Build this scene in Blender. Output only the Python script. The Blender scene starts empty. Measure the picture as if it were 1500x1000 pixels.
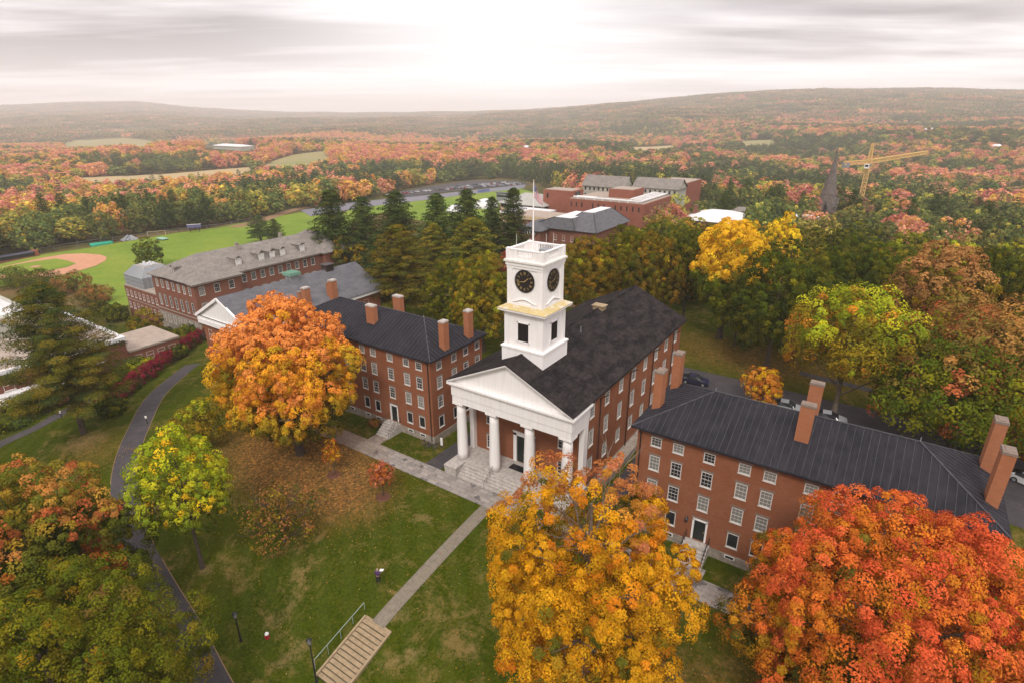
import bpy, bmesh, math, random
import numpy as np
from mathutils import Vector, Matrix

PI = math.pi
SC = bpy.context.scene
COL = SC.collection
rnd = random.Random(7)

# ------------------------------------------------------------------ camera
FPX = 836.9
PT, YW, RL = [math.radians(a) for a in (21.69, -34.005, -0.185)]
CAM = np.array([38.75, -46.616, 39.283])
_fw = np.array([math.sin(YW) * math.cos(PT), math.cos(YW) * math.cos(PT), -math.sin(PT)])
_r = np.array([math.cos(YW), -math.sin(YW), 0.0])
_u = np.cross(_r, _fw)
_r2 = math.cos(RL) * _r + math.sin(RL) * _u
_u2 = -math.sin(RL) * _r + math.cos(RL) * _u
cd = bpy.data.cameras.new('camera')
cam = bpy.data.objects.new('camera', cd)
COL.objects.link(cam)
cd.sensor_width = 36.0
cd.lens = 36.0 * FPX / 1500.0
cd.clip_start = 0.5
cd.clip_end = 30000.0
m = Matrix(((_r2[0], _u2[0], -_fw[0], CAM[0]), (_r2[1], _u2[1], -_fw[1], CAM[1]), (_r2[2], _u2[2], -_fw[2], CAM[2]), (0, 0, 0, 1)))
cam.matrix_world = m
SC.camera = cam


def ray(x, y):
    return _fw + _r2 * (x - 750) / FPX - _u2 * (y - 500) / FPX


def onz(x, y, z):
    d = ray(x, y)
    return CAM + d * (z - CAM[2]) / d[2]


def onX(x, y, v):
    d = ray(x, y)
    return CAM + d * (v - CAM[0]) / d[0]


def proj(P):
    d = np.asarray(P, float) - CAM
    z = d @ _fw
    return 750 + FPX * (d @ _r2) / z, 500 - FPX * (d @ _u2) / z, z


# ------------------------------------------------------------------ terrain
def _sm(t):
    t = np.clip(t, 0, 1)
    return t * t * (3 - 2 * t)


WX = np.array([-1e5, -7000, -450, -300, -190, -110, -85, -66, -50, -35, -25, -18, 1e5])
WZ = np.array([28, 28, 27, 13.6, 12.8, 9.2, 7.7, 5.0, 3.0, 1.3, .25, 0, 0])
SY = np.array([-1e5, -700, -200, -60, -32, -26, -21, -13, -6, 1e5])
SZ = np.array([29, 29, 12, 6, 4.2, 3.7, 1.9, .75, 0, 0])
NY = np.array([-1e5, 95, 150, 200, 300, 450, 620, 1e5])
NZ = np.array([0, 0, 4, 8.5, 13, 22, 29, 29])
EX = np.array([-1e5, 200, 320, 700, 1e5])
EZ_ = np.array([0, 0, 8, 29, 29])


def smooth_interp(x, X, Z, w):
    return (np.interp(x - w, X, Z) + 2 * np.interp(x, X, Z) + np.interp(x + w, X, Z)) / 4


def hill(x, y):
    dx = x - CAM[0]
    dy = y - CAM[1]
    r = np.hypot(dx, dy)
    th = np.arctan2(dx, dy) - YW
    th = np.clip((th + PI) % (2 * PI) - PI, -1.2, 1.2)
    px = 750 + 900 * np.tan(th)
    hp = np.interp(px, [400, 800], [.78, .76]) * np.interp(px, [-600, 0, 120, 200, 240, 300, 400, 500, 620, 700, 760, 850, 950, 1050, 1120, 1200, 1320, 1500, 1700, 2400],
                   [12, 15, 19, 20, 16, 8, 2, -1, 0, 1, 4, 10, 19, 28, 33.5, 35.5, 35, 31, 24, 8])
    rc = np.interp(px, [-600, 300, 700, 900, 2400], [8600, 8600, 6400, 4900, 4800])
    crest = CAM[2] + rc * (hp / 900) * np.cos(th)
    r0 = np.interp(px, [-600, 500, 900, 1500, 2400], [3800, 3000, 1200, 900, 900])
    t = _sm((r - r0) / (rc - r0))
    t = 0.55 * t + 0.45 * np.clip((r - r0) / (rc - r0), 0, 1)
    n = 9 * np.sin(x / 310 + 1.3) * np.cos(y / 260 + .4) + 6 * np.sin(x / 131 + y / 173) + 14 * np.sin(x / 900 - y / 700 + 2)
    return (crest + 30) * t + n * _sm((r - 500) / 900) * (1 - .6 * t)


def terr(x, y):
    x = np.asarray(x, float)
    y = np.asarray(y, float)
    w = smooth_interp(x, WX, WZ, 3.0)
    s = smooth_interp(y, SY, SZ, 1.2)
    n = smooth_interp(y, NY, NZ, 8.0)
    e = smooth_interp(x, EX, EZ_, 8.0)
    t = np.minimum(np.sqrt(w * w + s * s + n * n + e * e), 30.0)
    return -1.3 - t * (28.7 / 30) + hill(x, y)


def gz(x, y):
    return float(terr(x, y))


def at(px, py, dz=0.0):
    d = ray(px, py)
    lo = 5.0
    t = 5.0
    while t < 9000:
        p = CAM + d * t
        if p[2] < terr(p[0], p[1]) + dz:
            break
        lo = t
        t *= 1.02
    hi = t
    for _ in range(30):
        mm = (lo + hi) / 2
        p = CAM + d * mm
        if p[2] < terr(p[0], p[1]) + dz:
            hi = mm
        else:
            lo = mm
    return CAM + d * hi


# ------------------------------------------------------------------ object helpers
ORG = {}


def tag(o, label=None, cat=None, group=None, kind=None):
    if label: o['label'] = label
    if cat: o['category'] = cat
    if group: o['group'] = group
    if kind: o['kind'] = kind
    return o


def thing(name, loc, label, cat, group=None):
    o = bpy.data.objects.new(name, None)
    o.empty_display_size = .5
    COL.objects.link(o)
    o.location = loc
    ORG[o] = Vector(loc)
    return tag(o, label, cat, group)


def link(name, me, parent=None, loc=None, rotz=0.0):
    """link mesh; loc in WORLD coordinates (mesh local to loc). Without loc the mesh is in world coordinates and gets shifted to the parent's origin"""
    o = bpy.data.objects.new(name, me)
    COL.objects.link(o)
    po = ORG[parent] if parent is not None else Vector((0, 0, 0))
    if parent is not None:
        o.parent = parent
    if loc is not None:
        o.location = Vector(loc) - po
        o.rotation_euler = (0, 0, rotz)
        ORG[o] = Vector(loc)
    else:
        ORG[o] = po.copy()
    return o


class MB:
    def __init__(s):
        s.v = []
        s.f = []
        s.m = []

    def face(s, pts, mi=0):
        b = len(s.v)
        s.v += [tuple(p) for p in pts]
        s.f.append(tuple(range(b, b + len(pts))))
        s.m.append(mi)

    def box(s, x0, x1, y0, y1, z0, z1, mi=0):
        b = len(s.v)
        s.v += [(x0, y0, z0), (x1, y0, z0), (x1, y1, z0), (x0, y1, z0), (x0, y0, z1), (x1, y0, z1), (x1, y1, z1), (x0, y1, z1)]
        for f in ((0, 3, 2, 1), (4, 5, 6, 7), (0, 1, 5, 4), (1, 2, 6, 5), (2, 3, 7, 6), (3, 0, 4, 7)):
            s.f.append(tuple(b + i for i in f))
            s.m.append(mi)

    def prism(s, poly, z0, z1, mi=0):
        """poly: ccw list of (x,y)"""
        b = len(s.v)
        n = len(poly)
        s.v += [(p[0], p[1], z0) for p in poly] + [(p[0], p[1], z1) for p in poly]
        s.f.append(tuple(b + i for i in reversed(range(n))))
        s.f.append(tuple(b + n + i for i in range(n)))
        s.m += [mi, mi]
        for i in range(n):
            j = (i + 1) % n
            s.f.append((b + i, b + j, b + n + j, b + n + i))
            s.m.append(mi)

    def tube(s, pts, rad, n=8, mi=0, cap=True):
        """tapered tube through pts with radii rad"""
        pts = [Vector(p) for p in pts]
        b = len(s.v)
        up = Vector((0, 0, 1))
        for i, p in enumerate(pts):
            d = (pts[min(i + 1, len(pts) - 1)] - pts[max(i - 1, 0)]).normalized()
            a = d.cross(up)
            if a.length < .05:
                a = d.cross(Vector((0, 1, 0)))
            a.normalize()
            c = d.cross(a)
            r = rad[i] if hasattr(rad, '__len__') else rad
            for k in range(n):
                q = p + (a * math.cos(2 * PI * k / n) + c * math.sin(2 * PI * k / n)) * r
                s.v.append(tuple(q))
        for i in range(len(pts) - 1):
            for k in range(n):
                k2 = (k + 1) % n
                s.f.append((b + i * n + k, b + (i + 1) * n + k, b + (i + 1) * n + k2, b + i * n + k2))
                s.m.append(mi)
        if cap:
            s.f.append(tuple(b + k for k in range(n)))
            s.m.append(mi)
            e = b + (len(pts) - 1) * n
            s.f.append(tuple(e + k for k in reversed(range(n))))
            s.m.append(mi)

    def cyl(s, x, y, z0, z1, r0, r1=None, n=16, mi=0):
        r1 = r0 if r1 is None else r1
        s.tube([(x, y, z0), (x, y, z1)], [r0, r1], n, mi)

    def bar(s, a, b, w, h=None, mi=0):
        """rectangular bar from a to b"""
        h = h or w
        a = Vector(a)
        b_ = Vector(b)
        d = (b_ - a).normalized()
        sd = d.cross(Vector((0, 0, 1)))
        if sd.length < .05:
            sd = Vector((1, 0, 0))
        sd.normalize()
        u = sd.cross(d)
        i0 = len(s.v)
        for p in (a, b_):
            for cx, cz in ((-1, -1), (1, -1), (1, 1), (-1, 1)):
                s.v.append(tuple(p + sd * cx * w / 2 + u * cz * h / 2))
        for f in ((0, 1, 2, 3), (7, 6, 5, 4), (0, 4, 5, 1), (1, 5, 6, 2), (2, 6, 7, 3), (3, 7, 4, 0)):
            s.f.append(tuple(i0 + i for i in f))
            s.m.append(mi)

    def mesh(s, name, mats, off=None, smooth=False):
        me = bpy.data.meshes.new(name)
        v = s.v
        if off is not None:
            v = [(p[0] - off[0], p[1] - off[1], p[2] - off[2]) for p in v]
        me.from_pydata(v, [], s.f)
        mats = mats if isinstance(mats, (list, tuple)) else [mats]
        for mm in mats:
            me.materials.append(mm)
        if len(mats) > 1:
            me.polygons.foreach_set('material_index', s.m)
        if smooth:
            me.polygons.foreach_set('use_smooth', [True] * len(me.polygons))
        me.update()
        return me

    def build(s, name, mats, parent=None, smooth=False, recalc=False):
        off = ORG[parent] if parent is not None else None
        me = s.mesh(name, mats, off, smooth)
        if recalc:
            bm = bmesh.new()
            bm.from_mesh(me)
            bmesh.ops.recalc_face_normals(bm, faces=bm.faces)
            bm.to_mesh(me)
            bm.free()
        return link(name, me, parent)


# ------------------------------------------------------------------ materials
def newmat(name):
    mt = bpy.data.materials.new(name)
    mt.use_nodes = True
    nt = mt.node_tree
    nt.nodes.clear()
    out = nt.nodes.new('ShaderNodeOutputMaterial')
    return mt, nt, out


class NT:
    def __init__(s, nt): s.nt = nt

    def n(s, typ, **kw):
        nd = s.nt.nodes.new(typ)
        for k, v in kw.items():
            if k.startswith('i_'):
                nd.inputs[k[2:].replace('_', ' ')].default_value = v
            else:
                setattr(nd, k, v)
        return nd

    def l(s, a, b): s.nt.links.new(a, b)

    def noise(s, vec, scale, detail=4, rough=.55, dist=0.0):
        nd = s.n('ShaderNodeTexNoise')
        nd.inputs['Scale'].default_value = scale
        nd.inputs['Detail'].default_value = detail
        nd.inputs['Roughness'].default_value = rough
        nd.inputs['Distortion'].default_value = dist
        if vec is not None: s.l(vec, nd.inputs['Vector'])
        return nd.outputs['Fac']

    def ramp(s, fac, stops, interp='LINEAR'):
        nd = s.n('ShaderNodeValToRGB')
        cr = nd.color_ramp
        cr.interpolation = interp
        while len(cr.elements) < len(stops): cr.elements.new(.5)
        for e, (p, c) in zip(cr.elements, stops):
            e.position = p
            e.color = (c[0], c[1], c[2], 1) if hasattr(c, '__len__') else (c, c, c, 1)
        s.l(fac, nd.inputs['Fac'])
        return nd.outputs['Color']

    def mix(s, fac, a, b, mode='MIX'):
        nd = s.n('ShaderNodeMix', data_type='RGBA', blend_type=mode)
        for sock, v in ((nd.inputs[0], fac), (nd.inputs[6], a), (nd.inputs[7], b)):
            if hasattr(v, 'is_output') or isinstance(v, bpy.types.NodeSocket):
                s.l(v, sock)
            elif hasattr(v, '__len__'):
                sock.default_value = (v[0], v[1], v[2], 1)
            else:
                sock.default_value = v
        return nd.outputs[2]

    def math(s, op, a, b=None, c=None):
        nd = s.n('ShaderNodeMath', operation=op)
        for i, v in enumerate((a, b, c)):
            if v is None: continue
            if isinstance(v, bpy.types.NodeSocket): s.l(v, nd.inputs[i])
            else: nd.inputs[i].default_value = v
        return nd.outputs[0]

    def pos(s): return s.n('ShaderNodeNewGeometry').outputs['Position']

    def mapping(s, vec, scale=(1, 1, 1), rot=(0, 0, 0), loc=(0, 0, 0)):
        nd = s.n('ShaderNodeMapping')
        nd.inputs['Scale'].default_value = scale
        nd.inputs['Rotation'].default_value = rot
        nd.inputs['Location'].default_value = loc
        s.l(vec, nd.inputs['Vector'])
        return nd.outputs[0]

    def bsdf(s, out, color, rough=.8, spec=.3, metal=0.0, bump=None, bstr=.3, bdist=.05):
        b = s.n('ShaderNodeBsdfPrincipled')
        if isinstance(color, bpy.types.NodeSocket): s.l(color, b.inputs['Base Color'])
        else: b.inputs['Base Color'].default_value = (color[0], color[1], color[2], 1)
        if isinstance(rough, bpy.types.NodeSocket): s.l(rough, b.inputs['Roughness'])
        else: b.inputs['Roughness'].default_value = rough
        b.inputs['Specular IOR Level'].default_value = spec
        b.inputs['Metallic'].default_value = metal
        if bump is not None:
            bp = s.n('ShaderNodeBump')
            bp.inputs['Strength'].default_value = bstr
            bp.inputs['Distance'].default_value = bdist
            s.l(bump, bp.inputs['Height'])
            s.l(bp.outputs[0], b.inputs['Normal'])
        s.l(b.outputs[0], out.inputs['Surface'])
        return b


def plain(name, c, var=.12, scale=1.5, rough=.7, spec=.3, metal=0.0):
    mt, nt, out = newmat(name)
    N = NT(nt)
    f = N.noise(N.pos(), scale, 5)
    lo = tuple(v * (1 - var) for v in c)
    hi = tuple(min(1, v * (1 + var)) for v in c)
    N.bsdf(out, N.ramp(f, [(.3, lo), (.7, hi)]), rough, spec, metal)
    return mt


def wallvec(N):
    """(x+y, z) position vector: runs along any axis-aligned wall"""
    sp = N.n('ShaderNodeSeparateXYZ')
    N.l(N.pos(), sp.inputs[0])
    cb = N.n('ShaderNodeCombineXYZ')
    N.l(N.math('ADD', sp.outputs[0], sp.outputs[1]), cb.inputs[0])
    N.l(sp.outputs[2], cb.inputs[1])
    return cb.outputs[0]


def brickmat(name, c1, c2, mortar):
    mt, nt, out = newmat(name)
    N = NT(nt)
    w = wallvec(N)
    bk = N.n('ShaderNodeTexBrick')
    bk.inputs['Scale'].default_value = 1.0
    bk.inputs['Brick Width'].default_value = .23
    bk.inputs['Row Height'].default_value = .08
    bk.inputs['Mortar Size'].default_value = .008
    bk.inputs['Bias'].default_value = .1
    for k, v in (('Color1', c1), ('Color2', c2), ('Mortar', mortar)): bk.inputs[k].default_value = (*v, 1)
    N.l(w, bk.inputs['Vector'])
    big = N.noise(N.pos(), .45, 7, .68)
    streak = N.noise(N.mapping(w, (.9, 6, 1)), 1.2, 4, .6)
    c = N.mix(N.ramp(big, [(.40, 0), (.62, .75)]), bk.outputs['Color'], tuple(v * .62 for v in c1))
    c = N.mix(N.ramp(streak, [(.45, 0), (.75, .4)]), c, tuple(min(1, v * 1.35 + .02) for v in c2))
    fine = N.noise(N.mapping(w, (.55, 1.6, 1)), 3.2, 5, .8)
    c = N.mix(.5, c, N.ramp(fine, [(.3, tuple(v * .55 for v in c1)), (.75, tuple(v * 1.4 for v in c2))]))
    N.bsdf(out, c, .92, .05)
    return mt


M = {}
M['brick'] = brickmat('brick_red', (.34, .122, .056), (.215, .076, .039), (.34, .24, .17))
M['brick_dark'] = brickmat('brick_brown', (.27, .105, .065), (.20, .08, .052), (.25, .18, .15))
M['brick_far'] = brickmat('brick_orange', (.31, .105, .066), (.25, .085, .055), (.28, .18, .14))
M['chimney'] = brickmat('brick_chimney', (.44, .175, .08), (.32, .12, .058), (.32, .21, .16))
def weathered_white():
    mt, nt, out = newmat('white_paint')
    N = NT(nt)
    f = N.noise(N.mapping(wallvec(N), (2.2, .22, 1)), 1.3, 6, .7)
    h = N.noise(N.pos(), .8, 6, .7)
    c = N.ramp(f, [(.30, (.735, .70, .67)), (.5, (.80, .775, .755)), (.7, (.84, .815, .80))])
    c = N.mix(N.ramp(h, [(.55, 0), (.78, .25)]), c, (.66, .62, .57))
    N.bsdf(out, c, .6, .2)
    return mt


M['white'] = weathered_white()
M['trim'] = plain('window_trim', (.60, .565, .525), .08, 2, .6, .2)
M['white_aged'] = plain('white_paint_aged', (.72, .69, .65), .1, 3, .6, .3)
M['stone'] = plain('foundation_stone', (.30, .26, .215), .28, 1.8, .9, .2)
M['lintel'] = plain('lintel_stone', (.20, .155, .125), .15, 3, .9, .2)
M['granite'] = plain('step_granite', (.40, .365, .33), .25, 2.2, .85, .2)
M['concrete'] = plain('path_concrete', (.33, .29, .24), .14, 1.2, .9, .2)
M['dark'] = plain('dark_opening', (.012, .011, .012), .1, 2, .4, .4)
M['door_green'] = plain('door_dark_green', (.012, .018, .016), .1, 2, .35, .5)
M['iron'] = plain('black_iron', (.015, .015, .016), .1, 3, .45, .5)
M['pipe'] = plain('downpipe_brown', (.035, .022, .018), .1, 3, .5, .4)
M['grey_metal'] = plain('grey_metal', (.22, .23, .24), .12, 2, .5, .5)
M['green_metal'] = plain('green_copper', (.16, .30, .22), .12, 3, .6, .3)
M['tan'] = plain('tan_masonry', (.50, .38, .24), .1, .6, .85, .2)
M['cream_wall'] = plain('pale_stone_wall', (.38, .37, .31), .14, .5, .85, .2)
M['membrane'] = plain('roof_membrane_white', (.62, .61, .60), .12, .5, .7, .3)
M['gravel_roof'] = plain('roof_gravel_tan', (.33, .27, .22), .14, .8, .9, .2)
M['crane'] = plain('crane_yellow', (.66, .42, .15), .08, .5, .5, .4)
M['bark'] = plain('tree_bark', (.085, .066, .050), .35, 3.5, .95, .1)
M['bark_light'] = plain('tree_bark_pale', (.16, .125, .095), .3, 3.0, .95, .1)
M['spire'] = plain('brown_spire_stone', (.135, .112, .10), .35, 1.1, .9, .2)
M['teal'] = plain('teal_metal', (.10, .24, .22), .1, .5, .6, .3)
M['tarp'] = plain('green_tarp', (.03, .38, .24), .15, .6, .5, .4)
M['gold'] = plain('clock_gold', (.42, .30, .12), .1, 5, .35, .5)
M['clock_black'] = plain('clock_black', (.018, .014, .014), .1, 4, .4, .4)
M['wood'] = plain('weathered_wood', (.30, .225, .135), .2, 2.5, .85, .2)


def tower_roof_mat():
    mt, nt, out = newmat('lichen_gold_metal')
    N = NT(nt)
    f = N.noise(N.mapping(N.pos(), (1.6, 1.6, 3)), .75, 4, .65, .6)
    c = N.ramp(f, [(.40, (.58, .54, .46)), (.5, (.50, .38, .15)), (.6, (.52, .42, .2)), (.68, (.5, .46, .38)), (.75, (.2, .18, .15))])
    N.bsdf(out, c, .7, .3)
    return mt


M['lichen'] = tower_roof_mat()


def seam_roof_mat():
    mt, nt, out = newmat('standing_seam_metal_black')
    N = NT(nt)
    f = N.noise(N.pos(), .5, 6, .65)
    g = N.noise(N.mapping(N.pos(), (3, .35, .35)), 1.4, 4, .7)
    c = N.ramp(f, [(.3, (.010, .010, .014)), (.7, (.026, .025, .031))])
    c = N.mix(N.ramp(g, [(.5, 0), (.75, .22)]), c, (.08, .074, .078))
    N.bsdf(out, c, .7, .12, .0)
    return mt


M['seam'] = seam_roof_mat()
M['seam_rib'] = plain('roof_rib', (.062, .060, .068), .3, 1.5, .6, .15)


def shingle_mat(name, a, b, rowh=.3, hl=None):
    mt, nt, out = newmat(name)
    N = NT(nt)
    bk = N.n('ShaderNodeTexBrick')
    for k, v in (('Scale', 1.0), ('Brick Width', .45), ('Row Height', rowh), ('Mortar Size', .015)): bk.inputs[k].default_value = v
    for k, v in (('Color1', a), ('Color2', b), ('Mortar', tuple(x * .6 for x in a))): bk.inputs[k].default_value = (*v, 1)
    sp = N.n('ShaderNodeSeparateXYZ')
    N.l(N.pos(), sp.inputs[0])
    cb = N.n('ShaderNodeCombineXYZ')
    N.l(sp.outputs[1], cb.inputs[0])
    N.l(sp.outputs[0], cb.inputs[1])
    N.l(cb.outputs[0], bk.inputs['Vector'])
    f = N.noise(N.mapping(N.pos(), (1, .45, 1)), .9, 9, .8)
    c = N.mix(N.ramp(f, [(.42, 0), (.64, .85)]), bk.outputs['Color'], hl or tuple(x * 1.8 for x in b))
    f2 = N.noise(N.mapping(N.pos(), (.5, 2.2, 1)), 1.1, 5, .7)
    c = N.mix(N.ramp(f2, [(.5, 0), (.75, .5)]), c, tuple(x * .55 for x in a))
    N.bsdf(out, c, .95, .03)
    return mt


M['shingle'] = shingle_mat('asphalt_shingle_black', (.013, .012, .013), (.019, .017, .018), .25, (.052, .043, .041))
M['slate'] = shingle_mat('slate_grey', (.21, .19, .17), (.155, .14, .13), .3, (.28, .25, .215))
M['slate_blue'] = shingle_mat('slate_dark_grey', (.115, .115, .125), (.10, .10, .108), .3, (.15, .148, .155))


def glass_mat(name, c, rough=.12, spec=.5):
    mt, nt, out = newmat(name)
    N = NT(nt)
    N.bsdf(out, c, rough, spec)
    return mt


M['pane_dark'] = glass_mat('pane_dark', (.02, .022, .026))
M['pane_grey'] = glass_mat('pane_blind', (.20, .20, .185), .25)
M['pane_mid'] = glass_mat('pane_half', (.075, .075, .075), .18)


def leaf_mat(name='leaves'):
    mt, nt, out = newmat(name)
    N = NT(nt)
    a = N.n('ShaderNodeAttribute', attribute_name='lc')
    oi = N.n('ShaderNodeObjectInfo')
    hs = N.n('ShaderNodeHueSaturation')
    N.l(a.outputs['Color'], hs.inputs['Color'])
    N.l(N.math('MULTIPLY_ADD', oi.outputs['Random'], .03, .485), hs.inputs['Hue'])
    N.l(N.math('MULTIPLY_ADD', oi.outputs['Random'], .35, .82), hs.inputs['Value'])
    c = hs.outputs[0]
    d = N.n('ShaderNodeBsdfDiffuse')
    t = N.n('ShaderNodeBsdfTranslucent')
    N.l(c, d.inputs[0])
    N.l(c, t.inputs[0])
    mx = N.n('ShaderNodeMixShader')
    mx.inputs[0].default_value = .22
    N.l(d.outputs[0], mx.inputs[1])
    N.l(t.outputs[0], mx.inputs[2])
    N.l(mx.outputs[0], out.inputs['Surface'])
    return mt


M['leaf'] = leaf_mat()
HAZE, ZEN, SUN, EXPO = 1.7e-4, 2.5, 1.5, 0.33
# ------------------------------------------------------------------ the ground
def grid_lines(lo, hi, fine, far_lo, far_hi, g=1.07):
    L = list(np.arange(lo, hi + .01, fine))
    s = fine
    x = hi
    up = []
    while x < far_hi:
        s *= g
        x += s
        up.append(x)
    s = fine
    x = lo
    dn = []
    while x > far_lo:
        s *= g
        x -= s
        dn.append(x)
    return np.array(dn[::-1] + L + up)


GX = grid_lines(-110, 90, 2.0, -9500, 6500)
GY = grid_lines(-70, 120, 2.0, -1500, 9500)


def gauss(x, y, cx, cy, sx, sy):
    return np.exp(-((x - cx) / sx) ** 2 - ((y - cy) / sy) ** 2)


def carpet(x, y):
    c = 1.1 * gauss(x, y, -21, -9.5, 14, 7.5) + .7 * gauss(x, y, -12, -12, 9, 6) + .45 * gauss(x, y, 30, -18, 12, 9) + .5 * gauss(x, y, 46, -12, 14, 9)
    c += .65 * gauss(x, y, 25, 55, 30, 12) + .5 * gauss(x, y, 62, 30, 12, 20) + .5 * gauss(x, y, -50, -22, 10, 7) + .5 * gauss(x, y, -30, 55, 22, 9)
    return np.clip(c, 0, 1)


def ground_mat():
    mt, nt, out = newmat('grass_ground')
    N = NT(nt)
    p = N.pos()
    att = N.n('ShaderNodeAttribute', attribute_name='carpet').outputs['Fac']
    far = N.n('ShaderNodeAttribute', attribute_name='wild').outputs['Fac']
    n1 = N.noise(p, .09, 5, .6)
    n2 = N.noise(p, .9, 8, .78)
    n3 = N.noise(p, 3.6, 6, .85)
    g = N.ramp(n1, [(.3, (.012, .030, .002)), (.52, (.028, .050, .002)), (.75, (.078, .076, .005))])
    g = N.mix(N.ramp(n2, [(.42, 0), (.62, .32)]), g, (.10, .09, .010))
    g = N.mix(.5, g, N.ramp(n3, [(.34, (.007, .015, .001)), (.68, (.095, .104, .006))]))
    # mowing stripes
    wv = N.n('ShaderNodeTexWave', wave_type='BANDS', bands_direction='DIAGONAL')
    wv.inputs['Scale'].default_value = .16
    wv.inputs['Distortion'].default_value = 1.5
    N.l(p, wv.inputs['Vector'])
    g = N.mix(N.ramp(wv.outputs['Fac'], [(.3, 0), (.9, .16)]), g, (.075, .095, .016))
    # dry and bare patches
    dry = N.ramp(N.noise(p, .15, 9, .8, 1.1), [(.49, 0), (.60, 1)])
    bare = N.n('ShaderNodeAttribute', attribute_name='bare').outputs['Fac']
    dm = N.math('MULTIPLY', dry, N.ramp(n2, [(.42, 0), (.58, .75)]))
    g = N.mix(dm, g, (.19, .13, .045))
    bm_ = N.math('MULTIPLY_ADD', bare, 1.5, N.math('MULTIPLY_ADD', n2, 1.6, -1.35))
    bc = N.n('ShaderNodeClamp')
    N.l(bm_, bc.inputs[0])
    bz = N.math('MULTIPLY', bc.outputs[0], N.math('GREATER_THAN', bare, .03))
    g = N.mix(N.math('MULTIPLY', bz, .8), g, N.ramp(n3, [(.35, (.20, .12, .055)), (.7, (.34, .235, .12))]))
    # scattered pale fallen leaves
    vo = N.n('ShaderNodeTexVoronoi', feature='F1')
    vo.inputs['Scale'].default_value = 1.7
    N.l(p, vo.inputs['Vector'])
    spk = N.math('MULTIPLY', N.math('LESS_THAN', vo.outputs['Distance'], .06), N.ramp(n2, [(.45, 0), (.5, 1)]))
    g = N.mix(N.math('MULTIPLY', spk, .8), g, (.34, .27, .13))
    # leaf litter under the maples
    v2 = N.n('ShaderNodeTexVoronoi', feature='F1')
    v2.inputs['Scale'].default_value = 4.5
    N.l(p, v2.inputs['Vector'])
    lc = N.ramp(v2.outputs['Color'], [(.0, (.10, .055, .02)), (.35, (.23, .105, .03)), (.6, (.15, .085, .028)), (.8, (.36, .17, .04)), (1, (.06, .055, .02))], 'CONSTANT')
    cm = N.math('MULTIPLY_ADD', att, 1.6, -.68)
    cm = N.math('ADD', cm, N.math('MULTIPLY', n2, .55))
    cmn = N.n('ShaderNodeClamp')
    N.l(cm, cmn.inputs[0])
    g = N.mix(N.math('MULTIPLY', cmn.outputs[0], .88), g, lc)
    # meadow and forest floor further out
    n4 = N.noise(p, .012, 6, .65)
    fr = N.ramp(n4, [(.35, (.045, .060, .022)), (.5, (.10, .085, .03)), (.62, (.16, .10, .045)), (.75, (.075, .10, .025))])
    g = N.mix(far, g, fr)
    N.bsdf(out, g, 1.0, .0, bump=n3, bstr=.5, bdist=.04)
    return mt


M['ground'] = ground_mat()
X, Y = np.meshgrid(GX, GY)
Z = terr(X, Y)
nx, ny = len(GX), len(GY)
me = bpy.data.meshes.new('ground')
me.vertices.add(nx * ny)
me.vertices.foreach_set('co', np.stack([X, Y, Z], -1).astype(np.float32).ravel())
i, j = np.meshgrid(np.arange(nx - 1), np.arange(ny - 1))
a = (j * nx + i).ravel()
q = np.stack([a, a + 1, a + nx + 1, a + nx], -1)
me.loops.add(q.size)
me.polygons.add(len(q))
me.loops.foreach_set('vertex_index', q.ravel().astype(np.int32))
me.polygons.foreach_set('loop_start', (np.arange(len(q)) * 4).astype(np.int32))
me.polygons.foreach_set('loop_total', np.full(len(q), 4, np.int32))
me.update(calc_edges=True)
me.polygons.foreach_set('use_smooth', [True] * len(q))
at1 = me.attributes.new('carpet', 'FLOAT', 'POINT')
at1.data.foreach_set('value', carpet(X, Y).astype(np.float32).ravel())
at2 = me.attributes.new('wild', 'FLOAT', 'POINT')
wild = np.clip(np.maximum.reduce([(Y - 125) / 30, (-X - 115) / 25, (X - 130) / 40, (-Y - 90) / 60]), 0, 1)
at2.data.foreach_set('value', wild.astype(np.float32).ravel())
BP = [(620, 752, 1.5, 1), (508, 700, 2.6, .9), (430, 958, 1.8, 1), (500, 660, 3.0, .6), (420, 885, 2.2, .55), (440, 850, 2.2, .5), (605, 930, 1.6, .6), (560, 965, 2.4, .5), (232, 742, 2.5, .8), (610, 960, 1.5, .6), (400, 910, 1.2, .6), (352, 945, .9, .7), (392, 940, .8, .6), (300, 838, 1.6, .8), (125, 645, 5, .8), (365, 690, 4, .5), (575, 905, 1.2, .8), (640, 905, 2.2, .45), (700, 950, 2.5, .5), (455, 820, 2.5, .4)]
bv = np.zeros_like(X)
for (bx_, by_, s_b, am) in BP:
    q_ = at(bx_, by_)
    bv = np.maximum(bv, am * gauss(X, Y, q_[0], q_[1], s_b, s_b * .8))
at3 = me.attributes.new('bare', 'FLOAT', 'POINT')
at3.data.foreach_set('value', bv.astype(np.float32).ravel())
me.materials.append(M['ground'])
ground = link('ground', me)
tag(ground, kind='structure')


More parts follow.
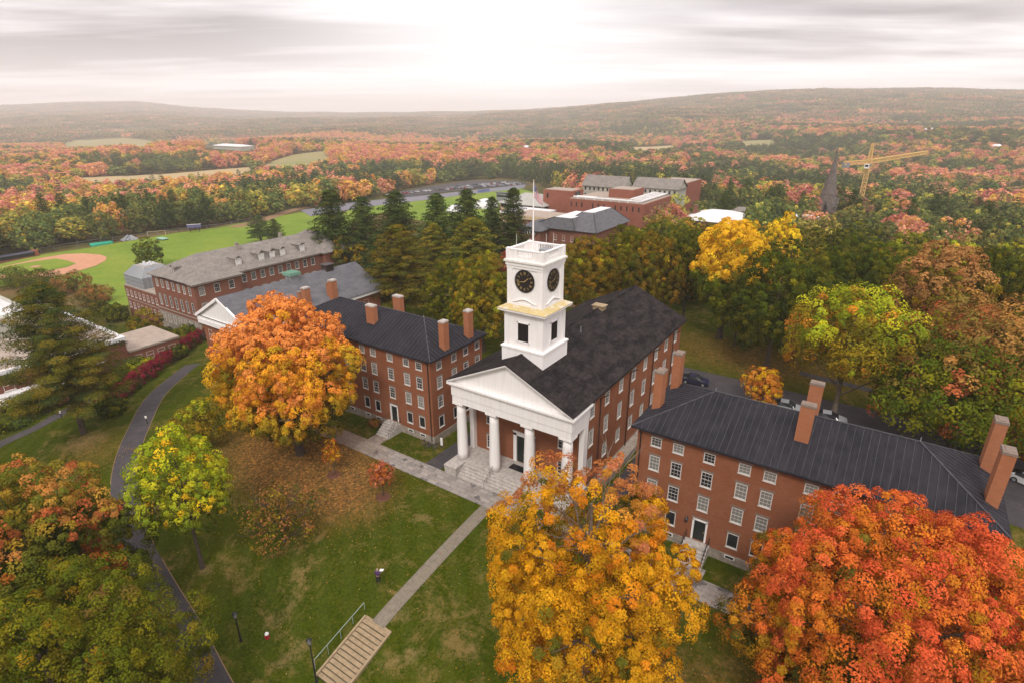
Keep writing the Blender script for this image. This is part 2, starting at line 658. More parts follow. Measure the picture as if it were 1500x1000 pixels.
def drape(name, poly, dz, mat, cat_kind='structure', step=None):
    """a sheet that follows the ground, polygon in world x,y; cut on the ground's own grid lines"""
    bm = bmesh.new()
    vs = [bm.verts.new((p[0], p[1], 0)) for p in poly]
    bm.faces.new(vs)
    xs = [p[0] for p in poly]
    ys = [p[1] for p in poly]
    for k, L, lo, hi in ((0, GX, min(xs), max(xs)), (1, GY, min(ys), max(ys))):
        for c in L[(L > lo) & (L < hi)]:
            co = (c, 0, 0) if k == 0 else (0, c, 0)
            no = (1, 0, 0) if k == 0 else (0, 1, 0)
            bmesh.ops.bisect_plane(bm, geom=bm.verts[:] + bm.edges[:] + bm.faces[:], plane_co=co, plane_no=no, dist=1e-4)
    bmesh.ops.triangulate(bm, faces=bm.faces[:])
    for v in bm.verts:
        v.co.z = gz(v.co.x, v.co.y) + dz
    bmesh.ops.recalc_face_normals(bm, faces=bm.faces)
    if bm.faces and sum(f.normal.z for f in bm.faces) < 0:
        bmesh.ops.reverse_faces(bm, faces=bm.faces)
    me = bpy.data.meshes.new(name)
    bm.to_mesh(me)
    bm.free()
    me.materials.append(mat)
    o = link(name, me)
    tag(o, kind=cat_kind)
    return o


def ribbon(pts, w):
    """polygon around a polyline (smoothed)"""
    P = [np.array(p[:2], float) for p in pts]
    S = []
    for i in range(len(P) - 1):
        p0 = P[max(i - 1, 0)]
        p1 = P[i]
        p2 = P[i + 1]
        p3 = P[min(i + 2, len(P) - 1)]
        for k in range(5):
            t = k / 5
            S.append(.5 * ((2 * p1) + (-p0 + p2) * t + (2 * p0 - 5 * p1 + 4 * p2 - p3) * t * t + (-p0 + 3 * p1 - 3 * p2 + p3) * t ** 3))
    S.append(P[-1])
    Lf, Rt = [], []
    for i, p in enumerate(S):
        d = S[min(i + 1, len(S) - 1)] - S[max(i - 1, 0)]
        d = d / np.hypot(*d)
        n = np.array([-d[1], d[0]])
        Lf.append(p + n * w / 2)
        Rt.append(p - n * w / 2)
    return Rt + Lf[::-1]


def asphalt_mat():
    mt, nt, out = newmat('asphalt')
    N = NT(nt)
    f = N.noise(N.pos(), .5, 6, .7)
    g = N.noise(N.pos(), 14, 2, .8)
    c = N.ramp(f, [(.35, (.040, .036, .040)), (.65, (.072, .064, .066))])
    c = N.mix(.3, c, N.ramp(g, [(.35, (.025, .022, .025)), (.7, (.12, .11, .11))]))
    vo = N.n('ShaderNodeTexVoronoi', feature='F1')
    vo.inputs['Scale'].default_value = 1.6
    N.l(N.pos(), vo.inputs['Vector'])
    c = N.mix(N.math('MULTIPLY', N.math('LESS_THAN', vo.outputs['Distance'], .085), .7), c, (.26, .19, .10))
    N.bsdf(out, c, .9, .2)
    return mt


def flag_mat():
    mt, nt, out = newmat('flagstone_paving')
    N = NT(nt)
    p = N.pos()
    bk = N.n('ShaderNodeTexBrick')
    for k, v in (('Scale', 1.0), ('Brick Width', 1.15), ('Row Height', .62), ('Mortar Size', .025), ('Bias', 0.0)): bk.inputs[k].default_value = v
    bk.offset = .37
    for k, v in (('Color1', (.34, .30, .265)), ('Color2', (.17, .155, .145)), ('Mortar', (.10, .09, .07))): bk.inputs[k].default_value = (*v, 1)
    N.l(p, bk.inputs['Vector'])
    f = N.noise(p, 1.3, 5, .7)
    st = N.ramp(N.noise(p, .62, 3, .5), [(.60, 0), (.66, .8)])
    c = N.mix(.35, bk.outputs['Color'], N.ramp(f, [(.3, (.20, .18, .16)), (.7, (.42, .38, .34))]))
    c = N.mix(st, c, (.07, .065, .065))
    # leaf litter lying at the western end under the big maple
    sp = N.n('ShaderNodeSeparateXYZ')
    N.l(p, sp.inputs[0])
    west = N.n('ShaderNodeMapRange')
    west.inputs[1].default_value = -8
    west.inputs[2].default_value = -18
    N.l(sp.outputs[0], west.inputs[0])
    c = N.mix(N.math('MULTIPLY', west.outputs[0], N.ramp(N.noise(p, 2.5, 4, .7), [(.35, .25), (.6, .85)])), c, (.22, .13, .075))
    N.bsdf(out, c, .85, .2, bump=bk.outputs['Fac'], bstr=.3, bdist=-.02)
    return mt


def slab_mat():
    mt, nt, out = newmat('path_slabs')
    N = NT(nt)
    sp = N.n('ShaderNodeSeparateXYZ')
    N.l(N.pos(), sp.inputs[0])
    cb = N.n('ShaderNodeCombineXYZ')
    N.l(sp.outputs[1], cb.inputs[0])
    bk = N.n('ShaderNodeTexBrick')
    for k, v in (('Scale', 1.0), ('Brick Width', .95), ('Row Height', 50.), ('Mortar Size', .045)): bk.inputs[k].default_value = v
    for k, v in (('Color1', (.50, .44, .35)), ('Color2', (.34, .30, .245)), ('Mortar', (.09, .075, .05))): bk.inputs[k].default_value = (*v, 1)
    N.l(cb.outputs[0], bk.inputs['Vector'])
    f = N.noise(N.pos(), 3, 5, .7)
    c = N.mix(.3, bk.outputs['Color'], N.ramp(f, [(.3, (.25, .22, .18)), (.7, (.55, .48, .38))]))
    N.bsdf(out, c, .9, .15)
    return mt


def field_mat(name, stops, sc=.05):
    mt, nt, out = newmat(name)
    N = NT(nt)
    f = N.noise(N.pos(), sc, 9, .72)
    g = N.noise(N.pos(), .6, 6, .8)
    c = N.ramp(f, stops)
    c = N.mix(.25, c, N.ramp(g, [(.3, tuple(v * .5 for v in stops[0][1])), (.7, tuple(v * 1.5 for v in stops[-1][1]))]))
    N.bsdf(out, c, .95, .1)
    return mt


M['asphalt'] = asphalt_mat()
M['flag'] = flag_mat()
M['slab'] = slab_mat()
M['field'] = field_mat('mown_field', [(.3, (.075, .14, .014)), (.5, (.13, .21, .022)), (.68, (.21, .245, .035))], .035)
M['clay'] = field_mat('infield_clay', [(.3, (.40, .20, .12)), (.7, (.52, .27, .165))], .1)
M['meadow'] = field_mat('meadow', [(.3, (.20, .19, .075)), (.5, (.30, .235, .11)), (.7, (.17, .20, .07))], .012)
M['hay'] = field_mat('mown_hay_field', [(.3, (.34, .26, .13)), (.6, (.40, .30, .16))], .02)
M['track'] = field_mat('track_surface', [(.3, (.15, .15, .17)), (.7, (.20, .195, .215))], .02)
M['dirt'] = field_mat('bare_earth', [(.3, (.20, .12, .065)), (.7, (.28, .18, .10))], .8)

drape('front_walk', [(-44, -5.0), (62, -5.0), (62, -2.25), (-44, -2.25)], .035, M['flag'])
drape('left_door_walk', [(-14.7, -2.25), (-12.4, -2.25), (-12.4, -.6), (-14.7, -.6)], .033, M['flag'])
drape('right_door_walk', [(27.7, -2.25), (30.2, -2.25), (30.2, -.9), (27.7, -.9)], .033, M['flag'])
drape('centre_walk', [(6.45, -21.6), (7.95, -21.6), (7.95, -5.0), (6.45, -5.0)], .03, M['slab'])
drape('chapel_side_walk', [(-4.3, -2.25), (-1.9, -2.25), (-1.9, 38), (-4.3, 38)], .03, M['asphalt'])
drape('right_side_walk', [(17.0, -2.25), (20.6, -2.25), (20.6, 36), (17.0, 36)], .03, M['asphalt'])
drape('rear_road', [(-6, 38), (60, 38), (96, 28), (96, 35), (62, 44.5), (-6, 44.5)], .035, M['asphalt'])
drape('rear_parking_lot', [(53, 24), (66, 22), (66, 36), (53, 39.5)], .04, M['asphalt'])
drape('rear_quad_path', [(30, 52), (130, 44), (130, 45.6), (30, 53.6)], .035, M['asphalt'])
drape('north_quad_path', [(-62, 62), (-4, 63), (-4, 64.6), (-62, 63.8)], .035, M['dirt'])
drape('grass_quad_path', [(-40, 78), (-4, 76), (-4, 77.6), (-40, 79.6)], .035, M['dirt'])
apath = [at(*p) for p in ((283, 533), (262, 549), (228, 580), (205, 622), (182, 690), (187, 760), (202, 805), (233, 865), (268, 925), (306, 1003), (345, 1075))]
drape('curved_path', ribbon(apath, 3.0), .04, M['asphalt'])
drape('curved_path_soil_edge', ribbon(apath[1:], 3.18), .02, M['dirt'])
drape('lower_path', ribbon([at(*p) for p in ((-60, 690), (0, 650), (60, 622), (112, 594), (160, 575))], 2.6), .035, M['asphalt'])
drape('stair_foot_path', ribbon([(7.0, -28.2), (7.2, -31), (8.2, -35), (11, -41)], 3.4), .035, M['asphalt'])
pp = [at(*p)[:2] for p in ((243, 602), (231, 594), (250, 568), (268, 556), (274, 562), (262, 580))]

# playing fields
fp = [at(*p)[:2] for p in ((-60, 396), (0, 388), (60, 374), (130, 364), (200, 352), (260, 342), (320, 334), (380, 322), (440, 312), (500, 310), (520, 330), (500, 352), (440, 372), (400, 372), (330, 392), (230, 440), (170, 452), (130, 440), (100, 420), (40, 416), (-60, 430))]
drape('playing_field', fp, .22, M['field'])
cl = [at(*p)[:2] for p in ((36, 409), (75, 407), (112, 399), (140, 391), (155, 383), (157, 378), (148, 374.5), (125, 372.5), (95, 373.5), (62, 379), (0, 393), (-40, 401), (-60, 408), (0, 410))]
drape('infield_clay', cl, .30, M['clay'])
cl = [at(*p)[:2] for p in ((-30, 403), (0, 394), (40, 386), (82, 380), (98, 383), (112, 387.5), (98, 393), (62, 400), (35, 404), (10, 404.5))]
drape('infield_grass', cl, .38, M['field'])
cl = [at(*p)[:2] for p in ((43, 393.2), (50, 391.2), (61, 390.6), (60, 392.4), (50, 394))]
drape('pitching_mound', cl, .46, M['clay'])
drape('far_field', [at(*p)[:2] for p in ((560, 312), (480, 335), (520, 300), (640, 289), (760, 276), (832, 296), (800, 330), (650, 330))], .25, M['field'])
drape('running_track', [at(*p)[:2] for p in ((440, 309), (520, 297), (640, 285.5), (770, 271), (768, 276.5), (640, 292), (530, 305), (455, 318))], .35, M['track'])
drape('parking_lot', [at(*p)[:2] for p in ((583, 291), (700, 277), (778, 271), (752, 265.5), (690, 265), (640, 272), (575, 284))], .3, M['asphalt'])
drape('field_service_road', ribbon([at(*p) for p in ((340, 334), (372, 327), (392, 321), (440, 306), (500, 298))], 7), .3, M['dirt'])
for nm, pts, mt_ in (('far_meadow', ((366, 262), (440, 254), (486, 246), (480, 222), (430, 228), (392, 240)), 'meadow'),
                     ('far_meadow', ((100, 263), (240, 257), (372, 246), (384, 262), (250, 280), (130, 288), (98, 282)), 'hay'),
                     ('far_meadow', ((95, 207), (180, 203), (228, 208), (226, 224), (150, 221), (96, 222)), 'meadow'),
                     ('far_meadow', ((1080, 208), (1130, 206), (1152, 218), (1090, 222)), 'meadow'),
                     ('far_meadow', ((920, 217), (985, 214), (1004, 227), (930, 230)), 'hay')):
    drape(nm, [at(*p)[:2] for p in pts], 1.2, M[mt_])
# ------------------------------------------------------------------ building helpers
def wall_open(mb, axis, const, out, u0, u1, z0, z1, ops, depth=.16, mi=0):
    """wall plane with real openings and reveals. axis 'x': wall lies on x=const (u is y); 'y': on y=const (u is x)"""
    us = sorted({u0, u1} | {v for o in ops for v in (o[0], o[1]) if u0 < v < u1})
    zs = sorted({z0, z1} | {v for o in ops for v in (o[2], o[3]) if z0 < v < z1})

    def P(u, d, z):
        return (const - out * d, u, z) if axis == 'x' else (u, const - out * d, z)
    for a in range(len(us) - 1):
        for b in range(len(zs) - 1):
            cu = (us[a] + us[a + 1]) / 2
            cz = (zs[b] + zs[b + 1]) / 2
            if any(o[0] < cu < o[1] and o[2] < cz < o[3] for o in ops): continue
            pts = [P(us[a], 0, zs[b]), P(us[a + 1], 0, zs[b]), P(us[a + 1], 0, zs[b + 1]), P(us[a], 0, zs[b + 1])]
            if (axis == 'y') == (out > 0): pts.reverse()
            mb.face(pts, mi)
    for o in ops:
        a, b, c, d = o[:4]
        for (p, q) in (((a, c), (a, d)), ((a, d), (b, d)), ((b, d), (b, c)), ((b, c), (a, c))):
            mb.face([P(p[0], 0, p[1]), P(q[0], 0, q[1]), P(q[0], depth, q[1]), P(p[0], depth, p[1])], mi)


_wm = {}


def win_meshes(w, h, nx, nz, style):
    k = (round(w, 2), round(h, 2), nx, nz, style)
    if k in _wm: return _wm[k]
    mb = MB()
    t = .06
    # local: outward is -y, wall plane y=0; frame slightly proud, filling the reveal
    if style != 'far':
        for (x0, x1, z0, z1) in ((-w / 2 - .02, -w / 2 + t, -h / 2, h / 2), (w / 2 - t, w / 2 + .02, -h / 2, h / 2), (-w / 2 - .02, w / 2 + .02, h / 2 - t, h / 2 + .02), (-w / 2 - .02, w / 2 + .02, -h / 2 - .02, -h / 2 + t)):
            mb.box(x0, x1, -.035, .05, z0, z1, 0)
        for i in range(1, nx): mb.box(-w / 2 + w * i / nx - .010, -w / 2 + w * i / nx + .010, .045, .075, -h / 2 + t, h / 2 - t, 0)
        for i in range(1, nz):
            th = .026 if (i * 2 == nz) else .010
            mb.box(-w / 2 + t, w / 2 - t, .04, .08, -h / 2 + h * i / nz - th, -h / 2 + h * i / nz + th, 0)
        mb.box(-w / 2 - .06, w / 2 + .06, -.08, .04, -h / 2 - .085, -h / 2 - .02, 0)
        if style != 'nolintel': mb.box(-w / 2 - .14, w / 2 + .14, -.02, .04, h / 2 + .02, h / 2 + .24, 1)
    else:
        for (x0, x1, z0, z1) in ((-w / 2, -w / 2 + t, -h / 2, h / 2), (w / 2 - t, w / 2, -h / 2, h / 2), (-w / 2, w / 2, h / 2 - t, h / 2), (-w / 2, w / 2, -h / 2, -h / 2 + t), (-w / 2, w / 2, -.04, .04)):
            mb.box(x0, x1, -.03, .05, z0, z1, 0)
        mb.box(-w / 2 - .1, w / 2 + .1, -.08, .04, -h / 2 - .16, -h / 2, 0)
    fr = mb.mesh('window', [M['trim'], M['lintel']])
    res = [fr]
    for pk in ('pane_dark', 'pane_grey', 'pane_mid'):
        pb = MB()
        pb.box(-w / 2 + .02, w / 2 - .02, .062, .075, -h / 2 + .02, h / 2 - .02)
        res.append(pb.mesh('pane', M[pk]))
    _wm[k] = res
    return res


def put_window(parent, axis, const, out, u, z, w, h, nx=2, nz=2, style='std', pane=None):
    ms = win_meshes(w, h, nx, nz, style)
    if axis == 'y':
        loc = (u, const, z)
        rz = 0 if out < 0 else PI
    else:
        loc = (const, u, z)
        rz = PI / 2 if out > 0 else -PI / 2
    o = link('window', ms[0], parent, loc, rz)
    if pane is None:
        pane = rnd.choice([1, 1, 1, 0, 2, 2])
    p = bpy.data.objects.new('pane', ms[1 + pane])
    COL.objects.link(p)
    p.parent = o
    return o


def hip_roof(mb, x0, x1, y0, y1, ez, rz, h0, h1, th=.22, seams=0, mi=0, mis=0, along='x'):
    """hip roof, ridge along x (or y) ; h0/h1 = ridge inset at both ends (0 = gable)"""
    sw = (lambda p: p) if along == 'x' else (lambda p: (p[1], p[0], p[2]))
    if along == 'y':
        x0, x1, y0, y1 = y0, y1, x0, x1
    ym = (y0 + y1) / 2
    A, B, C_, D = (x0, y0), (x1, y0), (x1, y1), (x0, y1)
    R0, R1 = (x0 + h0, ym, rz), (x1 - h1, ym, rz)
    for z, off in ((ez, 0),):
        pts = [(*A, z), (*B, z), (*C_, z), (*D, z)]
    a, b, c, d = pts
    F = [[a, b, R1, R0], [c, d, R0, R1]] + ([[b, c, R1]] if h1 > 0 else []) + ([[d, a, R0]] if h0 > 0 else [])
    for f in F:
        f = [sw(p) for p in f]
        if along == 'y': f.reverse()
        mb.face(f, mi)
    lo = [(p[0], p[1], p[2] - th) for p in pts]
    for i in range(4):
        k = (i + 1) % 4
        f = [sw(p) for p in (pts[i], lo[i], lo[k], pts[k])]
        mb.face(f, mi)
    mb.face([sw(p) for p in (lo[3], lo[2], lo[1], lo[0])], mi)
    if seams:
        H = rz - ez
        x = x0 + seams / 2
        while x < x1:
            f = min(1, (x - x0) / max(h0, .01), (x1 - x) / max(h1, .01))
            for (ya, yb) in ((y0, y0 + (ym - y0) * f), (y1, y1 - (y1 - ym) * f)):
                mb.bar(sw((x, ya, ez + .02)), sw((x, yb, ez + H * f + .02)), .035, .055, mis)
            x += seams
        y = y0 + seams / 2
        while y < y1:
            f = min(1, (y - y0) / (ym - y0), (y1 - y) / (y1 - ym))
            if h0: mb.bar(sw((x0, y, ez + .02)), sw((x0 + h0 * f, y, ez + H * f + .02)), .035, .055, mis)
            if h1: mb.bar(sw((x1, y, ez + .02)), sw((x1 - h1 * f, y, ez + H * f + .02)), .035, .055, mis)
            y += seams
        for p, q_ in ((a, R0), (d, R0), (b, R1), (c, R1), (R0, R1)):
            p = (p[0], p[1], p[2] + .03)
            q_ = (q_[0], q_[1], q_[2] + .03)
            mb.bar(sw(p), sw(q_), .13, .08, mis)


def chimney(parent, x, y, zb, zt, wx, wy, brick='chimney', name='chimney', cap='lintel'):
    mb = MB()
    wx *= .86
    wy *= .86
    mb.box(x - wx / 2, x + wx / 2, y - wy / 2, y + wy / 2, zb, zt)
    o = mb.build(name, M[brick], parent)
    c = MB()
    c.box(x - wx / 2 - .05, x + wx / 2 + .05, y - wy / 2 - .05, y + wy / 2 + .05, zt, zt + .06)
    c.box(x - wx / 2 - .01, x + wx / 2 + .01, y - wy / 2 - .01, y + wy / 2 + .01, zt + .06, zt + .2)
    c.box(x - wx * .3, x + wx * .3, y - wy * .3, y + wy * .3, zt + .2, zt + .24)
    c.build('chimney_cap', M[cap], o)
    f = MB()
    f.box(x - wx / 2 - .07, x + wx / 2 + .07, y - wy / 2 - .07, y + wy / 2 + .07, zb, zb + .9)
    return o


GZ0 = -1.3


def downpipe(parent, pts):
    mb = MB()
    mb.tube(pts, .075, 8)
    mb.build('downpipe', M['pipe'], parent)


def rail(mb, pts, zt=.9, step=1.0, r=.022):
    """handrail along pts with posts"""
    for a, b in zip(pts[:-1], pts[1:]):
        a = Vector(a)
        b = Vector(b)
        mb.tube([a + Vector((0, 0, zt)), b + Vector((0, 0, zt))], r, 6)
        mb.tube([a + Vector((0, 0, zt * .5)), b + Vector((0, 0, zt * .5))], r * .7, 6)
        n = max(1, int((b - a).length / step))
        for i in range(n + 1):
            p = a.lerp(b, i / n)
            mb.tube([p, p + Vector((0, 0, zt))], r, 6)


# ------------------------------------------------------------------ the two residence halls
COLS = (-12.1, -9.9, -6.95, -3.8, -1.65, 1.65, 3.8, 6.95, 9.9, 12.1)
ROWS = ((9.5, 1.0, 3), (7.1, 1.6, 4), (4.35, 1.6, 4), (1.42, 1.6, 4))


def hall(label, ex0, ex1, ey0, ey1, chs, cap, door_cols, side_rows, ctop, lamp=False):
    t = thing('residence_hall', ((ex0 + ex1) / 2, (ey0 + ey1) / 2, GZ0), label, 'brick hall', 'long brick halls beside the columned hall')
    wx0, wx1, wy0, wy1 = ex0 + .5, ex1 - .5, ey0 + .5, ey1 - .5
    cx = (wx0 + wx1) / 2
    sp = (wx1 - wx0) / 28.1
    mb = MB()
    fr = []
    for r, (z, h, nz) in enumerate(ROWS):
        for k, c in enumerate(COLS):
            u = cx + c * sp
            if r == 3 and k in door_cols: continue
            fr.append((u, z, 1.02, h, nz, r))
    ops = [(u - w / 2, u + w / 2, z - h / 2, z + h / 2) for u, z, w, h, nz, r in fr]
    dops = [(cx + COLS[k] * sp - .62, cx + COLS[k] * sp + .62, .0, 2.35) for k in door_cols]
    for (axis, const, out, a, b, o) in (('y', wy0, -1, wx0, wx1, ops + dops), ('y', wy1, 1, wx0, wx1, ops)):
        wall_open(mb, axis, const, out, a, b, -.25, 10.62, o)
    cy = (wy0 + wy1) / 2
    su = [wy0 + 1.66, wy0 + 4.66, wy0 + 7.16, wy0 + 9.7][:4]
    sops = []
    for r, (z, h, nz) in enumerate(ROWS):
        for u in su: sops.append((u - .5, u + .5, z - h / 2, z + h / 2, z, h, nz, r, u))
    for (const, out) in ((wx0, -1), (wx1, 1)):
        wall_open(mb, 'x', const, out, wy0, wy1, -.25, 10.62, [o[:4] for o in sops])
    mb.build('wall', M['brick'], t, recalc=False)
    fb = MB()
    fb.box(wx0 - .05, wx1 + .05, wy0 - .05, wy1 + .05, -2.6, -.25)
    fb.build('foundation', M['stone'], t)
    for u, z, w, h, nz, r in fr:
        pane = rnd.choice([1, 1, 2, 0]) if r < 3 else 0
        put_window(t, 'y', wy0, -1, u, z, w, h, 3 if r < 3 else 1, nz if r < 3 else 1, 'std', pane)
    for o in sops:
        for const, out in ((wx1, 1), (wx0, -1)):
            if out not in side_rows: continue
            put_window(t, 'x', const, out, o[8], o[4], 1.0, o[5], 3 if o[7] < 3 else 1, o[6] if o[7] < 3 else 1, 'std', 0 if o[7] == 3 else rnd.choice([1, 2, 0]))
    # dark interior behind openings that carry no window on the hidden sides
    ib = MB()
    ib.box(wx0 + .2, wx1 - .2, wy0 + .2, wy1 - .2, -.2, 10.5)
    ib.build('interior', M['dark'], t)
    # cellar windows
    for k, c in enumerate(COLS):
        if k in door_cols: continue
        cb = MB()
        u = cx + c * sp
        cb.box(u - .48, u + .48, wy0 - .09, wy0 - .04, -.72, -.34, 0)
        cb.box(u - .38, u + .38, wy0 - .10, wy0 - .08, -.66, -.40, 1)
        cb.build('cellar_window', [M['white'], M['pane_dark']], t)
    # eave board and roof
    e = MB()
    e.box(wx0 - .12, wx1 + .12, wy0 - .12, wy1 + .12, 10.36, 10.585)
    e.build('cornice', M['white_aged'], t)
    rb = MB()
    hip_roof(rb, ex0, ex1, ey0, ey1, 10.82, 13.75, 6.1, 6.1, .2, .62, 0, 1)
    g = .09
    for (a, b) in (((ex0, ey0), (ex1, ey0)), ((ex1, ey0), (ex1, ey1)), ((ex1, ey1), (ex0, ey1)), ((ex0, ey1), (ex0, ey0))):
        rb.bar((*a, 10.72), (*b, 10.72), .2, .14)
    rb.build('roof', [M['seam'], M['seam_rib']], t)
    for (x, y, wx, wy, dzc) in chs:
        o = chimney(t, x, y, 10.7, ctop + dzc, wx, wy, cap=cap)
    # doors with their stoops
    for k in door_cols:
        u = cx + COLS[k] * sp
        d = MB()
        d.box(u - .62, u + .62, wy0 + .09, wy0 + .15, 0, 2.35)
        do = d.build('door', M['door_green'], t)
        f = MB()
        for (a, b, c, e_) in ((-.74, -.56, 0, 2.42), (.56, .74, 0, 2.42), (-.74, .74, 2.3, 2.5)):
            f.box(u + a, u + b, wy0 - .05, wy0 + .1, c, e_)
        f.build('door_frame', M['white'], do)
        k_ = MB()
        k_.box(u + .38, u + .44, wy0 + .03, wy0 + .09, 1.02, 1.12)
        k_.build('door_handle', M['gold'], do)
        l = MB()
        l.box(u - .85, u + .85, wy0 - .02, wy0 + .04, 2.5, 2.72)
        l.build('door_lintel', M['lintel'], t)
        s = MB()
        s.box(u - 1.2, u + 1.2, wy0 - 1.1, wy0 - .05, -2.0, -.04)
        for i in range(5):
            s.box(u - 1.2, u + 1.2, wy0 - 1.1 - .3 * (i + 1), wy0 - 1.1 - .3 * i, -2.0, -.04 - .215 * (i + 1))
        so = s.build('door_steps', M['granite'], t)
        for sx in (-1.12, 1.12):
            r = MB()
            rail(r, [(u + sx, wy0 - .1, -.04), (u + sx, wy0 - 1.15, -.04), (u + sx, wy0 - 2.5, -1.15)], .95, .35)
            r.build('railing', M['iron'], so)
    for (px, py) in ((wx0 + .35, wy0), (wx1 - .35, wy0)):
        downpipe(t, [(px, ey0 + .08, 10.62), (px, wy0 - .08, 10.1), (px, wy0 - .08, -1.0)])
    if lamp:
        for k in door_cols:
            u = cx + COLS[k] * sp - 1.25
            l = MB()
            l.bar((u, wy0, 2.35), (u, wy0 - .38, 2.45), .05)
            l.cyl(u, wy0 - .38, 1.95, 2.35, .10, .17, 8)
            l.cyl(u, wy0 - .38, 2.35, 2.55, .20, .03, 8)
            l.build('wall_lamp', M['iron'], t)
    # ridge details
    v = MB()
    v.cyl(ex0 + 6.1, (ey0 + ey1) / 2, 13.7, 14.15, .05, .03, 6)
    v.cyl(ex1 - 6.1, (ey0 + ey1) / 2, 13.7, 14.15, .05, .03, 6)
    v.build('roof_vent', M['grey_metal'], t)
    return t


hallR = hall('long four-storey red brick hall with black hipped roof, right of the columned hall', 21.0, 50.05, .75, 12.67,
             [(35.5, 4.2, 1.35, .95, 0), (35.5, 9.3, 1.35, .95, 0), (49.05, 4.5, 1.0, 1.5, 0), (49.05, 10.0, 1.0, 1.5, 0), (21.95, 5.2, 1.0, 1.5, -.6), (21.95, 10.7, 1.0, 1.5, -.6)],
             'lintel', (2, 7), (-1, 1), 15.75, True)
hallL = hall('four-storey red brick hall with black hipped roof, left of the columned hall', -34.9, -5.87, 1.34, 13.18,
             [(-19.3, 4.7, 1.7, .95, 0), (-19.3, 9.9, 1.7, .95, 0), (-6.75, 5.2, 1.0, 1.2, 0), (-6.75, 10.3, 1.0, 1.2, 0), (-34.1, 5.2, 1.0, 1.2, 0), (-34.1, 10.3, 1.0, 1.2, 0)],
             'granite', (2, 7), (1,), 14.75)

# ------------------------------------------------------------------ the columned hall
CXc = 7.2
t = thing('columned_hall', (CXc, 17, GZ0), 'red brick hall with four white columns, white pediment and white clock tower', 'brick hall')
CH = t
wx0, wx1, wy0, wy1 = -.7, 15.1, 3.0, 33.4
SY_ = [4.08 + 3.84 * i for i in range(8)]
CROWS = ((9.1, 1.55, 4), (5.75, 2.0, 6), (2.3, 1.6, 4))
sops = [(y - .55, y + .55, z - h / 2, z + h / 2, y, z, h, nz) for (z, h, nz) in CROWS for y in SY_]
fw = [(CXc + s * 5.05, z, 1.35, 1.8) for s in (-1, 1) for z in (4.75, 1.35)]
mb = MB()
for const, out in ((wx0, -1), (wx1, 1)):
    wall_open(mb, 'x', const, out, wy0, wy1, -.35, 10.6, [o[:4] for o in sops], .14)
DX = 7.05
dop = (DX - 1.15, DX + 1.15, .02, 3.7)
wall_open(mb, 'y', wy0, -1, wx0, wx1, -.35, 10.6, [(u - w / 2, u + w / 2, z - h / 2, z + h / 2) for u, z, w, h in fw] + [dop], .14)
rzt = 10.6 + (14.45 - 10.6)
mb.face([(wx1, wy1, -.35), (wx0, wy1, -.35), (wx0, wy1, 10.6), (CXc, wy1, 14.5), (wx1, wy1, 10.6)])
mb.build('wall', M['brick'], t)
ib = MB()
ib.box(wx0 + .2, wx1 - .2, wy0 + .2, wy1 - .2, -.3, 10.5)
ib.build('interior', M['dark'], t)
fb = MB()
fb.box(wx0 - .04, wx1 + .04, wy0 + .1, wy1 + .04, -2.6, -.35)
fb.box(wx1 + .04, wx1 + 1.3, 6.0, 30.0, -2.6, -.55)
fb.build('foundation', M['stone'], t)
for o in sops:
    put_window(t, 'x', wx1, 1, o[4], o[5], 1.1, o[6], 3, o[7], 'std', rnd.choice([1, 2, 0, 1]))
for u, z, w, h in fw:
    put_window(t, 'y', wy0, -1, u, z, w, h, 3, 4, 'std', 0)
for y in (6.03, 14.3, 22.1, 30.0):
    downpipe(t, [(16.1, y, 10.5), (wx1 + .1, y, 9.9), (wx1 + .1, y, -.9)])
# door
d = MB()
d.box(DX - 1.15, DX + 1.15, wy0 + .08, wy0 + .14, .02, 3.7)
for s in (-1, 1):
    for (a, b) in ((.25, 1.5), (1.7, 2.6)):
        d.box(DX + s * .57 - .4, DX + s * .57 + .4, wy0 + .05, wy0 + .08, a, b)
do = d.build('door', M['door_green'], t)
d = MB()
for (a, b, c, e_) in ((-1.55, -1.1, 0, 3.95), (1.1, 1.5, 0, 3.95), (-1.55, 1.5, 3.65, 4.12), (-1.62, 1.58, 4.12, 4.2)):
    d.box(DX + a, DX + b, wy0 - .12, wy0 + .05, c, e_)
d.build('door_frame', M['white'], do)
d = MB()
d.box(DX - .16, DX - .1, wy0 - .01, wy0 + .05, 1.05, 1.25)
d.build('door_handle', M['gold'], do)
# round plaque above the door
d = MB()
d.tube([(CXc, wy0 - .04, 5.55), (CXc, wy0 + .0, 5.55)], .62, 28)
d.tube([(CXc, wy0 - .06, 5.55), (CXc, wy0 - .04, 5.55)], .42, 28, 1)
d.build('round_plaque', [M['white'], M['lintel']], t)
# portico floor and steps
d = MB()
d.box(-1.0, 15.4, -.75, wy0, -2.4, -.0)
d.build('portico_floor', M['granite'], t)
d = MB()
for i in range(5):
    d.box(.75, 13.65, -.75 - .31 * (i + 1), -.75 - .31 * i, -2.4, -.217 * (i + 1))
st = d.build('front_steps', M['granite'], t)
for x in (4.95, 9.45):
    r = MB()
    rail(r, [(x, -.6, 0), (x, -2.5, -1.25)], .9, .6)
    r.build('handrail', M['iron'], st)
for x0, x1 in ((-1.0, .72), (13.68, 15.4)):
    d = MB()
    d.box(x0, x1, -2.45, -.76, -2.4, -.22)
    d.box(x0 - .05, x1 + .05, -2.5, -.76, -.22, -.03)
    d.build('step_cheek', M['granite'], t)
# door mat: lies on the portico
mt_ = MB()
mt_.box(5.9, 8.3, 1.2, 2.25, .004, .03)
mo = mt_.build('door_mat', M['dark'])
tag(mo, 'black door mat on the stone portico before the tall dark green door', 'door mat')
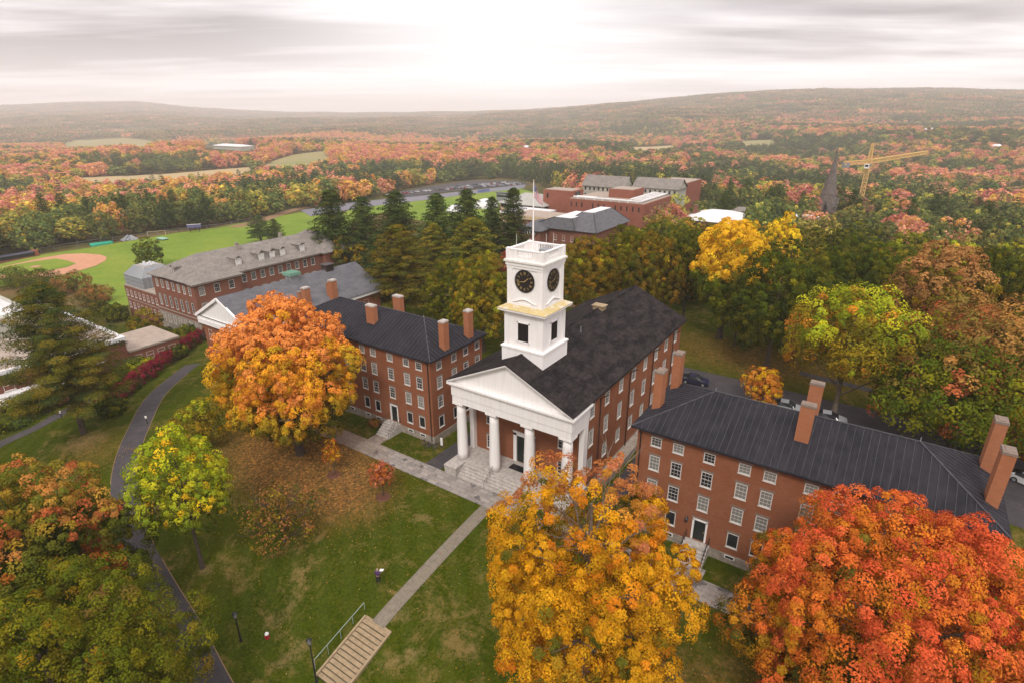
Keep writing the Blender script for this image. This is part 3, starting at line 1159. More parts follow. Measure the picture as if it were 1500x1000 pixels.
# columns
for i in range(4):
    x = 4.8 * i
    d = MB()
    prof = []
    nseg = 9
    for k in range(nseg):
        f = k / (nseg - 1)
        prof.append(.66 - .13 * f ** 1.5)
    d.tube([(x, 0, .0 + 7.35 * k / (nseg - 1)) for k in range(nseg)], prof, 28)
    co = d.build('column', M['white'], t, smooth=True)
    c = MB()
    c.tube([(x, 0, 7.35), (x, 0, 7.55)], [.56, .72], 28)
    c.box(x - .74, x + .74, -.74, .74, 7.55, 7.8)
    c.build('capital', M['white'], co)
for x in (-.42, 14.82):
    d = MB()
    d.box(x - .3, x + .3, 2.4, 3.3, 0, 7.8)
    d.build('pilaster', M['white'], t)
# entablature
d = MB()
X0, X1 = -.72, 15.12
for (y0_, y1_, xa, xb) in ((-.72, .66, X0, X1), (.66, 3.35, X0, X0 + 1.2), (.66, 3.35, X1 - 1.2, X1)):
    d.box(xa, xb, y0_, y1_, 7.8, 8.75)
    e0 = .07
    d.box(xa - (e0 if xa == X0 else -.0), xb + (e0 if xb == X1 else 0), y0_ - (e0 if y0_ < 0 else 0), y1_, 8.75, 10.1)
d.box(X0 + 1.2, X1 - 1.2, .66, 3.0, 7.95, 8.1)
d.build('entablature', M['white'], t)
d = MB()
d.box(X0 - .25, X1 + .25, -.95, 3.2, 10.02, 10.22)
d.box(X0 - .45, X1 + .45, -1.15, 3.4, 10.22, 10.45)
d.build('cornice', M['white'], t)
# pediment: tympanum and raking cornice
ER, RR, EX0, EX1 = 10.78, 14.7, 7.2 - 8.33, 7.2 + 8.33
d = MB()
d.prism([(X0, -.55), (X1, -.55), (X1, -.2), (X0, -.2)], 10.4, 10.46)
b0 = len(d.v)
for y in (-.55, -.2):
    d.v += [(X0, y, 10.45), (X1, y, 10.45), (CXc, y, 14.35)]
d.f += [(b0, b0 + 1, b0 + 2), (b0 + 5, b0 + 4, b0 + 3), (b0, b0 + 3, b0 + 4, b0 + 1), (b0 + 1, b0 + 4, b0 + 5, b0 + 2), (b0 + 2, b0 + 5, b0 + 3, b0)]
d.m += [0] * 5
pe = d.build('pediment', M['white'], t)
d = MB()
for s in (-1, 1):
    for (ya, yb, zo, th) in ((-1.16, -.5, -.26, .26), (-.86, -.5, -.50, .24)):
        P = []
        for y in (ya, yb):
            for (x, z) in ((CXc + s * 8.33, ER), (CXc, RR), (CXc, RR + zo - th + .26), (CXc + s * 8.33, ER + zo - th + .26)):
                P.append((x, y, z - .05 + (0 if z > RR + zo else 0)))
        P = []
        for y in (ya, yb):
            P += [(CXc + s * 8.3, y, ER + zo + .24), (CXc, y, RR + zo + .24), (CXc, y, RR + zo + .24 - th), (CXc + s * 8.3, y, ER + zo + .24 - th)]
        b0 = len(d.v)
        d.v += P
        for f in ((0, 1, 2, 3), (7, 6, 5, 4), (0, 4, 5, 1), (1, 5, 6, 2), (2, 6, 7, 3), (3, 7, 4, 0)):
            d.f.append(tuple(b0 + k for k in f))
            d.m.append(0)
d.build('raking_cornice', M['white'], pe, recalc=True)
# roof
d = MB()
y0_, y1_ = -1.22, 34.45
th = .2
for s in (-1, 1):
    xe = CXc + s * 8.33
    A = [(xe, y0_, ER), (xe, y1_, ER), (CXc, y1_, RR), (CXc, y0_, RR)]
    if s > 0: A.reverse()
    A = A[::-1]
    d.face(A)
    for a, b in (((xe, y0_, ER), (CXc, y0_, RR)), ((xe, y1_, ER), (CXc, y1_, RR)), ((xe, y0_, ER), (xe, y1_, ER))):
        d.face([a, b, (b[0], b[1], b[2] - .09), (a[0], a[1], a[2] - .09)])
    d.face([(xe, 3.4, ER - .09), (xe, y1_, ER - .09), (CXc, y1_, RR - .09), (CXc, 3.4, RR - .09)])
d.bar((CXc, y0_, RR + .02), (CXc, y1_, RR + .02), .3, .06)
d.build('roof', M['shingle'], t)
# eave gutter boards along the sides
for s in (-1, 1):
    d = MB()
    d.box(min(CXc + s * 8.3, CXc + s * 8.12), max(CXc + s * 8.3, CXc + s * 8.12), 3.5, 34.4, 10.5, 10.66)
    d.build('gutter', M['pipe'], t)
# roof vents
d = MB()
d.box(6.45, 7.95, 21.0, 22.1, 14.45, 15.0)
d.box(6.3, 8.1, 20.85, 22.25, 15.0, 15.1)
d.build('roof_vent', M['wood'], t)
d = MB()
d.cyl(8.6, 13.4, 13.8, 14.75, .05, .05, 8)
d.cyl(8.6, 13.4, 13.8, 14.05, .12, .1, 8)
d.build('vent_pipe', M['grey_metal'], t)

# ---- clock tower
TX, TY = 7.2, 4.8


def sq(d, hw, z0, z1, mi=0, hw1=None):
    hw1 = hw if hw1 is None else hw1
    b = len(d.v)
    for h, z in ((hw, z0), (hw1, z1)):
        d.v += [(TX - h, TY - h, z), (TX + h, TY - h, z), (TX + h, TY + h, z), (TX - h, TY + h, z)]
    for f in ((0, 3, 2, 1), (4, 5, 6, 7), (0, 1, 5, 4), (1, 2, 6, 5), (2, 3, 7, 6), (3, 0, 4, 7)):
        d.f.append(tuple(b + k for k in f))
        d.m.append(mi)


d = MB()
sq(d, 2.70, 10.9, 15.12)
sq(d, 2.80, 15.12, 15.32)
sq(d, 2.42, 15.32, 19.25)
sq(d, 2.52, 19.0, 19.2)
sq(d, 2.75, 19.25, 19.42)
sq(d, 3.02, 19.42, 19.60)
sq(d, 2.16, 19.6, 24.4)
for a in (-1, 1):
    for b in (-1, 1):
        cx_, cy_ = TX + a * 1.88, TY + b * 1.88
        d.box(cx_ - .36, cx_ + .36, cy_ - .36, cy_ + .36, 20.0, 24.1)
        cx_, cy_ = TX + a * 2.16, TY + b * 2.16
        d.box(cx_ - .32, cx_ + .32, cy_ - .32, cy_ + .32, 15.3, 18.9)
sq(d, 2.28, 24.1, 24.4)
sq(d, 2.36, 24.4, 24.62)
sq(d, 2.25, 20.05, 20.32)
tw = d.build('clock_tower', M['white'], t)
# swept panel bases on the upper stage
for (ax, s) in (('y', -1), ('x', 1), ('y', 1), ('x', -1)):
    pts = []
    for k in range(15):
        u = -1.5 + 3.0 * k / 14
        zz = 20.45 + .38 * (0.5 + .5 * math.cos(PI * u / 1.5))
        w_ = 2.16 + .1
        pts.append((TX + u, TY + s * w_, zz) if ax == 'y' else (TX + s * w_, TY + u, zz))
    dd = MB()
    dd.tube(pts, .075, 6)
    dd.build('moulding', M['white'], tw)
d = MB()
sq(d, 3.06, 19.6, 19.66)
sq(d, 3.06, 19.66, 20.06, 0, 2.22)
d.build('skirt_roof', M['lichen'], tw)
d = MB()
sq(d, 2.47, 24.95, 25.0)
sq(d, 2.36, 24.62, 24.78)
sq(d, 2.50, 24.78, 24.95)
d.build('tower_cornice', M['white_aged'], tw)
# louvres
for (ax, s) in (('y', -1), ('x', 1)):
    d = MB()
    c = 2.42 * s
    for k in range(18):
        z = 16.1 + 2.05 * k / 18
        if ax == 'y': d.box(TX - .68, TX + .68, TY + c - .05, TY + c + .02, z, z + .085)
        else: d.box(TX + c - .02, TX + c + .05, TY - .68, TY + .68, z, z + .085)
    if ax == 'y': d.box(TX - .68, TX + .68, TY + c - .012, TY + c + .02, 16.1, 18.15)
    else: d.box(TX + c - .02, TX + c + .012, TY - .68, TY + .68, 16.1, 18.15)
    d.build('louvre', M['clock_black'], tw)
    d = MB()
    for (a, b, z0, z1) in ((-.8, -.68, 16.0, 18.27), (.68, .8, 16.0, 18.27), (-.8, .8, 18.15, 18.27), (-.86, .86, 15.92, 16.1)):
        if ax == 'y': d.box(TX + a, TX + b, TY + c - .08, TY + c + .02, z0, z1)
        else: d.box(TX + c - .02, TX + c + .08, TY + a, TY + b, z0, z1)
    d.build('louvre_frame', M['white'], tw)
# clock dials with roman numerals and hands at 1:43
ROM = ['XII', 'I', 'II', 'III', 'IIII', 'V', 'VI', 'VII', 'VIII', 'IX', 'X', 'XI']


def clock(ax, s):
    d = MB()
    off = 2.18
    cz = 22.82
    R = 1.2

    def P(u, v, dep):  # u right, v up as seen from outside
        if ax == 'y': return (TX - s * u * -1 * 1 if False else TX + (u if s < 0 else -u), TY + s * (off + dep), cz + v)
        return (TX + s * (off + dep), TY + (u if s > 0 else -u), cz + v)
    n = 48
    for r0, r1, d0, d1, mi in ((0, R, .06, .06, 0), (R, R, .06, -.03, 0), (R * 1.0, R * 1.045, .09, .09, 0)):
        for k in range(n):
            a0, a1 = 2 * PI * k / n, 2 * PI * (k + 1) / n
            if r0 == 0:
                d.face([P(0, 0, d0), P(r1 * math.cos(a0), r1 * math.sin(a0), d0), P(r1 * math.cos(a1), r1 * math.sin(a1), d0)], mi)
            else:
                d.face([P(r0 * math.cos(a0), r0 * math.sin(a0), d0), P(r1 * math.cos(a0), r1 * math.sin(a0), d1), P(r1 * math.cos(a1), r1 * math.sin(a1), d1), P(r0 * math.cos(a1), r0 * math.sin(a1), d0)], mi)

    def stroke(u0, v0, u1, v1, w, dep, mi=1):
        dx, dy = u1 - u0, v1 - v0
        L = math.hypot(dx, dy)
        nx_, ny_ = -dy / L * w / 2, dx / L * w / 2
        d.face([P(u0 - nx_, v0 - ny_, dep), P(u1 - nx_, v1 - ny_, dep), P(u1 + nx_, v1 + ny_, dep), P(u0 + nx_, v0 + ny_, dep)], mi)
    for k, s_ in enumerate(ROM):
        an = PI / 2 - k * PI / 6
        er = (math.cos(an), math.sin(an))
        et = (math.sin(an), -math.cos(an))  # clockwise tangent: reading direction of numerals that face outward
        W = {'I': .06, 'V': .14, 'X': .14}
        tot = sum(W[c] for c in s_)
        x = -tot / 2

        def Q(a, b):
            rr = R * .72 + b
            return er[0] * rr + et[0] * a, er[1] * rr + et[1] * a
        for c in s_:
            w_ = W[c]
            xm = x + w_ / 2
            H = .15
            if c == 'I': segs = [((xm, -H), (xm, H))]
            elif c == 'V': segs = [((xm - .05, H), (xm, -H)), ((xm + .05, H), (xm, -H))]
            else: segs = [((xm - .05, H), (xm + .05, -H)), ((xm + .05, H), (xm - .05, -H))]
            for (p, q_) in segs: stroke(*Q(*p), *Q(*q_), .03, .075)
            x += w_
    for frac, L, w_, dp in ((1.717 / 12, .62, .07, .10), (43 / 60, .92, .055, .12)):
        an = PI / 2 - frac * 2 * PI
        stroke(-.16 * math.cos(an), -.16 * math.sin(an), L * math.cos(an), L * math.sin(an), w_, dp, 2)
    d.build('clock_face', [M['clock_black'], M['gold'], M['gold']], tw)


clock('y', -1)
clock('x', 1)
# balustrade
d = MB()
for (ax, s) in (('y', -1), ('x', 1), ('y', 1), ('x', -1)):
    c = 2.12 * s

    def bb(u0, u1, z0, z1, w_=.1):
        if ax == 'y': d.box(TX + u0, TX + u1, TY + c - w_, TY + c + w_, z0, z1)
        else: d.box(TX + c - w_, TX + c + w_, TY + u0, TY + u1, z0, z1)
    bb(-1.95, -.95, 25.0, 26.05, .085)
    bb(.95, 1.95, 25.0, 26.05, .085)
    bb(-.95, .95, 25.0, 25.45, .085)
    bb(-.95, .95, 25.95, 26.05, .085)
    bb(-1.95, 1.95, 26.05, 26.16, .13)
    for k in range(9):
        u = -.84 + 1.68 * k / 8
        bb(u - .04, u + .04, 25.45, 25.95, .04)
for a in (-1, 1):
    for b in (-1, 1):
        d.box(TX + a * 2.1 - .22, TX + a * 2.1 + .22, TY + b * 2.1 - .22, TY + b * 2.1 + .22, 25.0, 26.22)
d.build('balustrade', M['white'], tw)
d = MB()
d.box(TX - .1, TX + 1.4, TY + .7, TY + 1.8, 25.0, 25.75)
d.build('roof_hatch', M['grey_metal'], tw)
# rods, flagpole and flag
d = MB()
for (x, y, z) in ((TX + .3, TY + 1.6, 27.3), (TX + 1.0, TY + 1.9, 27.4), (TX - 2.1, TY - .6, 27.4)):
    d.cyl(x, y, 25, z, .03, .015, 6)
d.build('lightning_rod', M['white_aged'], tw)
d = MB()
fx, fy = TX - .7, TY + .5
d.tube([(fx, fy, 25.0), (fx, fy, 29), (fx, fy, 32.75)], [.10, .08, .045], 12)
d.cyl(fx, fy, 25.0, 25.5, .16, .12, 12)
fpole = d.build('flagpole', M['white'], t)
d = MB()
d.tube([(fx, fy, 32.75), (fx, fy, 32.86), (fx, fy, 32.97)], [.03, .1, .02], 10)
d.build('finial', M['gold'], fpole)


def flag():
    """striped flag hanging in folds from the pole"""
    me_v, me_f, mi = [], [], []
    nu, nv = 26, 26
    top = 32.5
    for i in range(nu + 1):
        u = i / nu
        for j in range(nv + 1):
            v = j / nv
            drop = 1.2 * u ** 1.15 + 1.35 * v * (1 - .25 * u)
            x = fx + .06 + 1.25 * u * (.75 + .25 * v)
            y = fy + .13 * math.sin(7.5 * u + 1.5 * v) * (.3 + u) - .25 * u
            me_v.append((x, y, top - drop))
    for i in range(nu):
        for j in range(nv):
            a = i * (nv + 1) + j
            me_f.append((a, a + 1, a + nv + 2, a + nv + 1))
            if i < nu * .4 and j < nv * 7 / 13: mi.append(3 if (i % 2 == 0 and j % 3 == 1) else 2)
            else: mi.append(0 if (j // 2) % 2 == 0 else 1)
    b = MB()
    b.v, b.f, b.m = me_v, me_f, mi
    mats = [plain('flag_red', (.42, .03, .06), .03, 1), plain('flag_white', (.75, .72, .72), .03, 1), plain('flag_blue', (.05, .045, .16), .03, 1), plain('flag_star_white', (.7, .7, .72), .03, 1)]
    o = b.build('flag', mats, fpole, smooth=True)
    md = o.modifiers.new('thick', 'SOLIDIFY')
    md.thickness = .012


flag()
# ------------------------------------------------------------------ slate-roofed long brick building (west)
zb = -9.6
t = thing('classroom_building', (-99, 40, zb), 'long brown brick building with grey slate roof and white dormers beside the playing field', 'brick building')
W0, W1 = -108.3, -89.6
mb = MB()
EE = 3.75
opsS, opsE1, opsE2 = [], [], []
rowsB = ((2.0, 1.9), (-2.2, 2.7), (-6.6, 2.1))
for (z, h) in rowsB:
    for k in range(7):
        u = W0 + 2.0 + (W1 - W0 - 4.0) * k / 6
        opsS.append((u - .5, u + .5, z - h / 2, z + h / 2, u, z, h))
    for k in range(3):
        u = 17.6 + 3.6 * k
        opsE1.append((u - .65, u + .65, z - h / 2, z + h / 2, u, z, h))
    for k in range(9):
        u = 29.6 + 2.55 * k + (.0)
        opsE2.append((u - .6, u + .6, z - h / 2, z + h / 2, u, z, h))
wall_open(mb, 'y', 15.9, -1, W0, W1, zb + 1.0, EE, [o[:4] for o in opsS])
wall_open(mb, 'x', W1, 1, 15.9, 27.2, zb + 1.0, EE, [o[:4] for o in opsE1])
wall_open(mb, 'x', -92.0, 1, 27.2, 53.0, zb + 1.0, EE, [o[:4] for o in opsE2])
mb.box(-110.5, -90.4, 53.0, 64.5, zb + 1.0, EE)
mb.face([(W1, 27.2, zb + 1), (-92, 27.2, zb + 1), (-92, 27.2, EE), (W1, 27.2, EE)])
mb.face([(W0, 15.9, zb + 1), (W0, 15.9, EE), (W0, 53, EE), (W0, 53, zb + 1)])
mb.build('wall', M['brick_dark'], t)
ib = MB()
ib.box(W0 + .3, -92.4, 16.2, 52.9, zb + .5, EE - .1)
ib.box(W0 + .3, W1 - .3, 16.2, 26.9, zb + .5, EE - .1)
ib.build('interior', M['dark'], t)
fb = MB()
fb.box(W0 - .06, W1 + .06, 15.84, 27.26, zb - 2, zb + 4.4)
fb.box(W0 - .06, -91.94, 27.0, 53, zb - 2, zb + 1.4)
fb.box(W0 - .09, W1 + .09, 15.81, 27.3, -4.55, -4.3)
f0 = fb.build('foundation', M['stone'], t)
for o in opsS: put_window(t, 'y', 15.9 - (.07 if o[5] < -6 else 0), -1, o[4], o[5], 1.0, o[6], 2, 4, 'std', rnd.choice([0, 1, 2]))
for o in opsE1: put_window(t, 'x', W1 + (.07 if o[5] < -6 else 0), 1, o[4], o[5], 1.3, o[6], 3, 4, 'std', rnd.choice([0, 1, 1]))
for o in opsE2: put_window(t, 'x', -92.0, 1, o[4], o[5], 1.2, o[6], 3, 4, 'std', rnd.choice([0, 0, 2]))
mb = MB()
hip_roof(mb, -109.0, -91.3, 15.2, 64.9, 4.0, 8.3, 8.0, 8.0, .25, along='y')
hip_roof(mb, -103.0, -88.9, 15.2, 27.9, 4.02, 7.2, 0, 6.6, .25, along='x')
hip_roof(mb, -111.2, -89.9, 52.4, 65.2, 4.03, 8.0, 6, 6, .25, along='x')
mb.build('roof', M['slate'], t)
mb = MB()
mb.box(W0 - .25, W1 + .25, 15.65, 27.45, 3.5, 3.72)
mb.box(-95, -91.75, 27.45, 52.9, 3.5, 3.72)
mb.build('cornice', M['white_aged'], t)


def dormer(par, x, y, z, ax='x', L=3.2):
    d = MB()
    w, h = 1.5, 1.5
    if ax == 'x':
        d.box(x - L, x - .03, y - w / 2, y + w / 2, z - 1.2, z + h, 0)
        d.box(x - .03, x, y - w / 2 - .03, y + w / 2 + .03, z - .3, z + h, 1)
        d.build('dormer', [M['slate'], M['white_aged']], par)
        r = MB()
        for s in (-1, 1):
            q_ = [(x + .25, y + s * (w / 2 + .2), z + h - .02), (x - L - .6, y + s * (w / 2 + .2), z + h - .02), (x - L - .6, y, z + h + .62), (x + .25, y, z + h + .62)]
            if s < 0: q_.reverse()
            r.face(q_)
        r.face([(x + .02, y - w / 2, z + h), (x + .02, y + w / 2, z + h), (x + .02, y, z + h + .6)])
        dr = r.build('dormer_roof', M['slate'], par)
        put_window(par, 'x', x + .06, 1, y, z + .72, 1.05, 1.25, 2, 4, 'nolintel', 0)
    else:
        d.box(x - w / 2, x + w / 2, y, y + L, z - 1.2, z + h)
        d.build('dormer', M['slate'], par)
        r = MB()
        for s in (-1, 1):
            q_ = [(x + s * (w / 2 + .2), y - .25, z + h - .02), (x, y - .25, z + h + .62), (x, y + L + .6, z + h + .62), (x + s * (w / 2 + .2), y + L + .6, z + h - .02)]
            if s < 0: q_.reverse()
            r.face(q_)
        r.face([(x - w / 2, y - .02, z + h), (x + w / 2, y - .02, z + h), (x, y - .02, z + h + .6)])
        r.build('dormer_roof', M['slate'], par)
        put_window(par, 'y', y - .06, -1, x, z + .72, 1.05, 1.25, 2, 4, 'nolintel', 0)


for (px, py) in ((348.5, 382.5), (382, 375.3), (398, 372), (413.3, 369), (442, 363)):
    p = onX(px, py, -93.5)
    dormer(t, -93.3, float(p[1]), 5.25)
dormer(t, -100.3, 17.3, 4.7, 'y', 4)
for x, y in ((-98.5, 33), (-100.6, 47)):
    chimney(t, x, y, 7, 9.2, .8, .8, 'stone', cap='stone')
mb = MB()
mb.box(-126.2, -108.4, 16.4, 31.5, zb - 1, -2.0)
mb.build('west_wing', M['brick_dark'], t)
for z in (-3.7, -7.0):
    for k in range(8):
        put_window(t, 'y', 16.35, -1, -125 + 2.15 * k, z, .9, 1.6, 2, 3, 'far', 2)
mb = MB()
mb.box(-126.25, -108.4, 16.35, 31.5, -5.5, -5.3)
mb.box(-126.25, -108.4, 16.35, 31.5, -2.0, -1.8)
mb.build('stone_band', M['stone'], t)
mb = MB()
gx0, gx1, gy0, gy1 = -125.8, -116.4, 16.9, 25.5
GD = -2.6
mb.box(gx0, gx1, gy0, gy1, .8 + GD, 3.6 + GD, 0)
for (x0, x1, y0, y1, z0, z1) in ((gx0, gx1, gy0, gy1, 3.6 + GD, 5.8 + GD),):
    b = len(mb.v)
    i_ = 2.0
    mb.v += [(x0, y0, z0), (x1, y0, z0), (x1, y1, z0), (x0, y1, z0), (x0 + i_, y0 + i_, z1), (x1 - i_, y0 + i_, z1), (x1 - i_, y1 - i_, z1), (x0 + i_, y1 - i_, z1)]
    for f in ((4, 5, 6, 7), (0, 1, 5, 4), (1, 2, 6, 5), (2, 3, 7, 6), (3, 0, 4, 7)):
        mb.f.append(tuple(b + k for k in f))
        mb.m.append(1 if f[0] == 4 else 0)
for k in range(13):
    x = gx0 + (gx1 - gx0) * k / 12
    xt = gx0 + 2 + (gx1 - gx0 - 4) * k / 12
    mb.bar((x, gy0 - .03, .8 + GD), (x, gy0 - .03, 3.6 + GD), .12, .12, 2)
    mb.bar((x, gy0, 3.63 + GD), (xt, gy0 + 2, 5.83 + GD), .12, .12, 2)
for z in (1.7 + GD, 2.7 + GD, 3.6 + GD): mb.bar((gx0, gy0 - .04, z), (gx1, gy0 - .04, z), .08, .08, 2)
for k in range(9):
    y = gy0 + (gy1 - gy0) * k / 8
    mb.bar((gx1 + .03, y, .8 + GD), (gx1 + .03, y, 3.6 + GD), .12, .12, 2)
mb.box(gx0 + 2.6, gx1 - 2.6, gy0 + 2.6, gy1 - 2.6, 5.6 + GD, 5.95 + GD, 2)
mb.build('glazed_penthouse', [M['grey_metal'], M['gravel_roof'], plain('glazing_bar', (.34, .35, .36), .05, 1)], t)
for k in range(5):
    mb = MB()
    x = gx0 + 3 + k
    mb.cyl(x, 21 + (k % 2), 5.9 + GD, 6.4 + GD, .3, .3, 8)
    mb.build('roof_fan', M['membrane'], t)

# ------------------------------------------------------------------ grey gable-roofed building with white pediment
t = thing('assembly_building', (-58, 20, -5.5), 'brick building with grey gable roof, green rooftop vent and white pediment behind the orange maple', 'brick building')
mb = MB()
x0, x1, y0, y1 = -65.6, -50.4, 4.6, 35.0
mb.box(x0, x1, y0, y1, -8, 4.9)
b = len(mb.v)
mb.v += [(x0, y1, 4.9), (x1, y1, 4.9), (-58, y1, 9.0)]
mb.f.append((b + 1, b, b + 2))
mb.m.append(0)
mb.build('wall', M['brick'], t)
mb = MB()
hip_roof(mb, -66.3, -49.7, 3.9, 35.7, 5.0, 9.5, 0, 0, .15, along='y')
mb.build('roof', M['slate_blue'], t)
mb = MB()
mb.box(-66.2, -49.8, 4.0, 4.5, 4.3, 4.9)
mb.box(-50.3, -49.85, 4.0, 35.6, 4.25, 4.85)
mb.bar((-49.8, 35.5, 4.75), (-58, 35.5, 9.2), .3, .45)
mb.bar((-66.2, 35.5, 4.75), (-58, 35.5, 9.2), .3, .45)
for s in (-1, 1): mb.bar((-58 + s * 8.25, 3.95, 4.78), (-58, 3.95, 9.2), .35, .5)
mb.build('cornice', M['white'], t)
mb = MB()
b = len(mb.v)
mb.v += [(-65.9, 4.25, 4.8), (-50.1, 4.25, 4.8), (-58, 4.25, 9.1)]
mb.f.append((b, b + 1, b + 2))
mb.m.append(0)
mb.box(-65.9, -50.1, 3.9, 4.6, 3.4, 4.3)
mb.build('pediment', M['white'], t)
for k in range(4):
    for z in (1.2, -2.6): put_window(t, 'y', 4.6, -1, -63.6 + 3.75 * k, z, 1.2, 2.0, 2, 4, 'far', 0)
for k in range(6):
    for z in (2.4, -1.6): put_window(t, 'x', x1, 1, 8 + 4.6 * k, z, 1.2, 2.0, 2, 4, 'far', 0)
put_window(t, 'y', y1, 1, -54, 2.0, 1.2, 1.8, 2, 4, 'far', 0)
for (x, y) in ((-51.6, 23.5), (-50.9, 16.3)):
    chimney(t, x, y, 4, 8.6, .95, 2.0)
mb = MB()
cx_, cy_ = -58, 19.6
mb.box(cx_ - .95, cx_ + .95, cy_ - .95, cy_ + .95, 8.6, 10.1, 1)
mb.box(cx_ - 1.25, cx_ + 1.25, cy_ - 1.25, cy_ + 1.25, 10.1, 10.6, 0)
for k in range(8):
    mb.box(cx_ - 1.3, cx_ + 1.3, cy_ - 1.2 + .32 * k, cy_ - 1.1 + .32 * k, 10.6, 10.72, 0)
mb.build('ventilator', [M['green_metal'], M['grey_metal']], t)
mb = MB()
cy_ = 28.2
mb.box(cx_ - .85, cx_ + .85, cy_ - .9, cy_ + .9, 8.6, 10.3)
mb.box(cx_ - 1.1, cx_ + 1.1, cy_ - 1.15, cy_ + 1.15, 10.3, 10.5)
mb.build('ventilator', M['pipe'], t)

# ------------------------------------------------------------------ flat-roofed brick building far left
t = thing('flat_roofed_building', (-98, -25, -8), 'low brick building with flat gravel roofs edged in white, behind the tall pine', 'brick building')
mb = MB()
mb.box(-122, -80.5, -62, -3.4, -11, -.9)
mb.build('wall', brickmat('brick_brown_low', (.20, .075, .05), (.17, .06, .04), (.2, .14, .11)), t)
mb = MB()
mb.box(-121.5, -81, -61.5, -3.9, -.9, -.55)
mb.build('roof', M['gravel_roof'], t)
mb = MB()
for (a, b_, c, d_) in ((-122.2, -80.3, -4.0, -3.2), (-81.1, -80.3, -62, -4.0), (-122.2, -121.4, -62, -4.0)):
    mb.box(a, b_, c, d_, -.95, -.25)
mb.build('parapet', M['membrane'], t)
mb = MB()
mb.box(-124, -101, -40, -10, -.6, 3.0)
mb.build('upper_storey', M['cream_wall'], t)
mb = MB()
for k in range(3):
    y = -15 - 9 * k
    hip_roof(mb, -123, -103, y - 4, y + 4, 3.05, 4.6, 3, 3, .2, along='x')
mb.build('skylight_roof', M['membrane'], t)
mb = MB()
mb.box(-80.5, -76.5, -60, -14, -12, -4.6)
mb.build('terrace_wall', M['brick_dark'], t)
mb = MB()
mb.box(-80.5, -76.2, -60.2, -13.8, -4.6, -4.1)
mb.build('terrace_coping', M['membrane'], t)
mb = MB()
mb.box(-92, -81, -3.2, 6.5, -12, -3.8)
mb.build('link_block', M['brick_dark'], t)
mb = MB()
mb.box(-92.2, -80.8, -3.1, 6.7, -3.8, -3.4)
mb.build('link_roof', M['gravel_roof'], t)
for k in range(5):
    put_window(t, 'y', -3.38, 1, -84 - 6 * k, -5.5, 1.6, 1.6, 2, 2, 'far', 0)
for k in range(4):
    put_window(t, 'x', -81.0, 1, -1.6 + 2.2 * k, -5.4, 1.4, 1.4, 2, 2, 'far', 0)
for k in range(7):
    put_window(t, 'x', -80.5, 1, -8 - 7 * k, -3.0, 1.5, 1.7, 2, 2, 'far', 0)

# ------------------------------------------------------------------ far brick complex
g = gz(-75, 200)
t = thing('brick_arts_complex', (-75, 205, g), 'large flat-roofed orange brick complex with white rooftop ducts beyond the dark trees', 'brick building')
mb = MB()
mb.box(-88, -51.5, 187, 240, g - 4, 3.6)
mb.box(-103.5, -88, 191, 202, g - 4, 6.2)
mb.box(-74, -62, 200, 212, 3.6, 7.4)
mb.box(-66, -50.5, 238, 262, g - 4, 7.6)
mb.build('wall', M['brick_far'], t)
mb = MB()
mb.box(-87.3, -52.2, 187.6, 239, 3.6, 3.75)
mb.build('roof', M['gravel_roof'], t)
mb = MB()
mb.box(-73.3, -62.7, 200.7, 211.3, 7.4, 7.6)
mb.box(-102.8, -88.7, 191.7, 201.3, 6.2, 6.35)
mb.box(-65.4, -51, 238.7, 261.3, 7.6, 7.75)
mb.build('upper_roof', M['gravel_roof'], t)
mb = MB()
for (a, b_) in (((-86, 188.6, 4.4), (-54, 188.6, 4.4)), ((-54, 188.6, 4.4), (-54, 238, 4.4)), ((-86, 192, 4.2), (-76, 192, 4.2)), ((-60, 192, 4.6), (-60, 232, 4.6))):
    mb.tube([a, b_], .42, 8)
for k in range(14):
    mb.tube([(-60, 193 + 3 * k, 4.6), (-54, 193 + 3 * k, 4.4)], .3, 6)
for k in range(8):
    mb.box(-84 + 4 * k, -83.2 + 4 * k, 188.3, 189.1, 3.7, 4.3)
mb.build('rooftop_duct', M['membrane'], t)
for k in range(13):
    x = -86.5 + 2.7 * k
    if k in (3, 7): continue
    m2 = MB()
    m2.box(x, x + .55, 186.9, 187.05, .3, 2.3)
    m2.build('window_slot', M['pane_dark'], t)
m2 = MB()
m2.box(-101.5, -100.6, 190.9, 191.05, 2.5, 4.6)
m2.build('window_slot', M['pane_dark'], t)
m2 = MB()
m2.box(-88.02, -87.9, 194, 199, 3.9, 5.6)
m2.build('window_slot', M['pane_dark'], t)

# pale stone halls behind it
for (lab, xa, xb, ya, yb, e, rz_) in (('pale stone building with long pitched roof, left one of two behind the brick complex', -95.5, -73.5, 216, 226, 6.2, 11.0), ('pale-roofed pitched building behind the brick complex, right one of two', -71, -49, 221, 233, 6.5, 10.6)):
    g = gz((xa + xb) / 2, ya)
    t = thing('stone_hall', ((xa + xb) / 2, ya + 5, g), lab, 'stone building', 'pale stone halls')
    mb = MB()
    mb.box(xa, xb, ya, yb, g - 3, e)
    for x, s in ((xa, -1), (xb, 1)):
        b = len(mb.v)
        mb.v += [(x, ya, e), (x, yb, e), (x, (ya + yb) / 2, rz_ - .1)]
        mb.f.append((b, b + 1, b + 2) if s > 0 else (b + 1, b, b + 2))
        mb.m.append(0)
    mb.build('wall', M['cream_wall'], t)
    mb = MB()
    hip_roof(mb, xa - .6, xb + .6, ya - .6, yb + .6, e, rz_, 0, 0, .2)
    mb.build('roof', M['slate'], t)
    for k in range(9):
        for z in (4.9, 1.8):
            m2 = MB()
            x = xa + 1.5 + (xb - xa - 3) * k / 8
            m2.box(x - .45, x + .45, ya - .06, ya + .05, z - .75, z + .75)
            m2.build('window', M['pane_dark'], t)

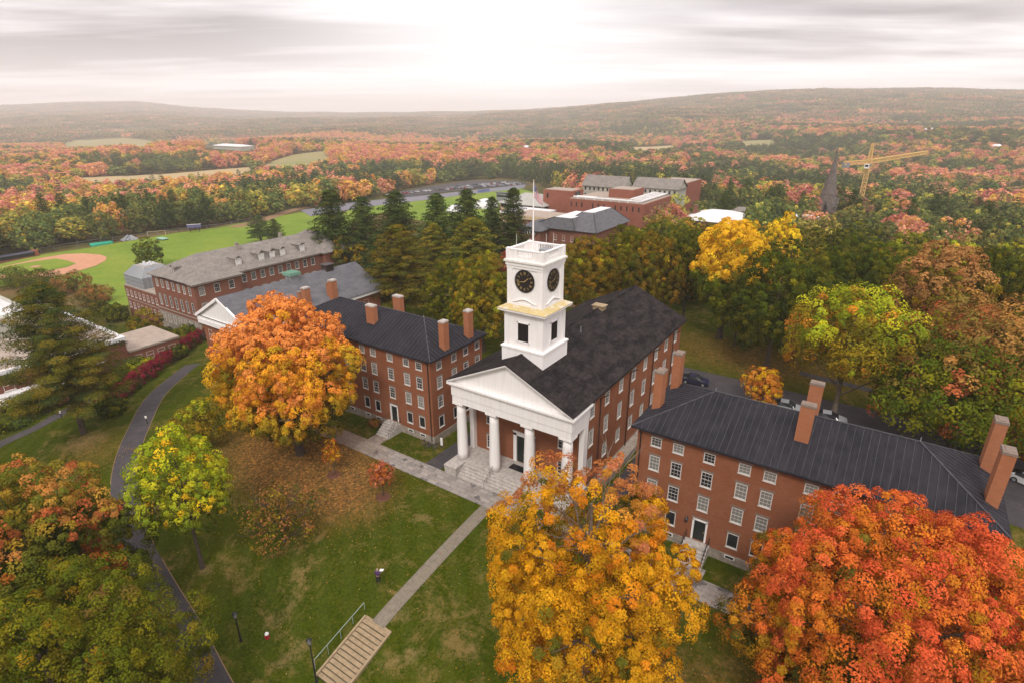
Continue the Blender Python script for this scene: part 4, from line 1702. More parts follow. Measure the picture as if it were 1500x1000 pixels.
# slate hip-roofed building with arched window
g = gz(-50, 125)
t = thing('music_building', (-50, 130, g), 'brick building with steep slate roofs, white flat tops and arched window behind the tower', 'brick building')
mb = MB()
mb.box(-67, -43, 123.6, 150, g - 2, 3.0)
mb.box(-69.5, -61.0, 118.2, 128, g - 2, 2.6)
mb.build('wall', M['brick_dark'], t)


def mansard(mb, x0, x1, y0, y1, z0, z1, ins4, top=1):
    b = len(mb.v)
    ia, ib_, ic, id_ = ins4
    mb.v += [(x0, y0, z0), (x1, y0, z0), (x1, y1, z0), (x0, y1, z0), (x0 + ia, y0 + ic, z1), (x1 - ib_, y0 + ic, z1), (x1 - ib_, y1 - id_, z1), (x0 + ia, y1 - id_, z1)]
    for f in ((4, 5, 6, 7), (0, 1, 5, 4), (1, 2, 6, 5), (2, 3, 7, 6), (3, 0, 4, 7)):
        mb.f.append(tuple(b + k for k in f))
        mb.m.append(top if f[0] == 4 else 0)
    for (a, c) in (((x0, y0), (x0 + ia, y0 + ic)), ((x1, y0), (x1 - ib_, y0 + ic)), ((x1, y1), (x1 - ib_, y1 - id_))):
        mb.bar((*a, z0 + .05), (*c, z1 + .05), .3, .15, 2)


mb = MB()
mansard(mb, -57.5, -42.3, 122.8, 151, 3.0, 8.1, (5.8, 5.2, 8, 6))
mansard(mb, -69, -50, 122.5, 151, 3.0, 6.8, (10.5, 2.0, 1.5, 12))
hip_roof(mb, -70.3, -60.2, 117.5, 131, 2.6, 5.2, 4.0, 4.0, .2, along='y')
mb.build('roof', [M['slate_blue'], M['membrane'], M['iron']], t)
mb = MB()
pts = []
for k in range(13):
    a = PI * k / 12
    pts.append((-65.2 + 2.9 * math.cos(a), 118.0, 1.2 + 2.2 * math.sin(a)))
b = len(mb.v)
mb.v += pts
mb.f.append(tuple(b + k for k in range(13)))
mb.m.append(0)
mb.tube([(p[0], p[1] - .1, p[2] + .1) for p in pts], .28, 6, 2)
for k in range(6): mb.box(-67.8 + k, -67.62 + k, 117.8, 117.95, 1.2, 3.0 - .35 * abs(k - 2.5) ** 1.3 * .4, 1)
mb.build('arched_window', [M['pane_dark'], M['white'], M['iron']], t)
for k in range(3):
    put_window(t, 'y', 118.2, -1, -67.1 + 1.9 * k, -1.2, .9, 1.8, 2, 2, 'far', 0)
    put_window(t, 'y', 118.2, -1, -67.1 + 1.9 * k, -4.2, .9, 1.8, 2, 2, 'far', 0)
for k in range(5):
    put_window(t, 'y', 123.6, -1, -58 + 3.2 * k, 0, 1.0, 1.8, 2, 2, 'far', 0)

# field house with pale hipped roof and tan-edged hall left of the brick complex
g = gz(-105, 185)
t = thing('field_house', (-112, 190, g), 'field house with pale grey hipped roof and white side roof left of the brick complex', 'sports hall')
mb = MB()
mb.box(-126, -101, 187, 209, g - 2, -1.0)
mb.box(-112, -93, 168, 184, g - 2, -2.2)
mb.build('wall', M['tan'], t)
mb = MB()
hip_roof(mb, -127, -100, 186, 210, -1.0, 3.0, 9, 9, .3, along='x')
mb.build('roof', plain('pale_standing_roof', (.34, .335, .30), .1, .4), t)
mb = MB()
mb.box(-112.5, -92.5, 167.5, 184.5, -2.2, -1.6)
mb.build('side_roof', M['membrane'], t)
mb = MB()
mb.box(-101.05, -100.9, 188, 208, -3, -1.3)
mb.box(-125, -102, 186.85, 186.98, -3, -1.3)
mb.build('window_strip', M['pane_dark'], t)
g = gz(-80, 150)
t = thing('dormitory_block', (-84, 160, g), 'low brick block with tan cornice left of the slate-roofed building with the arched window', 'brick building')
mb = MB()
mb.box(-94, -76, 150, 164, g - 2, -.4)
mb.build('wall', M['brick_dark'], t)
mb = MB()
mb.box(-94.6, -75.4, 149.3, 164.6, -.4, .9)
mb.build('cornice', M['tan'], t)
mb = MB()
mb.box(-94, -76, 149.9, 164, .9, 1.1)
mb.build('roof', M['gravel_roof'], t)
for k in range(8):
    for z in (-1.2, -4.2): put_window(t, 'y', 150, -1, -93 + 2.2 * k, z - .6, 1.0, 1.6, 2, 2, 'far', 0)
for k in range(4):
    for z in (-1.2, -4.2): put_window(t, 'x', -76, 1, 152 + 3 * k, z - .6, 1.0, 1.6, 2, 2, 'far', 0)


def house(name, label, px, py, w, l, e, rise, roofm, wallm, z=None, cat='house', chim=0, grp=None, rot=0):
    p = at(px, py)
    x, y = p[0], p[1]
    g = gz(x, y)
    t = thing(name, (x, y, g), label, cat, grp)
    mb = MB()
    mb.box(x - w / 2, x + w / 2, y - l / 2, y + l / 2, g - 2, g + e)
    mb.build('wall', M[wallm], t)
    mb = MB()
    hip_roof(mb, x - w / 2 - .5, x + w / 2 + .5, y - l / 2 - .5, y + l / 2 + .5, g + e, g + e + rise, min(w, l) * .45, min(w, l) * .45, .2, along='x' if w >= l else 'y')
    mb.build('roof', M[roofm], t)
    for k in range(int(w // 2.4)):
        m2 = MB()
        u = x - w / 2 + 1.3 + 2.4 * k
        m2.box(u - .45, u + .45, y - l / 2 - .05, y - l / 2 + .05, g + e - 2.4, g + e - 1.0)
        m2.build('window', M['pane_dark'], t)
    for k in range(chim):
        chimney(t, x + (-1) ** k * w * .38, y - l * .1 * k, g + e, g + e + rise + 1.3, 1.4, 1.4, 'brick_dark')
    return t


house('white_roofed_house', 'brick house with white hipped roof and two chimneys, well left of the church spire', 1052, 352, 26, 22, 9, 3.2, 'membrane', 'brick_dark', chim=2)
house('white_roofed_annex', 'small building with flat white roof just left of the church spire', 1172, 350, 15, 10, 9.5, .8, 'membrane', 'brick_dark')
house('teal_roofed_shed', 'long shed with teal walls and pale roof in the orange woods at far right', 1431, 325, 26, 14, 6, 1.2, 'membrane', 'teal')
house('white_cottage', 'small white building among red trees at the far right edge of the woods', 1392, 333, 9, 8, 4, .8, 'membrane', 'cream_wall')
house('white_cottage', 'small white cottage behind the trees at the right edge of the photo', 1498, 333, 8, 8, 4, 1.5, 'membrane', 'cream_wall')
house('grey_roofed_house', 'grey roofed house half hidden in trees right of the brick complex', 1090, 334, 16, 11, 7, 2.6, 'slate', 'brick_dark')
house('farm_greenhouse', 'long low white greenhouse in the far valley left of the hay meadow', 342, 219, 85, 28, 6, 3, 'membrane', 'cream_wall')
for i_, (px, py) in enumerate(((20, 357), (50, 353), (101, 346), (66, 362))):
    house('white_house', ['white house behind the dugout, leftmost of four glimpsed through the trees', 'white house second from the left behind the dugout trees', 'rightmost white gabled house of four, among trees above the green tarpaulin', 'low white house third from the left above the dugout'][i_], px, py - 6, 9, 8, 5, 2, 'membrane', 'cream_wall', grp='white houses behind the ball field')
for i_, (px, py) in enumerate(((771, 222), (1352, 196), (1365, 194), (1458, 222))):
    house('farmhouse', ['white farmhouse alone in the far woods above the flagpole', 'far white farmhouse at the foot of the right-hand hill, left of a pair', 'far white farmhouse at the foot of the right-hand hill, right of a pair', 'far white farmhouse in the woods near the right edge'][i_], px, py, 16, 12, 7, 3, 'membrane', 'cream_wall', grp='far farmhouses')

# ------------------------------------------------------------------ church spire
sx, sy = 6.0, 292.0
g = gz(sx, sy)
t = thing('church_spire', (sx, sy, g), 'tall tapering brown stone church spire with pointed belfry openings, left of the crane', 'church')
mb = MB()


def octs(mb, x, y, z0, z1, r0, r1, n=8, mi=0):
    b = len(mb.v)
    for z, r in ((z0, r0), (z1, r1)):
        for k in range(n):
            a = 2 * PI * (k + .5) / n
            mb.v.append((x + r * math.cos(a), y + r * math.sin(a), z))
    for k in range(n):
        k2 = (k + 1) % n
        mb.f.append((b + k, b + k2, b + n + k2, b + n + k))
        mb.m.append(mi)
    mb.f.append(tuple(b + n + k for k in range(n)))
    mb.m.append(mi)


ZT = 23.6
zb_ = g - 1
mb.box(sx - 4.6, sx + 4.6, sy - 4.6, sy + 4.6, zb_, -7.0)
for a in (-1, 1):
    for b_ in (-1, 1):
        mb.box(sx + a * 4.6 - .9, sx + a * 4.6 + .9, sy + b_ * 4.6 - .9, sy + b_ * 4.6 + .9, zb_, -8.0)
        octs(mb, sx + a * 4.3, sy + b_ * 4.3, -8.0, -2.0, 1.1, .08, 6)
octs(mb, sx, sy, -7.0, 1.0, 4.9, 3.6)
octs(mb, sx, sy, 1.0, 12.0, 3.6, 1.55)
octs(mb, sx, sy, 12.0, ZT, 1.55, .1)
for z, r in ((-7, 5.0), (1.0, 3.75), (6.5, 2.75), (12.0, 1.7)):
    octs(mb, sx, sy, z - .3, z + .1, r + .1, r + .1)
mb.build('spire', M['spire'], t)
for k in range(4):
    a = PI / 2 * k + PI / 4 * 0
    ca, sa = math.cos(a), math.sin(a)
    rr = 4.75
    m2 = MB()
    pts = [(-.9, -12.5), (.9, -12.5), (.9, -9.5), (0, -7.4), (-.9, -9.5)]
    b0 = len(m2.v)
    for d_ in (rr - .3, rr + .02):
        m2.v += [(sx + ca * d_ - sa * u, sy + sa * d_ + ca * u, z) for u, z in pts]
    m2.f.append(tuple(b0 + 5 + i for i in range(5)))
    m2.m.append(0)
    m2.build('belfry_opening', M['dark'], t, recalc=True)
    m2 = MB()
    b0 = len(m2.v)
    for d_ in (3.2, 5.2):
        m2.v += [(sx + ca * d_ - sa * u, sy + sa * d_ + ca * u, z) for u, z in ((-1.6, -6.9), (1.6, -6.9), (0, -.8))]
    for f in ((0, 1, 2), (5, 4, 3), (0, 3, 4, 1), (1, 4, 5, 2), (2, 5, 3, 0)): m2.f.append(tuple(b0 + i for i in f)); m2.m.append(0)
    m2.build('gable', M['spire'], t, recalc=True)
    m2 = MB()
    m2.v = [(sx + ca * 5.23 - sa * u, sy + sa * 5.23 + ca * u, z) for u, z in ((-.7, -6.6), (.7, -6.6), (.7, -4.8), (0, -3.4), (-.7, -4.8))]
    m2.f = [(0, 1, 2, 3, 4)]
    m2.m = [0]
    m2.build('belfry_opening', M['dark'], t)

# ------------------------------------------------------------------ tower crane
px_, py_ = 18.5, 331.0
g = gz(px_, py_)
t = thing('tower_crane', (px_, py_, g), 'yellow lattice tower crane with long jib to the right and white cab, beyond the trees', 'crane')


def lattice(mb, a, b, w0, w1, step, th=.16):
    a, b = Vector(a), Vector(b)
    d = (b - a).normalized()
    s = d.cross(Vector((0, 0, 1)))
    if s.length < .1: s = Vector((1, 0, 0))
    s.normalize()
    u = s.cross(d).normalized()
    n = max(1, int((b - a).length / step))
    prev = None
    for i in range(n + 1):
        f = i / n
        p = a.lerp(b, f)
        w = (w0 + (w1 - w0) * f) / 2
        c = [p + s * x * w + u * y * w for x, y in ((-1, -1), (1, -1), (1, 1), (-1, 1))]
        if prev:
            for k in range(4):
                mb.bar(prev[k], c[k], th * 1.4)
                mb.bar(prev[k], c[(k + 1) % 4], th)
            for k in range(4): mb.bar(c[k], c[(k + 1) % 4], th)
        prev = c


HC = onX(1271, 234, px_)[2]
mb = MB()
lattice(mb, (px_, py_, g), (px_, py_, 12.0), 2.1, 2.1, 2.1, .24)
mb.build('mast', M['crane'], t)
mb = MB()
lattice(mb, (px_, py_, 13.5), (px_, py_, 24.0), 2.0, .8, 2.0, .24)
mb.build('tower_head', M['crane'], t)
jd = Vector((.80, .60, 0)).normalized()
c0 = Vector((px_, py_, 14.6))
mb = MB()
lattice(mb, c0, c0 + jd * 31.5 + Vector((0, 0, 4.6)), 1.9, 1.4, 2.0, .22)
mb.build('jib', M['crane'], t)
mb = MB()
lattice(mb, c0, c0 - jd * 13.5 + Vector((0, 0, -.8)), 1.7, 1.7, 2.0, .2)
mb.build('counter_jib', M['crane'], t)
mb = MB()
q_ = c0 - jd * 12.5
mb.box(q_.x - 1.8, q_.x + 1.8, q_.y - 1, q_.y + 1, 11.6, 13.9)
mb.build('counterweight', M['grey_metal'], t)
mb = MB()
mb.tube([(px_, py_, 24), tuple(c0 + jd * 22 + Vector((0, 0, 3.4)))], .09, 5)
mb.tube([(px_, py_, 24), tuple(c0 - jd * 12)], .09, 5)
mb.build('stay_cable', M['crane'], t)
mb = MB()
mb.box(px_ - 1.3, px_ + 1.3, py_ - 1.3, py_ + 1.3, 12.0, 13.5, 1)
mb.box(px_ - 1.6, px_ + .6, py_ - 3.2, py_ - 1.3, 11.2, 13.4, 0)
mb.box(px_ - 1.3, px_ + .3, py_ - 3.25, py_ - 3.19, 12.0, 13.1, 2)
mb.build('cab', [M['white'], M['grey_metal'], M['pane_dark']], t)
# ------------------------------------------------------------------ lawn stairs
t0_ = onz(525, 898, -3.2)
sx0, sx1 = 5.55, 8.75
ys = -21.7
zt = gz(7.2, ys) + .02
NS = 13
RH = (zt - gz(7.2, ys - .43 * NS) - .05) / NS
lift = max(gz(x_, ys - .43 * k_) - (zt - RH * k_) for k_ in range(NS + 1) for x_ in (5.5, 7.2, 8.8))
zt += max(0, lift) + .0
t = thing('lawn_stairs', ((sx0 + sx1) / 2, ys - 2.5, zt - 2), 'wide weathered wooden stairs stepping down the lawn at the foot of the straight path', 'stairs')
mb = MB()
for i in range(NS):
    y = ys - .43 * i
    mb.box(sx0 + .15, sx1 - .15, y - .385, y, zt - RH * i - .09, zt - RH * i + .0)
    mb.box(sx0 + .15, sx1 - .15, y - .425, y - .36, zt - RH * (i + 1) - .02, zt - RH * i - .09, 1)
mb.build('tread', [M['wood'], M['dark']], t)
for x in (sx0, sx1):
    mb = MB()
    mb.bar((x, ys + .2, zt + .0), (x, ys - .43 * NS, zt - RH * NS + .0), .2, .3)
    mb.build('side_kerb', M['wood'], t)
mb = MB()
mb.box(sx0, sx1, ys, ys + .55, zt - .4, zt + .035)
mb.build('top_slab', M['wood'], t)
mb = MB()
x = sx0 - .55
a, b = Vector((x, ys + .6, zt + .0)), Vector((x, ys - 5.2, zt - RH * 12))
mb.tube([a + Vector((0, 0, .95)), b + Vector((0, 0, .95))], .035, 8)
for k in range(5):
    p = a.lerp(b, k / 4)
    mb.tube([p - Vector((0, 0, .3)), p + Vector((0, 0, .95))], .03, 8)
mb.build('handrail', plain('rail_pale_green', (.24, .29, .25), .1, 2), t)


# ------------------------------------------------------------------ lamp posts
def lamp_post(label, p, h, group='black lamp posts on the lawn'):
    x, y = float(p[0]), float(p[1])
    g = gz(x, y)
    t = thing('lamp_post', (x, y, g), label, 'lamp post', group)
    mb = MB()
    mb.cyl(x, y, g - .2, g + .25, .16, .13, 10)
    mb.tube([(x, y, g + .25), (x, y, g + h * .5), (x, y, g + h - .75)], [.085, .065, .055], 10)
    mb.build('post', M['iron'], t)
    mb = MB()
    mb.cyl(x, y, g + h - .78, g + h - .68, .14, .16, 10)
    mb.cyl(x, y, g + h - .22, g + h - .08, .24, .10, 10)
    mb.cyl(x, y, g + h - .08, g + h, .05, .02, 8)
    for k in range(6):
        a = PI / 3 * k
        mb.tube([(x + .14 * math.cos(a), y + .14 * math.sin(a), g + h - .7), (x + .2 * math.cos(a), y + .2 * math.sin(a), g + h - .2)], .012, 4)
    ln = mb.build('lantern', M['iron'], t)
    mb = MB()
    mb.cyl(x, y, g + h - .68, g + h - .24, .12, .17, 10)
    mb.build('lamp_glass', plain('lamp_glass', (.30, .29, .27), .05, 1, .3), ln)
    return t


lamp_post('black lamp post standing on the lawn to the left of the white and red hydrant', at(353, 938), 3.5)
lamp_post('black lamp post beside the curved path under the yellow-green tree', at(232, 776), 3.1)
lamp_post('black lamp post at the bottom of the wooden stairs', (6.0, -27.6), 5.0)
lamp_post('black lamp post on the grass behind the left brick hall', (-11.5, 26.0), 3.6)

# hydrant
p = at(392, 934)
t = thing('fire_hydrant', (p[0], p[1], gz(p[0], p[1])), 'small red and white fire hydrant on the lawn beside the lamp post', 'hydrant')
x, y, g = p[0], p[1], gz(p[0], p[1])
mb = MB()
red = plain('hydrant_red', (.30, .02, .02), .05, 1)
mb.cyl(x, y, g - .1, g + .06, .2, .2, 14, 0)
mb.cyl(x, y, g + .06, g + .5, .13, .13, 14, 0)
mb.tube([(x - .24, y, g + .38), (x + .24, y, g + .38)], .07, 10, 0)
mb.tube([(x, y - .25, g + .34), (x, y, g + .34)], .085, 10, 0)
mb.build('barrel', red, t)
mb = MB()
mb.cyl(x, y, g + .5, g + .55, .18, .18, 14)
mb.tube([(x, y, g + .55), (x, y, g + .66), (x, y, g + .74)], [.15, .12, .04], 14)
mb.build('bonnet', M['white'], t)
# low sign posts near paths
for lab, q_ in (('short white-topped bollard at the left edge of the curved path', at(216, 620)), ('short white marker post beside the lower path under the pine', at(91, 612))):
    g = gz(q_[0], q_[1])
    t = thing('marker_post', (q_[0], q_[1], g), lab, 'marker post', 'marker posts by the paths')
    mb = MB()
    mb.cyl(q_[0], q_[1], g - .1, g + 1.0, .06, .06, 8)
    mb.build('post', M['iron'], t)
    mb = MB()
    mb.box(q_[0] - .13, q_[0] + .13, q_[1] - .1, q_[1] + .1, g + .95, g + 1.3)
    mb.build('cap', M['white'], t)
# white sign by the black side walk
q_ = (-4.9, 1.6)
t = thing('path_sign', (q_[0], q_[1], GZ0), 'narrow white sign post beside the black walk left of the white columns', 'sign')
mb = MB()
mb.cyl(q_[0], q_[1], GZ0 - .1, GZ0 + .5, .04, .04, 8)
mb.build('post', M['iron'], t)
mb = MB()
mb.box(q_[0] - .18, q_[0] + .18, q_[1] - .03, q_[1] + .03, GZ0 + .45, GZ0 + 1.55)
mb.build('board', M['white'], t)

# dark bicycles leaning by the corner of the left hall
t = None


def bicycle(x, y, rz, label, first=None):
    if first is not None:
        o = first.copy()
        COL.objects.link(o)
        o.location = (x, y, GZ0)
        o.rotation_euler = (0, 0, rz)
        o['label'] = label
        for ch in first.children:
            c = ch.copy()
            COL.objects.link(c)
            c.parent = o
        return o
    t = thing('bicycle', (0, 0, 0), label, 'bicycle', 'bicycles by the hall corner')
    for cx_ in (-.52, .52):
        mb = MB()
        for r in (.33,):
            pts = [(cx_ + r * math.cos(2 * PI * k / 20), 0, .35 + r * math.sin(2 * PI * k / 20)) for k in range(21)]
            mb.tube(pts, .02, 5, 0)
        for k in range(8): mb.tube([(cx_, 0, .35), (cx_ + .32 * math.cos(PI * k / 4), 0, .35 + .32 * math.sin(PI * k / 4))], .005, 3, 1)
        mb.build('wheel', [M['iron'], M['grey_metal']], t)
    mb = MB()
    for a, b in (((-.52, 0, .35), (-.15, 0, .3)), ((-.15, 0, .3), (-.28, 0, .8)), ((-.52, 0, .35), (-.25, 0, .72)), ((-.25, 0, .72), (.35, 0, .78)), ((-.15, 0, .3), (.37, 0, .68)), ((.35, 0, .85), (.52, 0, .35))):
        mb.tube([a, b], .02, 6)
    mb.build('frame', plain('bike_purple', (.09, .06, .12), .05, 1), t)
    mb = MB()
    mb.box(-.4, -.16, -.07, .07, .8, .86)
    mb.build('saddle', M['iron'], t)
    mb = MB()
    mb.tube([(.3, -.28, .95), (.38, 0, .93), (.3, .28, .95)], .018, 6)
    mb.tube([(.35, 0, .8), (.37, 0, .94)], .018, 6)
    mb.build('handlebar', M['grey_metal'], t)
    t.location = (x, y, GZ0)
    t.rotation_euler = (0, 0, rz)
    return t


b0 = bicycle(-7.0, .95, .25, 'dark bicycle left of the downpipe at the left hall corner')
bicycle(-6.1, .75, .6, 'dark bicycle standing at the downpipe by the left hall corner', b0)
bicycle(-5.3, 1.35, 1.2, 'bicycle with pale wheels on the walk side of the left hall corner', b0)

# ------------------------------------------------------------------ low walls, kerb rail, sports-field things
mb = MB()
for k in range(12):
    x = 16 + k * 1.15
mb.bar((18.5, 36.9, -.75), (28.5, 36.4, -.75), .12, .25)
o = mb.build('guard_rail', M['membrane'])
tag(o, 'pale horizontal barrier rail along the rear road behind the right hall roof', 'guard rail')
p0, p1 = at(4, 385), at(56, 376)
t = thing('dugout', ((p0[0] + p1[0]) / 2, (p0[1] + p1[1]) / 2, gz(p0[0], p0[1])), 'long low dark dugout with brick end wall at the edge of the baseball infield', 'dugout')
gg = gz(p0[0], p0[1])
dv = Vector((p1[0] - p0[0], p1[1] - p0[1], 0))
nv = Vector((-dv.y, dv.x, 0)).normalized()
mb = MB()
a = Vector((p0[0], p0[1], gg)) - dv * .15
b = a + dv * 1.08
q = [a, b, b + nv * 3, a + nv * 3]
mb.prism([(v.x, v.y) for v in q], gg - .5, gg + 1.9)
mb.build('shelter_body', M['dark'], t, recalc=True)
mb = MB()
q = [a - nv * .4, b - nv * .4, b + nv * 3.3, a + nv * 3.3]
mb.prism([(v.x, v.y) for v in q], gg + 1.9, gg + 2.2)
mb.build('roof', plain('dugout_roof', (.06, .06, .09), .1, 1), t, recalc=True)
mb = MB()
q = [b, b + dv * .12, b + dv * .12 + nv * 3.3, b + nv * 3.3]
mb.prism([(v.x, v.y) for v in q], gg - .5, gg + 2.5)
mb.build('end_wall', M['brick_far'], t, recalc=True)
mb = MB()
q = [a - nv * .2, b - nv * .2, b - nv * .05, a - nv * .05]
mb.prism([(v.x, v.y) for v in q], gg - .3, gg + .6)
mb.build('bench_wall', M['brick_dark'], t, recalc=True)

p = at(286, 341)
g = gz(p[0], p[1])
t = thing('scoreboard', (p[0], p[1], g), 'purple-blue scoreboard on two posts at the far edge of the playing field', 'scoreboard')
mb = MB()
dr = Vector((.55, .83, 0))
c = Vector((p[0], p[1], 0))
for s in (-1, 1):
    q_ = c + dr * s * 2.0
    mb.cyl(q_.x, q_.y, g - .3, g + 2.6, .14, .14, 8)
mb.build('post', M['iron'], t)
mb = MB()
mb.bar(tuple(c - dr * 3.1) [:2] + (g + 3.1,), tuple(c + dr * 3.1)[:2] + (g + 3.1,), .3, 1.6)
mb.build('panel', plain('scoreboard_blue', (.10, .09, .20), .05, 1), t)
mb = MB()
mb.bar(tuple(c - dr * 3.1)[:2] + (g + 3.98,), tuple(c + dr * 3.1)[:2] + (g + 3.98,), .32, .14)
mb.build('header', M['white'], t)
a, b = at(217, 347), at(243, 345)
g = gz(a[0], a[1])
t = thing('field_goal', ((a[0] + b[0]) / 2, (a[1] + b[1]) / 2, g), 'white framed goal beside the tree line left of the scoreboard', 'goal')
mb = MB()
A, B = Vector((a[0], a[1], g)), Vector((b[0], b[1], g))
bk = Vector((-1.2, .7, 0))
for P_ in (A, B):
    mb.bar(P_, P_ + Vector((0, 0, 2.3)), .16)
    mb.bar(P_ + Vector((0, 0, 2.3)), P_ + bk + Vector((0, 0, .1)), .1)
mb.bar(A + Vector((0, 0, 2.3)), B + Vector((0, 0, 2.3)), .16)
mb.bar(A + bk + Vector((0, 0, .1)), B + bk + Vector((0, 0, .1)), .1)
mb.build('goal_frame', M['tan'], t)
pp = [at(*q_)[:2] for q_ in ((131, 359.5), (163, 355.2), (166, 357), (134, 362.3))]
g = gz(*pp[0])
mb = MB()
mb.prism([tuple(v) for v in pp], g - .2, g + .75)
o = mb.build('field_tarp', M['tarp'], recalc=True)
tag(o, 'bright green tarpaulin laid along the far edge of the baseball outfield', 'tarpaulin')
for k, (px, py, lab) in enumerate(((238, 352, 'flat teal-topped platform on the grass between the goal and the round pine'), (190, 352, 'grey heap of netting by the tree line left of the white goal'))):
    p = at(px, py)
    g = gz(p[0], p[1])
    t = thing(['batting_platform', 'net_pile'][k], (p[0], p[1], g), lab, ['platform', 'netting'][k])
    mb = MB()
    if k == 0:
        for sx_ in (-2.4, 2.4):
            for sy_ in (-1, 1): mb.box(p[0] + sx_ - .15, p[0] + sx_ + .15, p[1] + sy_ - .15, p[1] + sy_ + .15, g - .2, g + .7)
        mb.build('leg', M['iron'], t)
        mb = MB()
        mb.box(p[0] - 3, p[0] + 3, p[1] - 1.4, p[1] + 1.4, g + .7, g + .9)
        mb.build('deck', plain('platform_teal', (.25, .42, .33), .05, 1), t)
    else:
        for i in range(9):
            a = 2 * PI * i / 9
            mb.tube([(p[0] + 3 * math.cos(a), p[1] + 3 * math.sin(a), g - .1), (p[0] + .8 * math.cos(a + .4), p[1] + .8 * math.sin(a + .4), g + 1.8 + .4 * math.sin(3 * a))], [.9, .35], 6)
        mb.build('net', M['grey_metal'], t)
# outfield fence
mb = MB()
fpts = [at(*q_) for q_ in ((60, 371), (100, 364), (130, 359), (200, 350), (262, 341), (330, 333), (385, 321))]
for a, b in zip(fpts[:-1], fpts[1:]):
    n = max(1, int(np.hypot(*(b - a)[:2]) / 4))
    for i in range(n + 1):
        p = a + (b - a) * i / n
        mb.bar((p[0], p[1], p[2] - .2), (p[0], p[1], p[2] + 2.0), .1)
    mb.bar((a[0], a[1], a[2] + 1.95), (b[0], b[1], b[2] + 1.95), .09)
    mb.bar((a[0], a[1], a[2] + .9), (b[0], b[1], b[2] + .9), .06)
o = mb.build('outfield_fence', M['grey_metal'])
tag(o, 'thin grey post and rail fence between the outfield and the trees', 'fence')
# blue and white banner fence at the stadium, grandstand
a, b = at(700, 283.5), at(717, 281.5)
mb = MB()
A, B = Vector(a), Vector(b)
mb.bar(A + Vector((0, 0, 1.6)), B + Vector((0, 0, 1.6)), .3, 1.8)
for k in range(4): mb.bar(A.lerp(B, k / 3) - Vector((0, 0, .3)), A.lerp(B, k / 3) + Vector((0, 0, 1)), .2)
o = mb.build('field_barrier', plain('barrier_blue', (.13, .16, .34), .2, .3))
tag(o, 'blue and white barrier panels between the running track and the green field', 'barrier')
p = at(738, 296)
g = gz(p[0], p[1])
t = thing('press_box', (p[0], p[1], g), 'small grey press box standing at the edge of the far green field', 'press box')
mb = MB()
mb.box(p[0] - 5, p[0] + 5, p[1] - 2, p[1] + 2, g, g + 6)
mb.build('wall', M['grey_metal'], t)
mb = MB()
mb.box(p[0] - 4.5, p[0] + 4.5, p[1] - 2.05, p[1] - 1.95, g + 3.4, g + 4.8)
mb.build('window', M['pane_dark'], t)
mb = MB()
mb.box(p[0] - 5.4, p[0] + 5.4, p[1] - 2.4, p[1] + 2.4, g + 6, g + 6.4)
mb.build('roof', M['slate_blue'], t)
for k, (px, py, r, lab) in enumerate(((712, 299, 8, 'white domed tent roof showing between the tall pines left of the flagpole'), (668, 305, 6, 'smaller white domed roof between the pines, left of the other dome'))):
    p = at(px, py + 6)
    g = gz(p[0], p[1])
    t = thing('domed_tent', (p[0], p[1], g), lab, 'tent', 'white domes behind the pines')
    mb = MB()
    mb.tube([(p[0], p[1], g + r * .75 * math.sin(a_)) for a_ in np.linspace(0, PI / 2, 7)], [max(.05, r * math.cos(a_)) for a_ in np.linspace(0, PI / 2, 7)], 20)
    mb.build('dome', M['membrane'], t, smooth=True)
    mb = MB()
    mb.cyl(p[0], p[1], g - .3, g + .4, r + .1, r + .1, 20)
    mb.build('base_ring', M['grey_metal'], t)


# ------------------------------------------------------------------ cars
def car_mesh(col, name):
    mb = MB()
    # lofted cross-sections along x: (x, halfwidth, z_low, z_belt, z_roof)
    prof = [(-2.2, .74, .35, .80, .80), (-2.05, .84, .25, .92, .95), (-1.5, .88, .22, .95, 1.12), (-.95, .88, .22, .95, 1.42), (.15, .88, .22, .94, 1.46), (.75, .88, .22, .93, 1.20), (1.1, .88, .22, .90, .96), (1.9, .85, .24, .78, .80), (2.2, .74, .34, .66, .66)]
    rings = []
    for x, w, zl, zbt, zr in prof:
        wr = w * .74 if zr > zbt + .1 else w * .9
        rings.append([(x, -w, zl), (x, -w * 1.0, zbt), (x, -wr, zr), (x, wr, zr), (x, w, zbt), (x, w, zl)])
    for i in range(len(rings) - 1):
        a, b = rings[i], rings[i + 1]
        for k in range(5):
            glass = k in (1, 3) and prof[i][4] > prof[i][3] + .1 and prof[i + 1][4] > prof[i + 1][3] + .05
            top = k == 2 and (i in (1, 2, 4, 5)) and abs(prof[i][4] - prof[i + 1][4]) > .12
            mb.face([a[k], b[k], b[k + 1], a[k + 1]][::-1], 1 if (glass or top) else 0)
        mb.face([a[0], b[0], b[5], a[5]])
    mb.face(rings[0][::1])
    mb.face(rings[-1][::-1])
    for x in (-1.35, 1.35):
        for y in (-.8, .8):
            mb.tube([(x, y - .12, .33), (x, y + .12, .33)], .33, 14, 2)
            mb.tube([(x, y + math.copysign(.115, y), .33), (x, y + math.copysign(.13, y), .33)], .19, 10, 3)
    for y in (-.6, .6):
        mb.box(2.08, 2.2, y - .16, y + .16, .56, .68, 3)
        mb.box(-2.2, -2.08, y - .16, y + .16, .66, .8, 4)
    return mb.mesh(name, [col, M['pane_dark'], M['iron'], M['grey_metal'], red], None)


cols = {'white': (.62, .62, .62), 'silver': (.34, .35, .37), 'black': (.02, .02, .022), 'dark blue': (.018, .018, .045), 'red': (.28, .03, .03), 'grey': (.12, .125, .13)}
carm = {k: car_mesh(plain('car_paint_' + k.replace(' ', '_'), v, .02, 1, .3, .6), 'car_' + k.replace(' ', '_')) for k, v in cols.items()}


